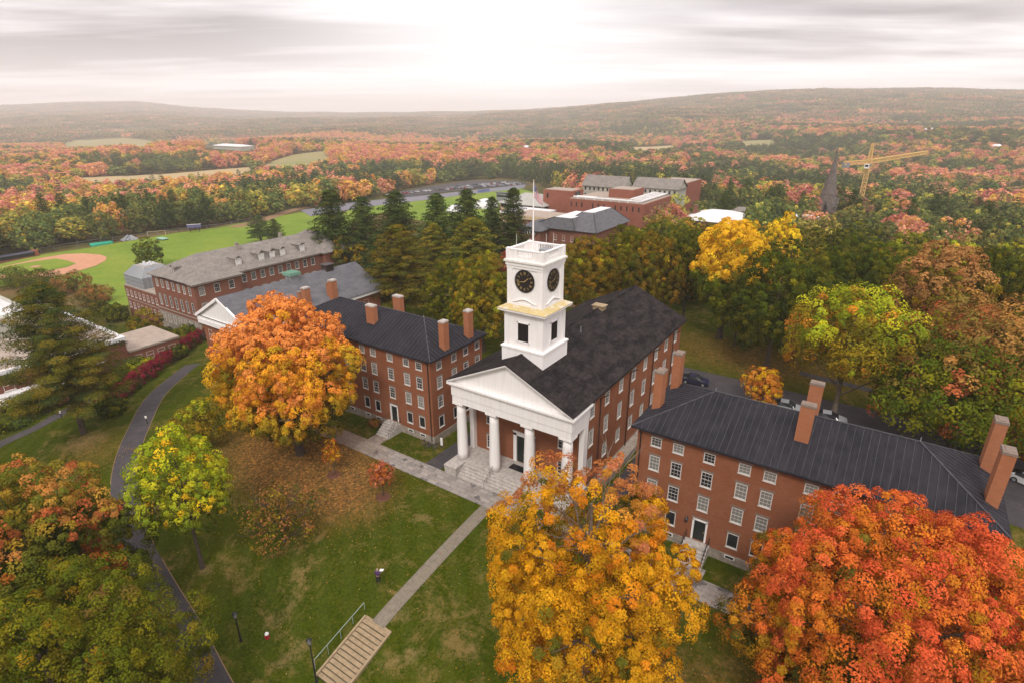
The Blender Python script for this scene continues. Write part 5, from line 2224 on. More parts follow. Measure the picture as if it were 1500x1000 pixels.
def big_car(color, x, y, rz, label, group='cars behind the right hall'):
    """car with separate body and wheels"""
    g = gz(x, y)
    t = thing('parked_car', (0, 0, 0), label, 'car', group)
    me = carm[color]
    body = bpy.data.objects.new('car_body', me)
    COL.objects.link(body)
    body.parent = t
    for wx_ in (-1.35, 1.35):
        for wy_ in (-.93, .93):
            mb = MB()
            mb.tube([(wx_, wy_ - .015, .33), (wx_, wy_ + .015, .33)], .34, 16, 0)
            mb.tube([(wx_, wy_ - .02, .33), (wx_, wy_ + .02, .33)], .2, 10, 1)
            mb.build('wheel', [M['iron'], M['grey_metal']], t)
    for wy_ in (-.95, .95):
        mb = MB()
        mb.box(.62, .78, wy_ - .08, wy_ + .08, .92, 1.04)
        mb.build('wing_mirror', M['iron'], t)
    t.location = (x, y, g + .04)
    t.rotation_euler = (0, 0, rz)


big_car('white', 57.8, 33.6, -.5, 'white parked car at the right edge of the photo beside the hall chimneys')
big_car('silver', 30.6, 37.6, .1, 'silver parked car half hidden behind the right hall roof, near the middle chimneys')
big_car('silver', 36.2, 37.3, .1, 'silver car roof just right of the middle chimneys of the right hall')
big_car('dark blue', 16.6, 39.2, .1, 'dark blue car parked behind the columned hall, the right of two')
big_car('black', 12.6, 39.4, .1, 'black car mostly hidden behind the columned hall corner, the left of two')

rows_ = [((608, 282.5), (770, 270.2), 34), ((640, 279.0), (762, 268.8), 27), ((668, 274.8), (752, 267.2), 20), ((566, 287.5), (604, 283.5), 7)]
allc = []
for ri, (a, b, n) in enumerate(rows_):
    A, B = at(*a), at(*b)
    for k in range(n):
        if rnd.random() < .1: continue
        f = (k + .5) / n
        p = A + (B - A) * f
        c = rnd.choice(['white', 'white', 'silver', 'silver', 'black', 'grey', 'grey', 'red', 'dark blue'])
        allc.append((c, p, ri, math.atan2((B - A)[1], (B - A)[0]) + PI / 2))
cnt = {}
ORD = ['first', 'second', 'third', 'fourth', 'fifth', 'sixth', 'seventh', 'eighth', 'ninth', 'tenth', 'eleventh', 'twelfth', 'thirteenth', 'fourteenth', 'fifteenth', 'sixteenth', 'seventeenth', 'eighteenth', 'nineteenth', 'twentieth']
RN = ['nearest long row of the far car park', 'middle row of the far car park', 'back row of the far car park', 'short left-end row of the far car park']
for c, p, ri, a in allc:
    k = cnt.get((c, ri), 0)
    cnt[(c, ri)] = k + 1
    o = bpy.data.objects.new('parked_car', carm[c])
    COL.objects.link(o)
    o.location = (p[0], p[1], gz(p[0], p[1]) + .32)
    o.rotation_euler = (0, 0, a)
    tag(o, f'{ORD[min(k, 19)]} {c} car from the left, {RN[ri]}', 'car', 'cars in the far car park')

# ------------------------------------------------------------------ person on the lawn, holding a white sheet of paper
p = at(554.5, 853)
PX, PY = float(p[0]), float(p[1])
PG = gz(PX, PY)


def skin(name, pts, edges, rad, mat, parent, root=0, lvl=2):
    me = bpy.data.meshes.new(name)
    off = ORG[parent]
    me.from_pydata([tuple(Vector(q_) - off) for q_ in pts], edges, [])
    o = link(name, me, parent)
    o.modifiers.new('skin', 'SKIN')
    for i, r in enumerate(rad):
        me.skin_vertices[0].data[i].radius = (r, r) if not hasattr(r, '__len__') else r
        me.skin_vertices[0].data[i].use_root = (i == root)
    sb = o.modifiers.new('sub', 'SUBSURF')
    sb.levels = lvl
    sb.render_levels = lvl
    me.materials.append(mat)
    return o


t = thing('person', (PX, PY, PG), 'person in purple jacket and dark trousers standing on the lawn holding up a white paper', 'person')
# body faces away from the camera, towards the columned hall; local axes: f = forward, s = right
f_ = Vector((-.35, .94, 0)).normalized()
s_ = Vector((f_.y, -f_.x, 0))
O = Vector((PX, PY, PG))


def B_(s, f, z): return O + s_ * s + f_ * f + Vector((0, 0, z))


skinm = plain('skin_tone', (.45, .26, .18), .05, 3, .6)
pts = [B_(0, 0, .94), B_(0, 0, 1.12), B_(0, .01, 1.32), B_(0, .0, 1.44), B_(0, .02, 1.53), B_(0, .03, 1.64), B_(0, .03, 1.73),
       B_(.17, 0, 1.40), B_(.24, .03, 1.14), B_(.20, .26, 1.16), B_(.19, .34, 1.18),
       B_(-.17, 0, 1.40), B_(-.25, .0, 1.13), B_(-.23, .12, .92), B_(-.22, .15, .84),
       B_(.09, 0, .86), B_(.10, .02, .48), B_(.11, -.02, .09), B_(.12, .13, .04),
       B_(-.09, 0, .86), B_(-.11, -.03, .48), B_(-.12, -.1, .09), B_(-.13, .05, .04)]
edges = [(0, 1), (1, 2), (2, 3), (3, 4), (4, 5), (5, 6), (3, 7), (7, 8), (8, 9), (9, 10), (3, 11), (11, 12), (12, 13), (13, 14), (0, 15), (15, 16), (16, 17), (17, 18), (0, 19), (19, 20), (20, 21), (21, 22)]
rad = [(.14, .10), (.13, .09), (.15, .10), (.08, .07), .055, (.078, .09), (.07, .08), .06, .045, .033, .028, .06, .045, .033, .028, .085, .06, .042, .04, .085, .06, .042, .04]
base = len(pts)
for (w, sgn, dirn) in ((10, 1, Vector((0, 0, .3)) + f_), (14, -1, Vector((0, 0, -1)) + f_ * .3)):
    W_ = Vector(pts[w])
    dn = dirn.normalized()
    pts.append(W_ + dn * .05)
    rad.append((.034, .016))
    edges.append((w, len(pts) - 1))
    palm = len(pts) - 1
    for k, L in enumerate((.07, .08, .075, .06)):
        q0 = Vector(pts[palm]) + s_ * (k - 1.5) * .018 + dn * .035
        pts.append(q0)
        rad.append(.009)
        edges.append((palm, len(pts) - 1))
        pts.append(q0 + dn * L * .6 - s_ * sgn * .015)
        rad.append(.007)
        edges.append((len(pts) - 2, len(pts) - 1))
    q0 = Vector(pts[palm]) - s_ * sgn * .035
    pts.append(q0)
    rad.append(.010)
    edges.append((palm, len(pts) - 1))
    pts.append(q0 + dn * .035 - s_ * sgn * .012)
    rad.append(.008)
    edges.append((len(pts) - 2, len(pts) - 1))
skin('body', pts, edges, rad, skinm, t)
jp = [B_(0, 0, .88), B_(0, 0, 1.12), B_(0, .01, 1.32), B_(0, 0, 1.46), B_(.18, 0, 1.41), B_(.25, .03, 1.14), B_(.20, .25, 1.16), B_(-.18, 0, 1.41), B_(-.26, 0, 1.13), B_(-.235, .11, .95)]
skin('jacket', jp, [(0, 1), (1, 2), (2, 3), (3, 4), (4, 5), (5, 6), (3, 7), (7, 8), (8, 9)], [(.20, .15), (.18, .13), (.2, .135), (.1, .09), .085, .068, .055, .085, .068, .055], plain('jacket_purple', (.085, .045, .13), .1, 4), t)
tp = [B_(0, 0, .96), B_(.095, 0, .86), B_(.105, .02, .48), B_(.11, -.02, .10), B_(-.095, 0, .86), B_(-.115, -.03, .48), B_(-.12, -.1, .10)]
skin('trousers', tp, [(0, 1), (1, 2), (2, 3), (0, 4), (4, 5), (5, 6)], [(.17, .13), .115, .08, .065, .115, .08, .065], plain('trousers_dark', (.018, .018, .028), .1, 4), t)
for sg, yo in ((1, 0), (-1, -.08)):
    skin('shoe', [B_(sg * .115, -.03 + yo, .05), B_(sg * .12, .08 + yo, .045), B_(sg * .125, .17 + yo, .035)], [(0, 1), (1, 2)], [.05, .048, .04], M['iron'], t, lvl=1)
skin('hair', [B_(0, -.01, 1.63), B_(0, .005, 1.70), B_(0, .02, 1.755)], [(0, 1), (1, 2)], [(.078, .075), (.09, .09), (.06, .06)], plain('hair_pale', (.42, .36, .30), .1, 4), t)
mb = MB()
c_ = B_(.20, .45, 1.24)
mb.bar(c_ - s_ * .19 + Vector((0, 0, -.05)), c_ + s_ * .21 + Vector((0, 0, .02)), .30, .012)
o = mb.build('paper_sheet', M['white'])
tag(o, 'white sheet of paper held up by the person in the purple jacket', 'paper')

# mulch rings of the young trees and a few white specks are built with the trees
# ------------------------------------------------------------------ vegetation
def leaf_mesh(name, C, R, OUT, n_per, size, colfn, seed, aspect=.62, flat=1.0, spread=.55):
    """C: clump centres, R: radii, OUT: outward unit vectors; n_per leaves per clump. One small rhombic leaf face each."""
    g = np.random.default_rng(seed)
    N = len(C) * n_per
    ci = np.repeat(np.arange(len(C)), n_per)
    d = g.normal(size=(N, 3))
    d /= np.linalg.norm(d, axis=1)[:, None]
    d = d + OUT[ci] * .55 + np.array([0, 0, .35])
    d /= np.linalg.norm(d, axis=1)[:, None]
    rr = R[ci] * g.uniform(.45, 1.08, N) ** spread
    off = d * rr[:, None]
    off[:, 2] *= flat
    P = C[ci] + off
    nrm = d * .8 + OUT[ci] * .55 + g.normal(size=(N, 3)) * .30
    nrm /= np.linalg.norm(nrm, axis=1)[:, None]
    t = np.cross(nrm, g.normal(size=(N, 3)))
    t /= np.linalg.norm(t, axis=1)[:, None] + 1e-9
    b = np.cross(nrm, t)
    s = size * g.uniform(.6, 1.3, N)[:, None]
    v = np.stack([P - t * s * .5, P - b * s * .5 * aspect + nrm * s * .08, P + t * s * .5, P + b * s * .5 * aspect + nrm * s * .08], 1)
    me = bpy.data.meshes.new(name)
    me.vertices.add(4 * N)
    me.vertices.foreach_set('co', v.astype(np.float32).ravel())
    me.loops.add(4 * N)
    me.loops.foreach_set('vertex_index', np.arange(4 * N, dtype=np.int32))
    me.polygons.add(N)
    me.polygons.foreach_set('loop_start', (np.arange(N) * 4).astype(np.int32))
    me.polygons.foreach_set('loop_total', np.full(N, 4, np.int32))
    cc = (colfn(C, g) * g.uniform(.84, 1.18, (len(C), 1)))[ci]
    cc = cc * g.uniform(.78, 1.2, (N, 1)) * g.uniform(.93, 1.07, (N, 3))
    cc = np.clip(cc, .002, .9)
    col = np.ones((N, 4, 4), np.float32)
    col[:, :, :3] = cc[:, None, :]
    at_ = me.color_attributes.new('lc', 'FLOAT_COLOR', 'POINT')
    at_.data.foreach_set('color', col.ravel())
    me.update(calc_edges=True)
    me.materials.append(M['leaf'])
    return me


PAL = {
    'gold': [(.68, .34, .018), (.70, .38, .022), (.62, .29, .018)],
    'sand': [(.42, .21, .065), (.36, .19, .055), (.46, .24, .07)],
    'green': [(.085, .105, .008), (.125, .135, .009), (.185, .165, .010)],
    'dark': [(.048, .066, .007), (.070, .086, .008), (.110, .105, .009)],
    'olive': [(.15, .13, .012), (.22, .17, .014), (.32, .20, .014)],
    'ygreen': [(.20, .23, .014), (.30, .31, .016), (.42, .37, .018)],
    'yellow': [(.62, .36, .014), (.70, .42, .018), (.55, .29, .014)],
    'orange': [(.50, .17, .02), (.58, .22, .03), (.42, .13, .02)],
    'coral': [(.50, .17, .08), (.58, .24, .10), (.42, .13, .06)],
    'red': [(.33, .06, .03), (.42, .085, .04), (.26, .05, .025)],
    'russet': [(.26, .115, .035), (.33, .14, .04), (.17, .11, .025)],
    'pine': [(.040, .066, .018), (.056, .085, .020), (.085, .105, .022)],
    'pine_olive': [(.09, .095, .014), (.145, .13, .016), (.21, .155, .017)],
}


def palfn(names, weights=None):
    def f(C, g):
        cols = []
        for i in range(len(C)):
            pn = names[0] if len(names) == 1 else names[int(g.choice(len(names), p=weights))]
            cols.append(PAL[pn][int(g.integers(3))])
        return np.array(cols)
    return f


def blotch(C, g, sc):
    """smooth pseudo-noise 0..1 over positions"""
    ph = g.uniform(0, 6.28, (4, 3))
    k = g.normal(size=(4, 3)) / sc
    v = sum(np.sin(C @ k[i] + ph[i, 0]) for i in range(4)) / 4
    return .5 + .5 * v


def two_tone(hi, lo, z0, z1, sc=2.5, spots=None, sp_p=.0, amt=.35):
    """turning foliage: sun-exposed top turned to hi, lower still lo, in blotches"""
    def f(C, g):
        t = np.clip((C[:, 2] - z0) / (z1 - z0), 0, 1) + (blotch(C, g, sc) - .5) * amt * 2 + g.normal(size=len(C)) * .16
        out = []
        for i in range(len(C)):
            pn = hi if t[i] > .5 else lo
            if spots and g.random() < sp_p: pn = spots
            out.append(PAL[pn][int(g.integers(3))])
        out = np.array(out)
        return out
    return f


def crown_clumps(rx, ry, z0, z1, nl, nc, seed, widest=.42, lobe=.40, jag=.12, cfrac=.34, inner=.15):
    """lobed crown: returns clump centres, radii, outward vectors"""
    g = np.random.default_rng(seed)
    H = z1 - z0
    C, R, O = [], [], []
    ga = PI * (3 - math.sqrt(5))
    mean_r = (rx + ry) / 2
    for i in range(nl):
        f = (i + .5) / nl
        zz = 1 - 1.85 * f
        rad = math.sqrt(max(0, 1 - zz * zz))
        a = ga * i + g.uniform(-.25, .25)
        d = np.array([rad * math.cos(a), rad * math.sin(a), zz])
        k = (1 - lobe * .85) * (1 + g.uniform(-jag, jag * .8) * 1.4)
        zc = z0 + H * widest
        hz = (H * (1 - widest)) if zz > 0 else H * widest
        c = np.array([d[0] * rx * k, d[1] * ry * k, zc + d[2] * hz * (k + .02)])
        lr = mean_r * lobe * g.uniform(.75, 1.2)
        lrz = lr * min(1.1, H / (2 * mean_r) + .15)
        for j in range(nc):
            zz2 = 1 - 1.7 * (j + .5) / nc
            r2 = math.sqrt(max(0, 1 - zz2 * zz2))
            a2 = ga * j + g.uniform(-.5, .5)
            e = np.array([r2 * math.cos(a2), r2 * math.sin(a2), zz2])
            e = e + d * .45
            e /= np.linalg.norm(e)
            kk = g.uniform(.78, 1.08)
            C.append(c + e * np.array([lr, lr, lrz]) * kk)
            R.append(lr * cfrac * g.uniform(.65, 1.25))
            O.append(e)
    n_in = int(len(C) * inner)
    for _ in range(n_in):
        d = g.normal(size=3)
        d /= np.linalg.norm(d)
        k = g.uniform(.1, .72)
        C.append(np.array([d[0] * rx * k, d[1] * ry * k, z0 + H * widest + d[2] * H * .4 * k]))
        R.append(mean_r * lobe * cfrac * 1.2)
        O.append(d)
    return np.array(C), np.array(R), np.array(O)


def trunk_mb(H, z0, r, rx, seed, nb=7, lean=(0, 0), fork=.3, twigs=0, zt=.82):
    g = random.Random(seed)
    mb = MB()
    top = H * zt
    pts, rad = [], []
    for k in range(7):
        f = k / 6
        pts.append((lean[0] * f + g.uniform(-.1, .1) * f, lean[1] * f + g.uniform(-.1, .1) * f, -.4 + (top + .4) * f))
        rad.append(r * (1.35 if k == 0 else 1) * (1 - .82 * f) + .02)
    mb.tube(pts, rad, 9)
    for i in range(nb):
        f = fork + (.78 - fork) * i / nb
        a = 2.4 * i + g.uniform(-.4, .4)
        z = top * f
        p0 = Vector((lean[0] * f, lean[1] * f, z))
        L = rx * (.95 - .5 * f) * g.uniform(.8, 1.1)
        rise = H * .22 * g.uniform(.8, 1.3)
        p1 = p0 + Vector((math.cos(a) * L * .45, math.sin(a) * L * .45, rise * .6))
        p2 = p0 + Vector((math.cos(a) * L * .95, math.sin(a) * L * .95, rise * 1.15))
        rb = r * (1 - .8 * f) * .55
        mb.tube([p0, p1, p2], [rb, rb * .6, rb * .2], 6, cap=False)
        for s in range(2 + twigs):
            a2 = a + g.uniform(-.9, .9)
            q = p0.lerp(p1, g.uniform(.5, 1)) if s % 2 else p1.lerp(p2, g.uniform(0, .7))
            L2 = L * g.uniform(.3, .55)
            q2 = q + Vector((math.cos(a2) * L2, math.sin(a2) * L2, L2 * g.uniform(.5, 1.1)))
            mb.tube([q, q2], [rb * .4, rb * .08], 4, cap=False)
            for _ in range(twigs):
                a3 = a2 + g.uniform(-1, 1)
                q3 = q.lerp(q2, g.uniform(.3, .9))
                L3 = L2 * .6
                mb.tube([q3, q3 + Vector((math.cos(a3) * L3, math.sin(a3) * L3, L3 * g.uniform(.4, 1.2)))], [.03, .008], 3, cap=False)
    return mb


def hero(name, label, cat, x, y, H, W, z0f, nl, nc, npl, size, colfn, seed, bark='bark', r=None, widest=.42, lobe=.40, jag=.12, cfrac=.34, inner=.15, twigs=0, group=None, offs=(0, 0), extra=None, fork=.3, nb=8):
    g = gz(x, y)
    t = thing(name, (x, y, g), label, cat, group)
    C, R, O = crown_clumps(W / 2, W / 2, H * z0f, H, nl, nc, seed, widest, lobe, jag, cfrac, inner)
    C[:, 0] += offs[0]
    C[:, 1] += offs[1]
    if extra is not None: C, R, O = extra(C, R, O)
    me = leaf_mesh('crown', C, R, O, npl, size, colfn, seed + 1)
    c = bpy.data.objects.new('crown', me)
    COL.objects.link(c)
    c.parent = t
    tm = trunk_mb(H, H * z0f, r or H * .022, W / 2, seed, nb, twigs=twigs, fork=fork)
    k = bpy.data.objects.new('trunk', tm.mesh('trunk', M[bark]))
    COL.objects.link(k)
    k.parent = t
    return t


def pine_clumps(H, W, z0f, seed, levels=16, per=6, irregular=.25, droop=-.05):
    g = np.random.default_rng(seed)
    C, R, O, BR = [], [], [], []
    for l in range(levels):
        f = l / (levels - 1)
        z = H * (z0f + (1 - z0f) * f ** .92)
        L = W / 2 * (1 - f) ** .72 * (1 if f > .12 else .82) + .35
        n = max(3, int(per * (1 - .45 * f)))
        for k in range(n):
            a = 2 * PI * k / n + g.uniform(-.4, .4) + l * 1.3
            Lk = L * g.uniform(1 - irregular, 1 + irregular * .7)
            d = np.array([math.cos(a), math.sin(a), 0])
            up = .12 + .38 * f
            BR.append((np.array([0, 0, z]), d * Lk + np.array([0, 0, z + Lk * up])))
            m = max(2, int(Lk / .8))
            for j in range(m):
                q = (j + 1) / m
                if q < .25: continue
                side = np.array([-d[1], d[0], 0]) * g.uniform(-.5, .5) * Lk * .28 * (1.1 - q)
                C.append(d * Lk * q + side + np.array([0, 0, z + Lk * q * up + g.uniform(-.15, .15)]))
                R.append(.75 + .30 * (1 - f) + .3 * (1 - q) + (.3 if W > 15 else 0))
                O.append(d * .5 + np.array([0, 0, .6]))
    return np.array(C), np.array(R), np.array(O), BR


def pine_meshes(H, W, z0f, seed, pal, npl, size, levels=16, per=6, irregular=.25, far=False):
    C, R, O, BR = pine_clumps(H, W, z0f, seed, levels, per, irregular)
    me = leaf_mesh('crown', C, R, O, npl, size, (farfn if far else palfn)(pal, [1 / len(pal)] * len(pal)), seed, aspect=.35, flat=.42, spread=.5)
    mb = MB()
    mb.tube([(0, 0, -.4), (.05, 0, H * .3), (0, .08, H * .7), (0, 0, H * .985)], [H * .021, H * .016, H * .008, .03], 9)
    for a, b in BR[:]:
        mb.tube([a, b], [.07 + .006 * (H - a[2]) * .5, .02], 4, cap=False)
    return me, mb.mesh('trunk', M['bark'])


# prototypes shared by the middle-distance and far trees
PROTO = {}
_tp = {}


def proto(pal, lvl, var, far_lit=False):
    far_lit = far_lit or lvl == 2
    k = (pal, lvl, var, far_lit)
    if k in PROTO: return PROTO[k]
    seed = abs(hash_(pal)) % 1000 + var * 37 + lvl * 11
    if pal.startswith('pine'):
        npl, size, lv, per = {0: (60, .38, 22, 9), 1: (26, .6, 16, 8), 2: (9, 1.3, 9, 6)}[lvl]
        res = pine_meshes(20, 9 if var % 2 else 10.5, .14 if var % 2 else .22, seed, [pal] if pal == 'pine_olive' else ['pine'], npl, size, lv, per, .3, far=(lvl == 2))
    else:
        nl, nc, npl, size = {0: (40, 15, 74, .28), 1: (24, 11, 36, .58), 2: (11, 8, 16, 1.45)}[lvl]
        wd = [.45, .40, .5][var % 3]
        C, R, O = crown_clumps(7, 7, 18 * ([.2, .16, .26][var % 3] if lvl < 1 else .04), 18, nl, nc, seed, wd, [.28, .27, .30][var % 3] if lvl < 2 else .42, .2, [.32, .36, .45][lvl], .10)
        mixes = {'green': (['green', 'dark', 'ygreen'], [.88, .08, .04]), 'dark': (['dark', 'green'], [.85, .15]), 'olive': (['olive', 'green', 'ygreen'], [.82, .12, .06]), 'ygreen': (['ygreen', 'green', 'yellow'], [.8, .12, .08]),
                 'yellow': (['yellow', 'ygreen', 'orange'], [.86, .07, .07]), 'orange': (['orange', 'yellow', 'coral'], [.65, .2, .15]), 'coral': (['coral', 'orange', 'red'], [.65, .2, .15]), 'red': (['red', 'coral', 'russet'], [.65, .2, .15]), 'russet': (['russet', 'olive', 'green'], [.7, .15, .15])}
        nm, wt = mixes[pal]
        me = leaf_mesh('crown', C, R, O, npl, size, (farfn if lvl >= 1 and far_lit else palfn)(nm, wt), seed)
        if (lvl, var % 3) not in _tp: _tp[(lvl, var % 3)] = trunk_mb(18, 3, .36, 7, 5 + var, 6 if lvl < 2 else 3).mesh('trunk', M['bark'])
        res = (me, _tp[(lvl, var % 3)])
    PROTO[k] = res
    return res


def hash_(s):
    h = 7
    for c in s: h = (h * 31 + ord(c)) % 100003
    return h


FARPAL_LIT = {  # leaf colours raised paler: strong light and distance haze are put into them
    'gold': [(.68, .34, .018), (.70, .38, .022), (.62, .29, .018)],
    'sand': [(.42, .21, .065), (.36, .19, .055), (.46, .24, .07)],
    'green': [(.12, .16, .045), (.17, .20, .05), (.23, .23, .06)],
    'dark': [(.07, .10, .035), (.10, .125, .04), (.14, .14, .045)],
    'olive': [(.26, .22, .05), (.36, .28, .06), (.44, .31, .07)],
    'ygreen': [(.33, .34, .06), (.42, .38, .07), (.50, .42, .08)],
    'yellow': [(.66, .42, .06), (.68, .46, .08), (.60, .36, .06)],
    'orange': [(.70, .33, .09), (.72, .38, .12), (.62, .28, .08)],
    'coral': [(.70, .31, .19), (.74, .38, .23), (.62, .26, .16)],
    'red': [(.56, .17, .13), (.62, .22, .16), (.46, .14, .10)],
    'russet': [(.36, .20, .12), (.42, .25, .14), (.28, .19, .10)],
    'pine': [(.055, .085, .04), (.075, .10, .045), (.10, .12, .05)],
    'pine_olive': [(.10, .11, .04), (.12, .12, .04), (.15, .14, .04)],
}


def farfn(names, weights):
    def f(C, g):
        return np.array([FARPAL_LIT[names[int(g.choice(len(names), p=weights))]][int(g.integers(3))] for _ in range(len(C))])
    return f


PNAME = {'green': 'green broadleaf tree', 'dark': 'dark green broadleaf tree', 'olive': 'olive-gold tree', 'ygreen': 'yellow-green tree', 'yellow': 'bright yellow tree', 'orange': 'orange maple', 'coral': 'coral-pink maple', 'red': 'deep red maple', 'russet': 'rusty brown-green tree', 'pine': 'dark green pine', 'pine_olive': 'olive-green pine'}


def put_tree(pal, x, y, h, w, label, group, lvl, var=None, light=False):
    pine = pal.startswith('pine')
    var = rnd.randrange(3) if var is None else var
    cm, tm = proto(pal, lvl, var, light)
    g = gz(x, y)
    t = thing('pine_tree' if pine else 'broadleaf_tree', (x, y, g), label, 'tree', group)
    bw, bh = (10, 20) if pine else (14.5, 18)
    t.scale = (w / bw, w / bw, h / bh)
    t.rotation_euler = (0, 0, rnd.uniform(0, 6.28))
    for nm, me in (('crown', cm), ('trunk', tm)):
        o = bpy.data.objects.new(nm, me)
        COL.objects.link(o)
        o.parent = t
    return t


# --- the big foreground trees
def two(hi, lo, z0, z1, **k): return two_tone(hi, lo, z0, z1, **k)


def col_T1(C, g):
    zz = (C[:, 2] - 3) / 17
    # the side towards the hall (x>0) and the top have turned most
    t = .13 + zz * 1.05 + .10 * C[:, 0] / 10 + (blotch(C, g, 2.2) - .5) * .8 + g.normal(size=len(C)) * .10
    out = []
    for i in range(len(C)):
        v = t[i]
        if v > .92: c = (.70, .23, .06)
        elif v > .66: c = [(.70, .27, .025), (.66, .30, .02), (.70, .24, .04)][int(g.integers(3))]
        elif v > .46: c = [(.52, .29, .02), (.56, .29, .02), (.42, .26, .02)][int(g.integers(3))]
        elif v > .3: c = [(.24, .16, .014), (.17, .13, .014), (.40, .20, .016)][int(g.integers(3))]
        else: c = [(.10, .10, .014), (.14, .12, .014), (.30, .17, .016)][int(g.integers(3))]
        out.append(c)
    return np.array(out)


def col_T5(C, g):
    b = blotch(C, g, 1.8)
    out = []
    for i in range(len(C)):
        z = C[i, 2]
        v = b[i] + g.normal() * .13
        if z > 14.6 and C[i, 1] > -1.5: c = [(.62, .29, .07), (.52, .22, .07), (.64, .34, .04)][int(g.integers(3))]
        elif v > .74: c = [(.74, .34, .016), (.72, .30, .016)][int(g.integers(2))]
        elif v > .27: c = [(.74, .43, .016), (.72, .40, .012), (.66, .40, .014)][int(g.integers(3))]
        else: c = [(.45, .30, .018), (.24, .21, .018), (.13, .14, .016)][int(g.integers(3))]
        out.append(c)
    return np.array(out)


def col_T6(C, g):
    b = blotch(C, g, 2.0)
    out = []
    for i in range(len(C)):
        z = (C[i, 2] - 4) / 14
        v = .55 * z + .6 * b[i] + g.normal() * .13
        if v > .68: c = [(.60, .115, .035), (.66, .15, .04), (.56, .095, .03)][int(g.integers(3))]
        elif v > .46: c = [(.58, .17, .022), (.58, .20, .02), (.62, .15, .028)][int(g.integers(3))]
        elif v > .28: c = [(.48, .22, .015), (.38, .20, .014), (.52, .18, .018)][int(g.integers(3))]
        else: c = [(.16, .12, .016), (.10, .10, .016), (.34, .15, .02)][int(g.integers(3))]
        out.append(c)
    return np.array(out)


def col_T4(C, g):
    b = blotch(C, g, 1.6)
    out = []
    for i in range(len(C)):
        z = C[i, 2]
        v = b[i] + g.normal() * .14
        top = z > 12.5
        if top and v > .5: c = [(.46, .22, .045), (.44, .27, .04), (.46, .15, .04)][int(g.integers(3))]
        elif v > .86: c = [(.46, .12, .03), (.36, .14, .02)][int(g.integers(2))]
        elif top: c = [(.36, .25, .025), (.26, .22, .022), (.14, .15, .018)][int(g.integers(3))]
        else: c = [(.12, .135, .014), (.09, .115, .014), (.155, .15, .016), (.07, .095, .012)][int(g.integers(4))]
        out.append(c)
    return np.array(out)


p = at(440, 664)
hero('maple_tree', 'large orange maple turning green below, standing on leaf-strewn lawn before the left hall', 'tree', p[0], p[1], 21.0, 15.8, .13, 70, 24, 72, .26, col_T1, 11, lobe=.235, jag=.15, widest=.42, cfrac=.29, nb=10, fork=.16)
T1P = p
hero('maple_tree', 'large golden yellow maple at bottom centre, thin at its orange top, before the white columns', 'tree', 25.2, -16.6, 20.6, 14.5, .06, 70, 24, 112, .18, col_T5, 23, lobe=.235, jag=.16, cfrac=.29, nb=12, twigs=3, bark='bark_light', fork=.15, inner=.22,
     extra=lambda C, R, O: (lambda keep: (C[keep], R[keep], O[keep]))(np.array([not (c[2] > 14.6 and random.Random(i).random() < (.74 if c[1] > -1 else .5)) for i, c in enumerate(C)])))
hero('maple_tree', 'large red and orange maple at bottom right covering the end of the right hall', 'tree', 44.2, -9.5, 17.2, 19.8, .05, 88, 24, 120, .18, col_T6, 31, lobe=.21, jag=.10, cfrac=.27, nb=12, fork=.15, inner=.2)
hero('oak_tree', 'big green tree with an orange-red top, filling the bottom left beside the curved path', 'tree', -17.6, -37.4, 16.6, 15.0, .10, 56, 24, 84, .22, col_T4, 43, lobe=.25, jag=.2, cfrac=.28, nb=10)
hero('oak_tree', 'green tree with few red leaves in the very bottom left corner, nearest the camera', 'tree', -2.2, -41.4, 15.2, 17.6, .08, 60, 24, 100, .18, two_tone('russet', 'green', 17, 26, 2, 'olive', .16), 47, lobe=.25, jag=.2, cfrac=.28, nb=10)
hero('oak_tree', 'green tree with orange flecks cut by the left edge of the photo below the pine', 'tree', -27.5, -40.5, 13.5, 12, .12, 22, 26, 75, .32, two_tone('russet', 'green', 9, 17, 2, 'orange', .10), 49, lobe=.38, jag=.2, cfrac=.31, nb=8)

p = at(297, 831)
hero('locust_tree', 'slender yellow-green tree with thin bare lower trunk on the lawn right of the curved path', 'tree', p[0], p[1], 16.3, 8.8, .28, 36, 14, 40, .24, two_tone('ygreen', 'green', 6.5, 11.5, 1.6, 'yellow', .1), 53, lobe=.28, jag=.2, widest=.52, cfrac=.36, r=.2, nb=7, fork=.4, inner=.05)
p = at(302, 655)
hero('maple_tree', 'low yellow-green tree at the path bend, left of the big orange maple', 'tree', p[0], p[1], 7.0, 7.0, .2, 12, 16, 34, .26, two_tone('ygreen', 'olive', 4, 8, 1.6, 'yellow', .1), 57, lobe=.42, jag=.3, cfrac=.36, r=.2)
p = at(418, 792)
hero('small_tree', 'sparse brownish small tree with dark twigs on the lawn below the orange maple', 'tree', p[0], p[1], 6.6, 8.5, .1, 12, 16, 16, .26, palfn(['russet', 'olive', 'dark'], [.5, .25, .25]), 61, lobe=.45, jag=.3, cfrac=.42, r=.14, twigs=4, nb=9, fork=.1, inner=.3)
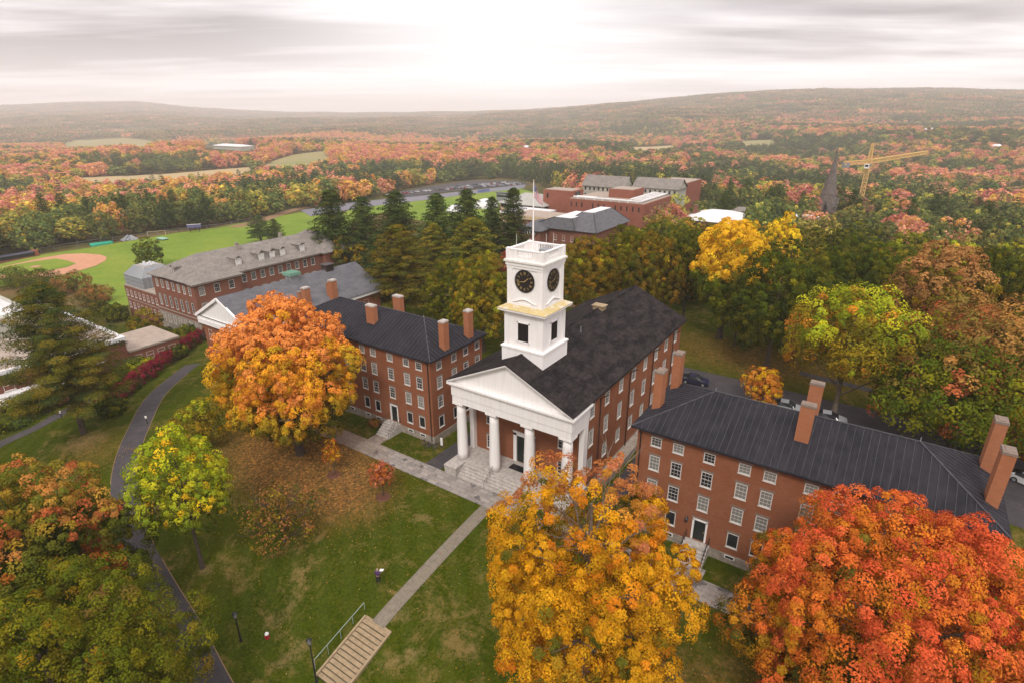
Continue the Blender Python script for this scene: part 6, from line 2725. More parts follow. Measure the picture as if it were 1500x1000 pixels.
for (px, py, h, w, pal, lab, sd) in ((490, 694, 5.2, 2.3, ['yellow', 'orange'], 'slim golden sapling in a round mulch bed at the edge of the leaf litter', 63), (562, 726, 4.9, 2.5, ['coral', 'orange'], 'slim coral-orange sapling in a round mulch bed on the lawn before the steps', 65)):
    p = at(px, py)
    hero('sapling', lab, 'tree', p[0], p[1], h, w, .28, 10, 8, 26 if sd == 65 else 12, .2, palfn(pal, [.6, .4]), sd, lobe=.5, jag=.3, widest=.4, cfrac=.5, r=.05, nb=6)
    mb = MB()
    mb.tube([(p[0], p[1], gz(p[0], p[1]) - .05), (p[0], p[1], gz(p[0], p[1]) + .07)], [.95, .8], 18)
    o = mb.build('mulch_ring', plain('mulch', (.11, .045, .025), .25, 3))
    tag(o, ('round red-brown mulch bed under the slim golden sapling' if sd == 63 else 'round red-brown mulch bed under the slim coral-orange sapling'), 'mulch bed')
p = at(1112, 596)
hero('maple_tree', 'small round orange maple behind the ridge of the right hall', 'tree', p[0], p[1], 6.4, 6.2, .2, 12, 14, 50, .26, palfn(['orange', 'yellow'], [.75, .25]), 67, lobe=.42, jag=.25, cfrac=.36, r=.14)
p = at(1220, 610)
hero('maple_tree', 'spreading yellow-green tree with forked pale trunk behind the right hall chimneys', 'tree', p[0], p[1], 18.6, 15.8, .36, 20, 24, 60, .34, two_tone('ygreen', 'olive', 11, 20, 1.7, 'orange', .14), 71, bark='bark_light', lobe=.38, jag=.25, widest=.42, cfrac=.34, fork=.22, nb=9, r=.34, inner=.08)
p = at(1395, 655)
hero('maple_tree', 'wide rust-red and green tree behind the right end of the right hall', 'tree', p[0], p[1], 19.0, 22.0, .1, 30, 26, 60, .38, two_tone('russet', 'green', 6, 21, 2.2, 'red', .10), 73, lobe=.35, jag=.2, cfrac=.33)
p = at(1345, 540)
hero('maple_tree', 'tall tree with sandy-orange top rising behind the rust-red tree', 'tree', p[0], p[1], 21.5, 15.0, .2, 22, 22, 50, .42, two_tone('sand', 'olive', 9, 20, 2.2, 'russet', .2), 75, lobe=.38, jag=.2, cfrac=.34)
p = at(1060, 520)
hero('maple_tree', 'golden-orange round crown above the green trees right of the chapel roof', 'tree', p[0] - 3, p[1] + 8, 24.0, 12.6, .22, 24, 24, 60, .36, two_tone('gold', 'green', 11, 14.5, 2.5, 'olive', .05), 77, lobe=.38, jag=.12, cfrac=.34)
p = at(1504, 735)
hero('maple_tree', 'orange tree at the right edge above the white parked car', 'tree', p[0] + 1.5, p[1] + 7, 11.5, 11, .2, 16, 20, 50, .36, palfn(['orange', 'olive', 'yellow'], [.6, .2, .2]), 79, lobe=.42, cfrac=.35)

# big white pine on the left, pines of the middle grove
p = at(123, 634)
cm, tm = pine_meshes(22.6, 16.5, .24, 91, ['pine_olive', 'pine_olive', 'pine'], 170, .28, 17, 10, .26)
t = thing('pine_tree', (p[0], p[1], gz(p[0], p[1])), 'tall olive-green pine with bare lower trunk on the grass at left, before the flat-roofed building', 'tree')
for nm, me_ in (('crown', cm), ('trunk', tm)):
    o = bpy.data.objects.new(nm, me_)
    COL.objects.link(o)
    o.parent = t


def top_h(x, y, ytop):
    g = gz(x, y)
    lo, hi = 0., 60.
    for _ in range(40):
        m_ = (lo + hi) / 2
        if proj((x, y, g + m_))[1] > ytop: lo = m_
        else: hi = m_
    return lo


def px_tree(pal, px, py, ytop, wpx, label, group, lvl=1, var=None):
    p = at(px, py)
    h = top_h(p[0], p[1], ytop)
    d = proj(p)[2]
    return put_tree(pal, float(p[0]), float(p[1]), h, wpx * d / FPX, label, group, lvl, var)


GR = 'trees on the quad beyond the halls'
PG_ = 'pines of the middle grove'
for a in (
    ('pine', 500, 425, 283, 84, 'broad dark pine at the left end of the pine grove beside the field', PG_, 0, 1),
    ('pine', 541, 418, 292, 62, 'dark pine second from the left in the pine grove', PG_, 0, 2),
    ('pine', 588, 415, 284, 72, 'dark pine with spiky top, third from the left in the pine grove', PG_, 0, 0),
    ('pine', 645, 415, 288, 78, 'rounded dark pine at the centre of the pine grove', PG_, 0, 1),
    ('pine', 687, 408, 281, 60, 'dark pine with whorled bare-looking top left of the flagpole', PG_, 0, 2),
    ('pine', 722, 402, 292, 44, 'narrow dark pine second from the flagpole on its left', PG_, 0, 0),
    ('pine', 752, 402, 279, 58, 'tall dark pine immediately left of the flagpole', PG_, 0, 1),
    ('pine_olive', 592, 470, 333, 100, 'olive pine standing in front of the dark pine grove, behind the left hall', PG_, 0, 0),
    ('pine_olive', 695, 440, 322, 90, 'olive pine in front of the dark pines, just left of the clock tower', PG_, 0, 2),
    ('pine_olive', 640, 440, 330, 70, 'olive-green pine between the two broader olive pines', PG_, 0, 1),
    ('pine', 560, 440, 345, 60, 'dark lower pine at the foot of the grove right of the slate roof end', PG_, 0, 0),
    ('olive', 520, 428, 352, 66, 'golden-olive tree touching the right end of the long slate roof', GR, 1, 0),
    ('dark', 222, 391, 351, 42, 'solitary round dark evergreen on the green field behind the glazed penthouse', 'evergreens on the playing field', 1, 0),
    ('pine', 383, 356, 317, 38, 'left one of two dark pines standing on the green field', 'evergreens on the playing field', 1, 0),
    ('pine', 405, 354, 322, 30, 'right one of two dark pines standing on the green field', 'evergreens on the playing field', 1, 1),
    ('olive', 708, 515, 386, 100, 'olive and orange tree between the left hall chimneys and the clock tower', GR, 0, 0),
    ('green', 668, 492, 384, 84, 'green tree with orange flecks behind the left hall ridge', GR, 0, 1),
    ('green', 748, 500, 405, 70, 'green tree partly hidden behind the clock tower on its left', GR, 0, 2),
    ('red', 748, 418, 368, 64, 'dark red tree behind the balustrade of the clock tower', GR, 1, 2),
    ('red', 706, 424, 384, 40, 'small dark red tree left of the tower behind the green trees', GR, 1, 1),
    ('olive', 858, 480, 352, 104, 'olive-gold tree right of the clock tower above the chapel roof', GR, 0, 2),
    ('green', 905, 470, 340, 90, 'green tree over the middle of the black chapel roof', GR, 0, 0),
    ('olive', 950, 475, 338, 92, 'olive-gold tree above the far gable of the chapel roof', GR, 0, 1),
    ('dark', 1000, 470, 345, 80, 'dark green tree between the chapel gable and the golden-yellow crown', GR, 0, 2),
    ('green', 1075, 505, 392, 66, 'green tree with dark straight trunk on the quad grass, leftmost trunk', GR, 0, 1),
    ('dark', 1122, 540, 376, 136, 'broad dark green tree with forked trunk right of the yellow crown', GR, 0, 0),
    ('dark', 1165, 515, 388, 96, 'dark green tree behind the forked-trunk one to its right', GR, 0, 1),
    ('dark', 1215, 500, 360, 100, 'dark green tree behind the yellow-green spreading tree', GR, 0, 2),
    ('green', 1270, 500, 366, 90, 'green tree between the spreading yellow-green tree and the sandy-orange top', GR, 0, 0),
    ('dark', 1430, 530, 372, 110, 'dark green tree right of the sandy-orange topped tree', GR, 0, 0),
    ('dark', 1490, 560, 392, 110, 'dark green tree at the right edge above the orange one', GR, 0, 1),
    ('green', 1475, 640, 500, 90, 'green tree low at the right edge beside the rust-red tree', GR, 0, 2),
    ('yellow', 1135, 420, 312, 66, 'bright yellow round crown left of the church spire', GR, 1, 0),
):
    px_tree(*a)

# the dense belt of trees at the far side of the quad
belt = []
g_ = np.random.default_rng(5)
yy = 84
row = 0
while yy < 150:
    xx = -34 + (row % 2) * 6
    while xx < 190:
        X_, Y_ = xx + g_.uniform(-2.5, 2.5), yy + g_.uniform(-2.5, 2.5)
        px, py, dz_ = proj((X_, Y_, gz(X_, Y_)))
        if px > (905 if Y_ < 100 else 930) and px < 1640 and not (X_ < -36):
            belt.append((px, X_, Y_, row))
        xx += 12.0
    yy += 11.5
    row += 1
belt.sort()
cnt = {}
RB = ['front row', 'second row', 'third row', 'fourth row', 'fifth row', 'back row', 'last row']
for px, X_, Y_, row in belt:
    u = g_.random()
    if px < 1000: pal = ['dark', 'green', 'olive', 'dark', 'green'][int(u * 5)]
    elif px < 1090: pal = ['olive', 'green', 'yellow', 'dark', 'ygreen'][int(u * 5)]
    elif px < 1190: pal = ['dark', 'green', 'ygreen', 'olive', 'green'][int(u * 5)]
    elif px < 1330: pal = ['dark', 'russet', 'green', 'olive', 'green'][int(u * 5)]
    else: pal = ['dark', 'green', 'ygreen', 'olive', 'green'][int(u * 5)]
    h = g_.uniform(11.5, 14.5) if Y_ > 100 else g_.uniform(12, 15)
    k = cnt.get((pal, row), 0)
    cnt[(pal, row)] = k + 1
    put_tree(pal, X_, Y_, h, g_.uniform(11.5, 15.5), f'{ORD[min(k, 19)]} {PNAME[pal]} from the left, {RB[min(row, 6)]} of the quad tree belt', 'belt of trees beyond the quad', 1)

# left side: trees between low buildings, shrubs, hedge
SG = 'shrubs behind the red hedge'
for (px, py, h, w, pal, lab) in (
    (218, 500, 7.5, 7.0, 'olive', 'rounded olive-green evergreen before the stone base of the long brick building'),
    (172, 470, 4.5, 6.0, 'dark', 'dark green bush below the west wing'),
    (150, 462, 4.0, 5.0, 'dark', 'small dark green bush at the corner of the flat-roofed building'),
    (245, 508, 4.0, 6.5, 'dark', 'dark green shrub right of the rounded olive evergreen'),
    (272, 500, 3.5, 6.5, 'green', 'green shrub under the brick corner behind the red hedge top'),
    (232, 530, 3.2, 6.0, 'olive', 'pale olive shrub in the middle of the bank above the red hedge'),
    (205, 545, 3.0, 5.5, 'ygreen', 'yellow-green shrub left of the red hedge'),
    (180, 560, 3.0, 5.0, 'green', 'green shrub between the pine and the red hedge'),
    (205, 520, 2.4, 4.5, 'green', 'low green shrub on the bank behind the pine top'),
    (258, 524, 3.0, 5.0, 'dark', 'dark green shrub touching the upper part of the red hedge'),
    (164, 605, 2.6, 4.2, 'dark', 'rounded dark green bush at the lower end of the red hedge'),
    (300, 488, 3.4, 6.0, 'dark', 'dark shrub between the red hedge and the white pediment building'),
    (20, 625, 3.2, 5.0, 'green', 'green bush against the low terrace wall at the left edge'),
    (50, 606, 3.0, 4.5, 'dark', 'dark bush behind the lower path at left'),
    (8, 560, 7.0, 6.0, 'dark', 'dark green tree cut by the left edge beside the terrace'),
    (18, 420, 6.0, 12.0, 'dark', 'dark green trees cut by the left edge above the white roofs, first from left'),
    (60, 424, 6.5, 12.0, 'dark', 'wide dark green clump between the infield and the white roofs'),
    (108, 428, 6.0, 11.0, 'russet', 'brown-green clump right of the wide dark clump above the white roofs'),
    (140, 445, 5.0, 9.0, 'russet', 'brownish bush at the near edge of the playing field'),
    (5, 352, 12, 10, 'yellow', 'yellow tree at the left edge beside the dugout'),
):
    p = at(px, py)
    hero('shrub' if h < 6 else 'broadleaf_tree', lab, 'shrub' if h < 6 else 'tree', float(p[0]), float(p[1]), h, w, -.05, 12, 14, 34, .30 if h < 5 else .36, palfn([pal, 'dark' if pal != 'dark' else 'green'], [.75, .25]), 100 + px, lobe=.42, cfrac=.4, r=.1, group=SG if h < 6 else None, nb=4, fork=.1)
hp = [at(*q_) for q_ in ((152, 604), (166, 592), (184, 577), (206, 560), (228, 545), (250, 528), (272, 512), (290, 501), (303, 494))]
C, R, O = [], [], []
for a, b in zip(hp[:-1], hp[1:]):
    n = max(2, int(np.linalg.norm(b - a) / .55))
    for k in range(n):
        c = a + (b - a) * k / n
        for _ in range(9):
            an = g_.uniform(0, PI)
            rr = g_.uniform(1.0, 1.8)
            side = np.array([.75, .65, 0])
            off = side * math.cos(an) * rr + np.array([0, 0, math.sin(an) * rr * 1.25 + .35])
            C.append(c + off)
            R.append(g_.uniform(.3, .5))
            O.append(off / np.linalg.norm(off))
C, R, O = np.array(C), np.array(R), np.array(O)
base = np.array([hp[0][0], hp[0][1], hp[0][2]])


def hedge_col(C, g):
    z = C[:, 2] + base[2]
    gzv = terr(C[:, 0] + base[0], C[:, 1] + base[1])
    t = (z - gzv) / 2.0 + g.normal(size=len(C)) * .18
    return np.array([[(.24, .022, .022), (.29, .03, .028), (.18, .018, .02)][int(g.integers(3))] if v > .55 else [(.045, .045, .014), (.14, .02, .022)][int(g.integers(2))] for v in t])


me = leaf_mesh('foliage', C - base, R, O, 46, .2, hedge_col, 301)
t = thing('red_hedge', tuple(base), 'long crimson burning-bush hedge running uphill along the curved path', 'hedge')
o = bpy.data.objects.new('foliage', me)
COL.objects.link(o)
o.parent = t
mb = MB()
for q_ in hp: mb.tube([(q_[0] - base[0], q_[1] - base[1], q_[2] - base[2] - .2), (q_[0] - base[0] + .1, q_[1] - base[1], q_[2] - base[2] + 1.2)], [.06, .03], 5)
o = bpy.data.objects.new('stem', mb.mesh('stem', M['bark']))
COL.objects.link(o)
o.parent = t

# climber on the long building's corner, low shrubs by the steps of the left hall
for (x, y, h, w, pal, lab) in ((-16.6, .9, 1.0, 1.6, 'russet', 'low brown shrub left of the left hall door steps'), (-89.0, 16.6, 9, 2.6, 'russet', 'rusty climbing plant up the corner of the long brick building')):
    hero('shrub', lab, 'shrub', x, y, h, w, .0, 8, 10, 22, .2, palfn([pal, 'olive'], [.7, .3]), int(200 + h), lobe=.45, cfrac=.45, r=.05, nb=3, fork=.1)

# fallen leaves as real little faces, thickest under the orange maple
N0 = 60000
g_ = np.random.default_rng(77)
xy = np.stack([g_.uniform(-46, 52, N0), g_.uniform(-40, 1.0, N0)], 1)
w_ = carpet(xy[:, 0], xy[:, 1]) * .9 + .035
keep = g_.random(N0) < w_
xy = xy[keep]
keep = ~((xy[:, 0] > -1.5) & (xy[:, 0] < 16) & (xy[:, 1] > -3)) & ~((xy[:, 0] > 20.5) & (xy[:, 1] > .0)) & ~((xy[:, 0] < -6) & (xy[:, 0] > -35) & (xy[:, 1] > .2)) & ~((xy[:, 0] > 5) & (xy[:, 0] < 9.5) & (xy[:, 1] < -21))
xy = xy[keep]
zz = terr(xy[:, 0], xy[:, 1]) + .045 + g_.uniform(0, .03, len(xy))
C = np.stack([xy[:, 0], xy[:, 1], zz], 1)
N = len(C)
nrm = np.array([0, 0, 1.]) + g_.normal(size=(N, 3)) * .22
nrm /= np.linalg.norm(nrm, axis=1)[:, None]
tt = np.cross(nrm, g_.normal(size=(N, 3)))
tt /= np.linalg.norm(tt, axis=1)[:, None]
bb = np.cross(nrm, tt)
s = g_.uniform(.09, .19, N)[:, None]
v = np.stack([C - tt * s * .5, C - bb * s * .36, C + tt * s * .5, C + bb * s * .36], 1)
me = bpy.data.meshes.new('fallen_leaves')
me.vertices.add(4 * N)
me.vertices.foreach_set('co', v.astype(np.float32).ravel())
me.loops.add(4 * N)
me.loops.foreach_set('vertex_index', np.arange(4 * N, dtype=np.int32))
me.polygons.add(N)
me.polygons.foreach_set('loop_start', (np.arange(N) * 4).astype(np.int32))
me.polygons.foreach_set('loop_total', np.full(N, 4, np.int32))
pc = np.array([(.30, .12, .03), (.22, .10, .035), (.40, .20, .04), (.15, .075, .03), (.36, .24, .08), (.12, .09, .03)])
cc = pc[g_.integers(0, 6, N)] * g_.uniform(.6, 1.2, (N, 1))
col = np.ones((N, 4, 4), np.float32)
col[:, :, :3] = cc[:, None]
a_ = me.color_attributes.new('lc', 'FLOAT_COLOR', 'POINT')
a_.data.foreach_set('color', col.ravel())
me.update(calc_edges=True)
me.materials.append(M['leaf'])
tag(link('fallen_leaves', me), kind='stuff')

# ------------------------------------------------------------------ woods beyond the campus
def inpoly(px, py, poly):
    c = np.zeros(len(px), bool)
    n = len(poly)
    for i in range(n):
        x1, y1 = poly[i]
        x2, y2 = poly[(i + 1) % n]
        cond = ((y1 > py) != (y2 > py)) & (px < (x2 - x1) * (py - y1) / (y2 - y1 + 1e-12) + x1)
        c ^= cond
    return c


MASKS = [
    [(-400, 470), (-60, 391), (0, 383), (60, 371), (130, 359), (200, 348), (262, 339), (330, 331), (380, 319), (440, 307), (470, 305), (560, 287), (575, 282), (640, 270), (690, 263), (758, 263), (785, 270), (838, 292), (838, 360), (500, 480), (-400, 700)],
    [(364, 264), (440, 256), (488, 248), (482, 221), (430, 227), (392, 239)],
    [(95, 264), (240, 256), (372, 245), (386, 264), (250, 282), (130, 290)],
    [(92, 206), (180, 202), (230, 207), (228, 226), (150, 223), (94, 224)],
    [(1076, 207), (1130, 205), (1154, 219), (1090, 224)], [(916, 216), (985, 213), (1006, 228), (930, 232)],
    [(296, 214), (382, 214), (386, 232), (296, 234)],
]


def forest_points(r0, r1, sp, seed):
    g = np.random.default_rng(seed)
    th0, th1 = YW - math.radians(50), YW + math.radians(52)
    pts = []
    r = r0
    while r < r1:
        n = int((th1 - th0) * r / sp)
        th = th0 + (np.arange(n) + g.uniform(-.35, .35, n) + .5 * (len(pts) % 2)) * (th1 - th0) / n
        rr = r + g.uniform(-.4, .4, n) * sp
        pts.append(np.stack([CAM[0] + rr * np.sin(th), CAM[1] + rr * np.cos(th)], 1))
        r += sp * .9
    P = np.concatenate(pts)
    x, y = P[:, 0], P[:, 1]
    z = terr(x, y)
    d = np.stack([x, y, z], 1) - CAM
    dep = d @ _fw
    px = 750 + FPX * (d @ _r2) / dep
    py = 500 - FPX * (d @ _u2) / dep
    ok = np.ones(len(P), bool)
    ok &= ~((x > -150) & (y < 152))
    ok &= ~((x > -240) & (x <= -150) & (y < 60))
    ok &= ~((abs(px - 1208) < 20) & (y > 190) & (y < 292)) & ~((abs(px - 1262) < 9) & (y > 230) & (y < 331))
    for mk in MASKS: ok &= ~inpoly(px, py, mk)
    ok &= ~((x > -140) & (x < -40) & (y > 140) & (y < 266))
    ok &= ~((abs(x - 6) < 9) & (abs(y - 292) < 9)) & ~((abs(x - 18.5) < 5) & (abs(y - 331) < 5))
    for (hx, hy, w, dn) in tuple(q_ for q_ in ((1052, 352, 44, 16), (1172, 350, 22, 14), (1431, 325, 28, 12), (1392, 333, 12, 10), (1498, 333, 12, 10), (1090, 334, 20, 12), (342, 219, 42, 6), (771, 222, 7, 5), (1352, 196, 6, 4), (1365, 194, 6, 4), (1458, 222, 7, 5), (1458, 222, 7, 5))):
        ok &= ~((abs(px - hx) < w) & (py > hy - 4) & (py < hy + dn))
    return x[ok], y[ok], px[ok], py[ok]


FP = ['pine', 'green', 'olive', 'ygreen', 'yellow', 'orange', 'coral', 'red', 'russet', 'dark']


def forest_pal(x, y, px, py, g):
    """zones of colour over the valley; mostly coral, orange and green, pines in belts"""
    r = np.hypot(x - CAM[0], y - CAM[1])
    n1 = np.sin(x / 95 + 1.1 * np.sin(y / 130)) * np.cos(y / 88 + x / 210)
    n2 = np.sin(x / 38 + 2) * np.cos(y / 45 - 1 + x / 77)
    n3 = np.sin(x / 260 - y / 190 + 1.7) * np.cos(x / 410 + y / 330)
    v = .5 * n1 + .3 * n2 + .45 * n3 + g.normal(size=len(x)) * .28
    out = np.empty(len(x), int)
    u = g.random(len(x))
    near = r < 420
    far = r > 2300
    left = px < 700
    for i in range(len(x)):
        a = v[i]
        if far[i]:
            if a > .5: k = [6, 8, 5, 7, 1][int(u[i] * 5)]
            elif a > 0.2: k = [8, 1, 9, 1, 1][int(u[i] * 5)]
            else: k = [9, 1, 0, 9, 8][int(u[i] * 5)]
        elif near[i] and left[i]:
            k = ([5, 6, 4, 5, 4, 6] if a > .12 else [3, 2, 1, 4, 3, 5])[int(u[i] * 6)] if a > -.3 else [0, 1, 1][int(u[i] * 3)]
        elif left[i]:
            k = ([6, 5, 6, 6, 4] if a > .0 else [5, 2, 1, 3, 6, 3])[int(u[i] * 5)] if a > -.35 else [0, 0, 1][int(u[i] * 3)]
        else:
            k = ([6, 5, 6, 7, 3] if a > .3 else [1, 8, 2, 3, 6, 1, 9])[int(u[i] * (5 if a > .3 else 7))] if a > -.1 else [0, 0, 9, 1][int(u[i] * 4)]
        out[i] = k
    return out


g_ = np.random.default_rng(99)
x, y, px, py = forest_points(215, 640, 10.5, 3)
pk = forest_pal(x, y, px, py, g_)
hh = g_.uniform(11, 17, len(x)) * np.where(pk == 0, 1.12, 1)
# pine stand behind the pale halls
std = (px > 770) & (px < 1040) & (py > 255) & (py < 300)
pk[std & (g_.random(len(x)) < .75)] = 0
hh[std] = g_.uniform(17, 21, std.sum())
vis = (px > -40) & (px < 1540) & (py < 420)
r = np.hypot(x - CAM[0], y - CAM[1])
order = np.argsort(r + np.where(vis, 0, 1e5))
NI = 260
ind = order[:NI]
rest = order[NI:]


def zone(px):
    for lim, s in ((70, 'above the dugout at far left'), (165, 'above the green tarpaulin'), (250, 'behind the white goal'), (340, 'behind the scoreboard'), (440, 'above the service road bend'), (560, 'left of the far car park'), (790, 'behind the far car park'), (1000, 'behind the pale stone halls'), (1110, 'right of the brick complex'), (1195, 'just left of the church spire'), (1275, 'between spire and crane'), (1380, 'under the crane jib')):
        if px < lim: return s
    return 'right of the crane'


cnt = {}
for i in sorted(ind, key=lambda i: px[i]):
    pal = FP[pk[i]]
    z_ = zone(px[i])
    k = cnt.get((pal, z_), 0)
    cnt[(pal, z_)] = k + 1
    put_tree(pal, float(x[i]), float(y[i]), float(hh[i]), float(g_.uniform(10.5, 15)) * (.72 if pal == 'pine' else 1), f'{ORD[min(k, 19)]} {PNAME[pal]} from the left, woods edge {z_}', 'nearest trees of the woods', 1 if r[i] < 360 else 2, light=True)


def scatter_woods(name, X_, Y_, S, IDX, protos, zoff=0.0):
    """everything nobody could count: one object with instances on points"""
    Z_ = terr(X_, Y_) + zoff
    me = bpy.data.meshes.new(name)
    me.vertices.add(len(X_))
    me.vertices.foreach_set('co', np.stack([X_, Y_, Z_], 1).astype(np.float32).ravel())
    a = me.attributes.new('pidx', 'INT', 'POINT')
    a.data.foreach_set('value', IDX.astype(np.int32))
    a = me.attributes.new('psc', 'FLOAT_VECTOR', 'POINT')
    a.data.foreach_set('vector', S.astype(np.float32).ravel())
    a = me.attributes.new('prot', 'FLOAT_VECTOR', 'POINT')
    rt = np.zeros((len(X_), 3), np.float32)
    rt[:, 2] = g_.uniform(0, 6.28, len(X_))
    a.data.foreach_set('vector', rt.ravel())
    o = link(name, me)
    coll = bpy.data.collections.new(name + '_kinds')
    for k, pm in enumerate(protos):
        po = bpy.data.objects.new('%03d_kind' % k, pm)
        coll.objects.link(po)
    ng = bpy.data.node_groups.new(name, 'GeometryNodeTree')
    ng.interface.new_socket('Geometry', in_out='INPUT', socket_type='NodeSocketGeometry')
    ng.interface.new_socket('Geometry', in_out='OUTPUT', socket_type='NodeSocketGeometry')
    nd = ng.nodes
    gi = nd.new('NodeGroupInput')
    go = nd.new('NodeGroupOutput')
    ci = nd.new('GeometryNodeCollectionInfo')
    ci.inputs['Collection'].default_value = coll
    ci.inputs['Separate Children'].default_value = True
    ci.inputs['Reset Children'].default_value = True
    ip = nd.new('GeometryNodeInstanceOnPoints')
    ip.inputs['Pick Instance'].default_value = True

    def attr(nm, ty):
        n = nd.new('GeometryNodeInputNamedAttribute')
        n.data_type = ty
        n.inputs['Name'].default_value = nm
        return n.outputs['Attribute']
    L = ng.links.new
    L(gi.outputs[0], ip.inputs['Points'])
    L(ci.outputs[0], ip.inputs['Instance'])
    L(attr('pidx', 'INT'), ip.inputs['Instance Index'])
    L(attr('psc', 'FLOAT_VECTOR'), ip.inputs['Scale'])
    L(attr('prot', 'FLOAT_VECTOR'), ip.inputs['Rotation'])
    L(ip.outputs[0], go.inputs[0])
    md = o.modifiers.new('scatter', 'NODES')
    md.node_group = ng
    tag(o, kind='stuff')
    return o


def scales(h, w, pk):
    bw = np.where(pk == 0, 10, 14.5)
    bh = np.where(pk == 0, 20, 18)
    return np.stack([w / bw, w / bw, h / bh], 1)


pr = [proto(p_, 2, v_)[0] for p_ in FP for v_ in (0, 1)]
W_ = g_.uniform(8, 17, len(x)) * np.where(pk == 0, .72, 1)
rs = rest
scatter_woods('valley_woods', x[rs], y[rs], scales(hh, W_, pk)[rs], (pk * 2 + g_.integers(0, 2, len(pk)))[rs], pr)
x, y, px, py = forest_points(640, 2300, 13.5, 4)
pk = forest_pal(x, y, px, py, g_)
scatter_woods('middle_woods', x, y, scales(g_.uniform(10, 17, len(x)), g_.uniform(8, 21, len(x)), pk), pk * 2 + g_.integers(0, 2, len(pk)), pr)


# beyond that, groups of crowns
def grove_mesh(pal, seed):
    g = np.random.default_rng(seed)
    C, R, O = [], [], []
    for i in range(5):
        for j in range(5):
            cx_, cy_ = (i - 2) * 12 + g.uniform(-4, 4), (j - 2) * 12 + g.uniform(-4, 4)
            h = g.uniform(8, 14)
            for k in range(5):
                d = g.normal(size=3)
                d /= np.linalg.norm(d)
                C.append((cx_ + d[0] * 4.5, cy_ + d[1] * 4.5, h + d[2] * 3))
                R.append(3.6)
                O.append(d)
    C, R, O = map(np.array, (C, R, O))
    nm = {'pine': ['pine', 'dark']}.get(pal, [pal, 'green', 'russet'])
    return leaf_mesh('grove', C, R, O, 9, 3.6, farfn(nm, [.7, .3] if len(nm) == 2 else [.6, .2, .2]), seed)


gm = [grove_mesh(p_, 500 + i * 3 + v_) for i, p_ in enumerate(FP) for v_ in (0,)]
x, y, px, py = forest_points(2300, 8300, 52, 6)
pk = forest_pal(x, y, px, py, g_)
sc_ = g_.uniform(.85, 1.2, len(x))
scatter_woods('far_woods', x, y, np.stack([sc_, sc_, sc_], 1), pk, gm)
# ------------------------------------------------------------------ haze
x0, x1, y0, y1, z0, z1 = -9400, 6400, -1450, 9400, -75, 255
me = bpy.data.meshes.new('haze')
me.from_pydata([(x0, y0, z0), (x1, y0, z0), (x1, y1, z0), (x0, y1, z0), (x0, y0, z1), (x1, y0, z1), (x1, y1, z1), (x0, y1, z1)], [], [(0, 3, 2, 1), (4, 5, 6, 7), (0, 1, 5, 4), (1, 2, 6, 5), (2, 3, 7, 6), (3, 0, 4, 7)])
mt, nt, out = newmat('haze')
pv = nt.nodes.new('ShaderNodeVolumePrincipled')
pv.inputs['Color'].default_value = (1.0, .96, .955, 1)
pv.inputs['Density'].default_value = HAZE
pv.inputs['Anisotropy'].default_value = .0
nt.links.new(pv.outputs[0], out.inputs['Volume'])
me.materials.append(mt)
tag(link('haze', me), kind='stuff')

# ------------------------------------------------------------------ sky: overcast, layered cloud over a Nishita sky
SUN_EL, SUN_AZ = math.radians(48), math.radians(158)   # azimuth clockwise from +Y
w = bpy.data.worlds.new('World')
SC.world = w
w.use_nodes = True
nt = w.node_tree
nt.nodes.clear()
N = NT(nt)
out = N.n('ShaderNodeOutputWorld')
bg = N.n('ShaderNodeBackground')
sky = N.n('ShaderNodeTexSky', sky_type='NISHITA')
sky.sun_disc = False
sky.sun_elevation = SUN_EL
sky.sun_rotation = SUN_AZ
tc = N.n('ShaderNodeTexCoord')
dirv = tc.outputs['Generated']
sp = N.n('ShaderNodeSeparateXYZ')
N.l(dirv, sp.inputs[0])
zc = N.math('MAXIMUM', sp.outputs[2], 0.0)
den = N.math('ADD', zc, .045)
# rotate the direction so that u runs across the view and v into depth
cy_, sy_ = math.cos(YW), math.sin(YW)
uu = N.math('ADD', N.math('MULTIPLY', sp.outputs[0], cy_), N.math('MULTIPLY', sp.outputs[1], -sy_))
vv = N.math('ADD', N.math('MULTIPLY', sp.outputs[0], sy_), N.math('MULTIPLY', sp.outputs[1], cy_))
cb = N.n('ShaderNodeCombineXYZ')
N.l(N.math('DIVIDE', uu, den), cb.inputs[0])
N.l(N.math('DIVIDE', vv, den), cb.inputs[1])
cloudv = cb.outputs[0]
n1 = N.noise(N.mapping(cloudv, (.13, .34, 1), (0, 0, .12), (3.1, 1.3, 0)), 1.0, 6, .55, .4)
n2 = N.noise(N.mapping(cloudv, (.42, .9, 1), (0, 0, -.1), (1.1, 5.3, 0)), 1.0, 5, .5, .2)
mixn = N.math('ADD', N.math('MULTIPLY', n1, .72), N.math('MULTIPLY', n2, .28))
cl = N.ramp(mixn, [(.40, (.34, .305, .31)), (.46, (.56, .51, .515)), (.53, (.86, .81, .81)), (.60, (1.08, 1.04, 1.04))])
# bright break in the clouds
gd = ray(715, 92)
gd = gd / np.linalg.norm(gd)
dp = N.n('ShaderNodeVectorMath', operation='DOT_PRODUCT')
N.l(dirv, dp.inputs[0])
dp.inputs[1].default_value = tuple(gd)
gl = N.math('POWER', N.math('MAXIMUM', dp.outputs['Value'], 0), 22)
cl = N.mix(N.math('MULTIPLY', gl, .58), cl, (1.38, 1.34, 1.34))
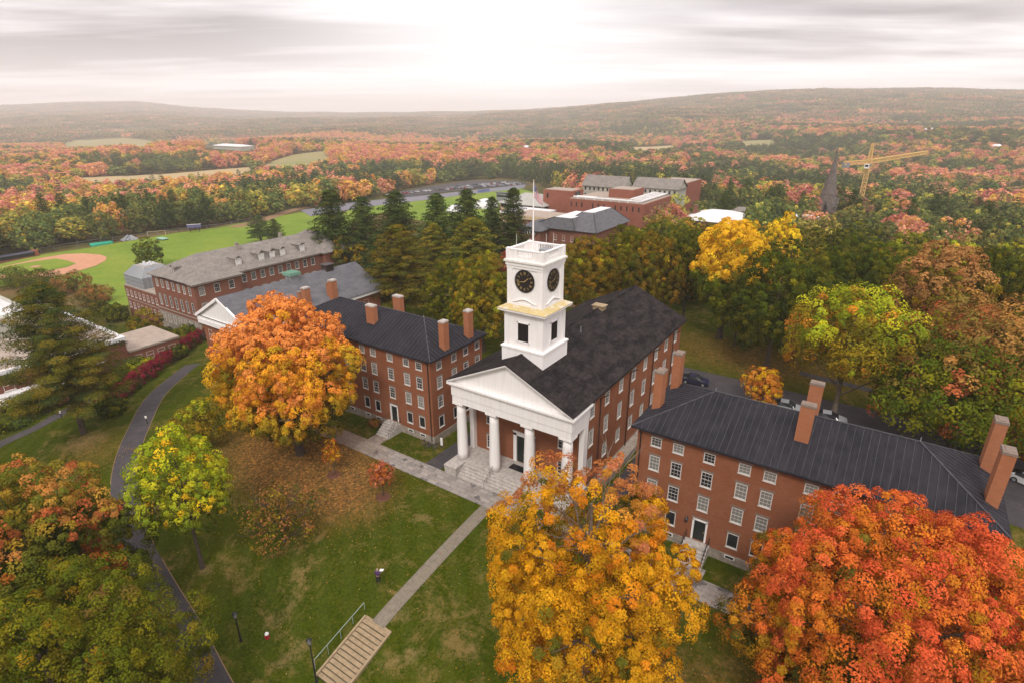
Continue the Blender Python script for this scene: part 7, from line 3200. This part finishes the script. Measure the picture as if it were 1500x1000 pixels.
# low mist near the horizon
hz = N.math('SUBTRACT', 1, N.math('MULTIPLY', zc, 9))
hzc = N.n('ShaderNodeClamp')
N.l(hz, hzc.inputs[0])
cl = N.mix(N.math('MULTIPLY', hzc.outputs[0], .75), cl, (.98, .93, .925))
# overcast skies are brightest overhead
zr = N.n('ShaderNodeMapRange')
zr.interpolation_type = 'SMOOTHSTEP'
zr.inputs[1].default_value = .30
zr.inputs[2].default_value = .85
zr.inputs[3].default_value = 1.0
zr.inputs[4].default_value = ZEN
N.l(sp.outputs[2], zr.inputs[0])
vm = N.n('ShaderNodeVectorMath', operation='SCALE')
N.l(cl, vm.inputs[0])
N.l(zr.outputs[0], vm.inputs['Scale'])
nb = N.n('ShaderNodeVectorMath', operation='SCALE')
N.l(sky.outputs[0], nb.inputs[0])
nb.inputs['Scale'].default_value = .10
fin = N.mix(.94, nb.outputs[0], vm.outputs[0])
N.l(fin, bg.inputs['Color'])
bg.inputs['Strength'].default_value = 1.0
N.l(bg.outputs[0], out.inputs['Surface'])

sd = bpy.data.lights.new('sun', 'SUN')
sd.energy = SUN
sd.angle = math.radians(14)
sd.color = (1.0, .94, .86)
so = bpy.data.objects.new('sun', sd)
COL.objects.link(so)
sv = Vector((math.sin(SUN_AZ) * math.cos(SUN_EL), math.cos(SUN_AZ) * math.cos(SUN_EL), math.sin(SUN_EL)))
so.rotation_euler = (-sv).to_track_quat('-Z', 'Y').to_euler()

# ------------------------------------------------------------------ render settings
SC.render.engine = 'CYCLES'
SC.view_settings.view_transform = 'Standard'
SC.view_settings.look = 'None'
SC.view_settings.gamma = 1
SC.view_settings.exposure = EXPO
cy = SC.cycles
cy.use_denoising = True
try:
    cy.denoiser = 'OPENIMAGEDENOISE'
    cy.denoising_input_passes = 'RGB_ALBEDO_NORMAL'
    cy.denoising_prefilter = 'ACCURATE'
except Exception:
    pass
cy.max_bounces = 6
cy.diffuse_bounces = 3
cy.glossy_bounces = 2
cy.transmission_bounces = 3
cy.volume_bounces = 2
cy.transparent_max_bounces = 4
cy.sample_clamp_indirect = 4
cy.volume_step_rate = 4
SC.render.use_persistent_data = False
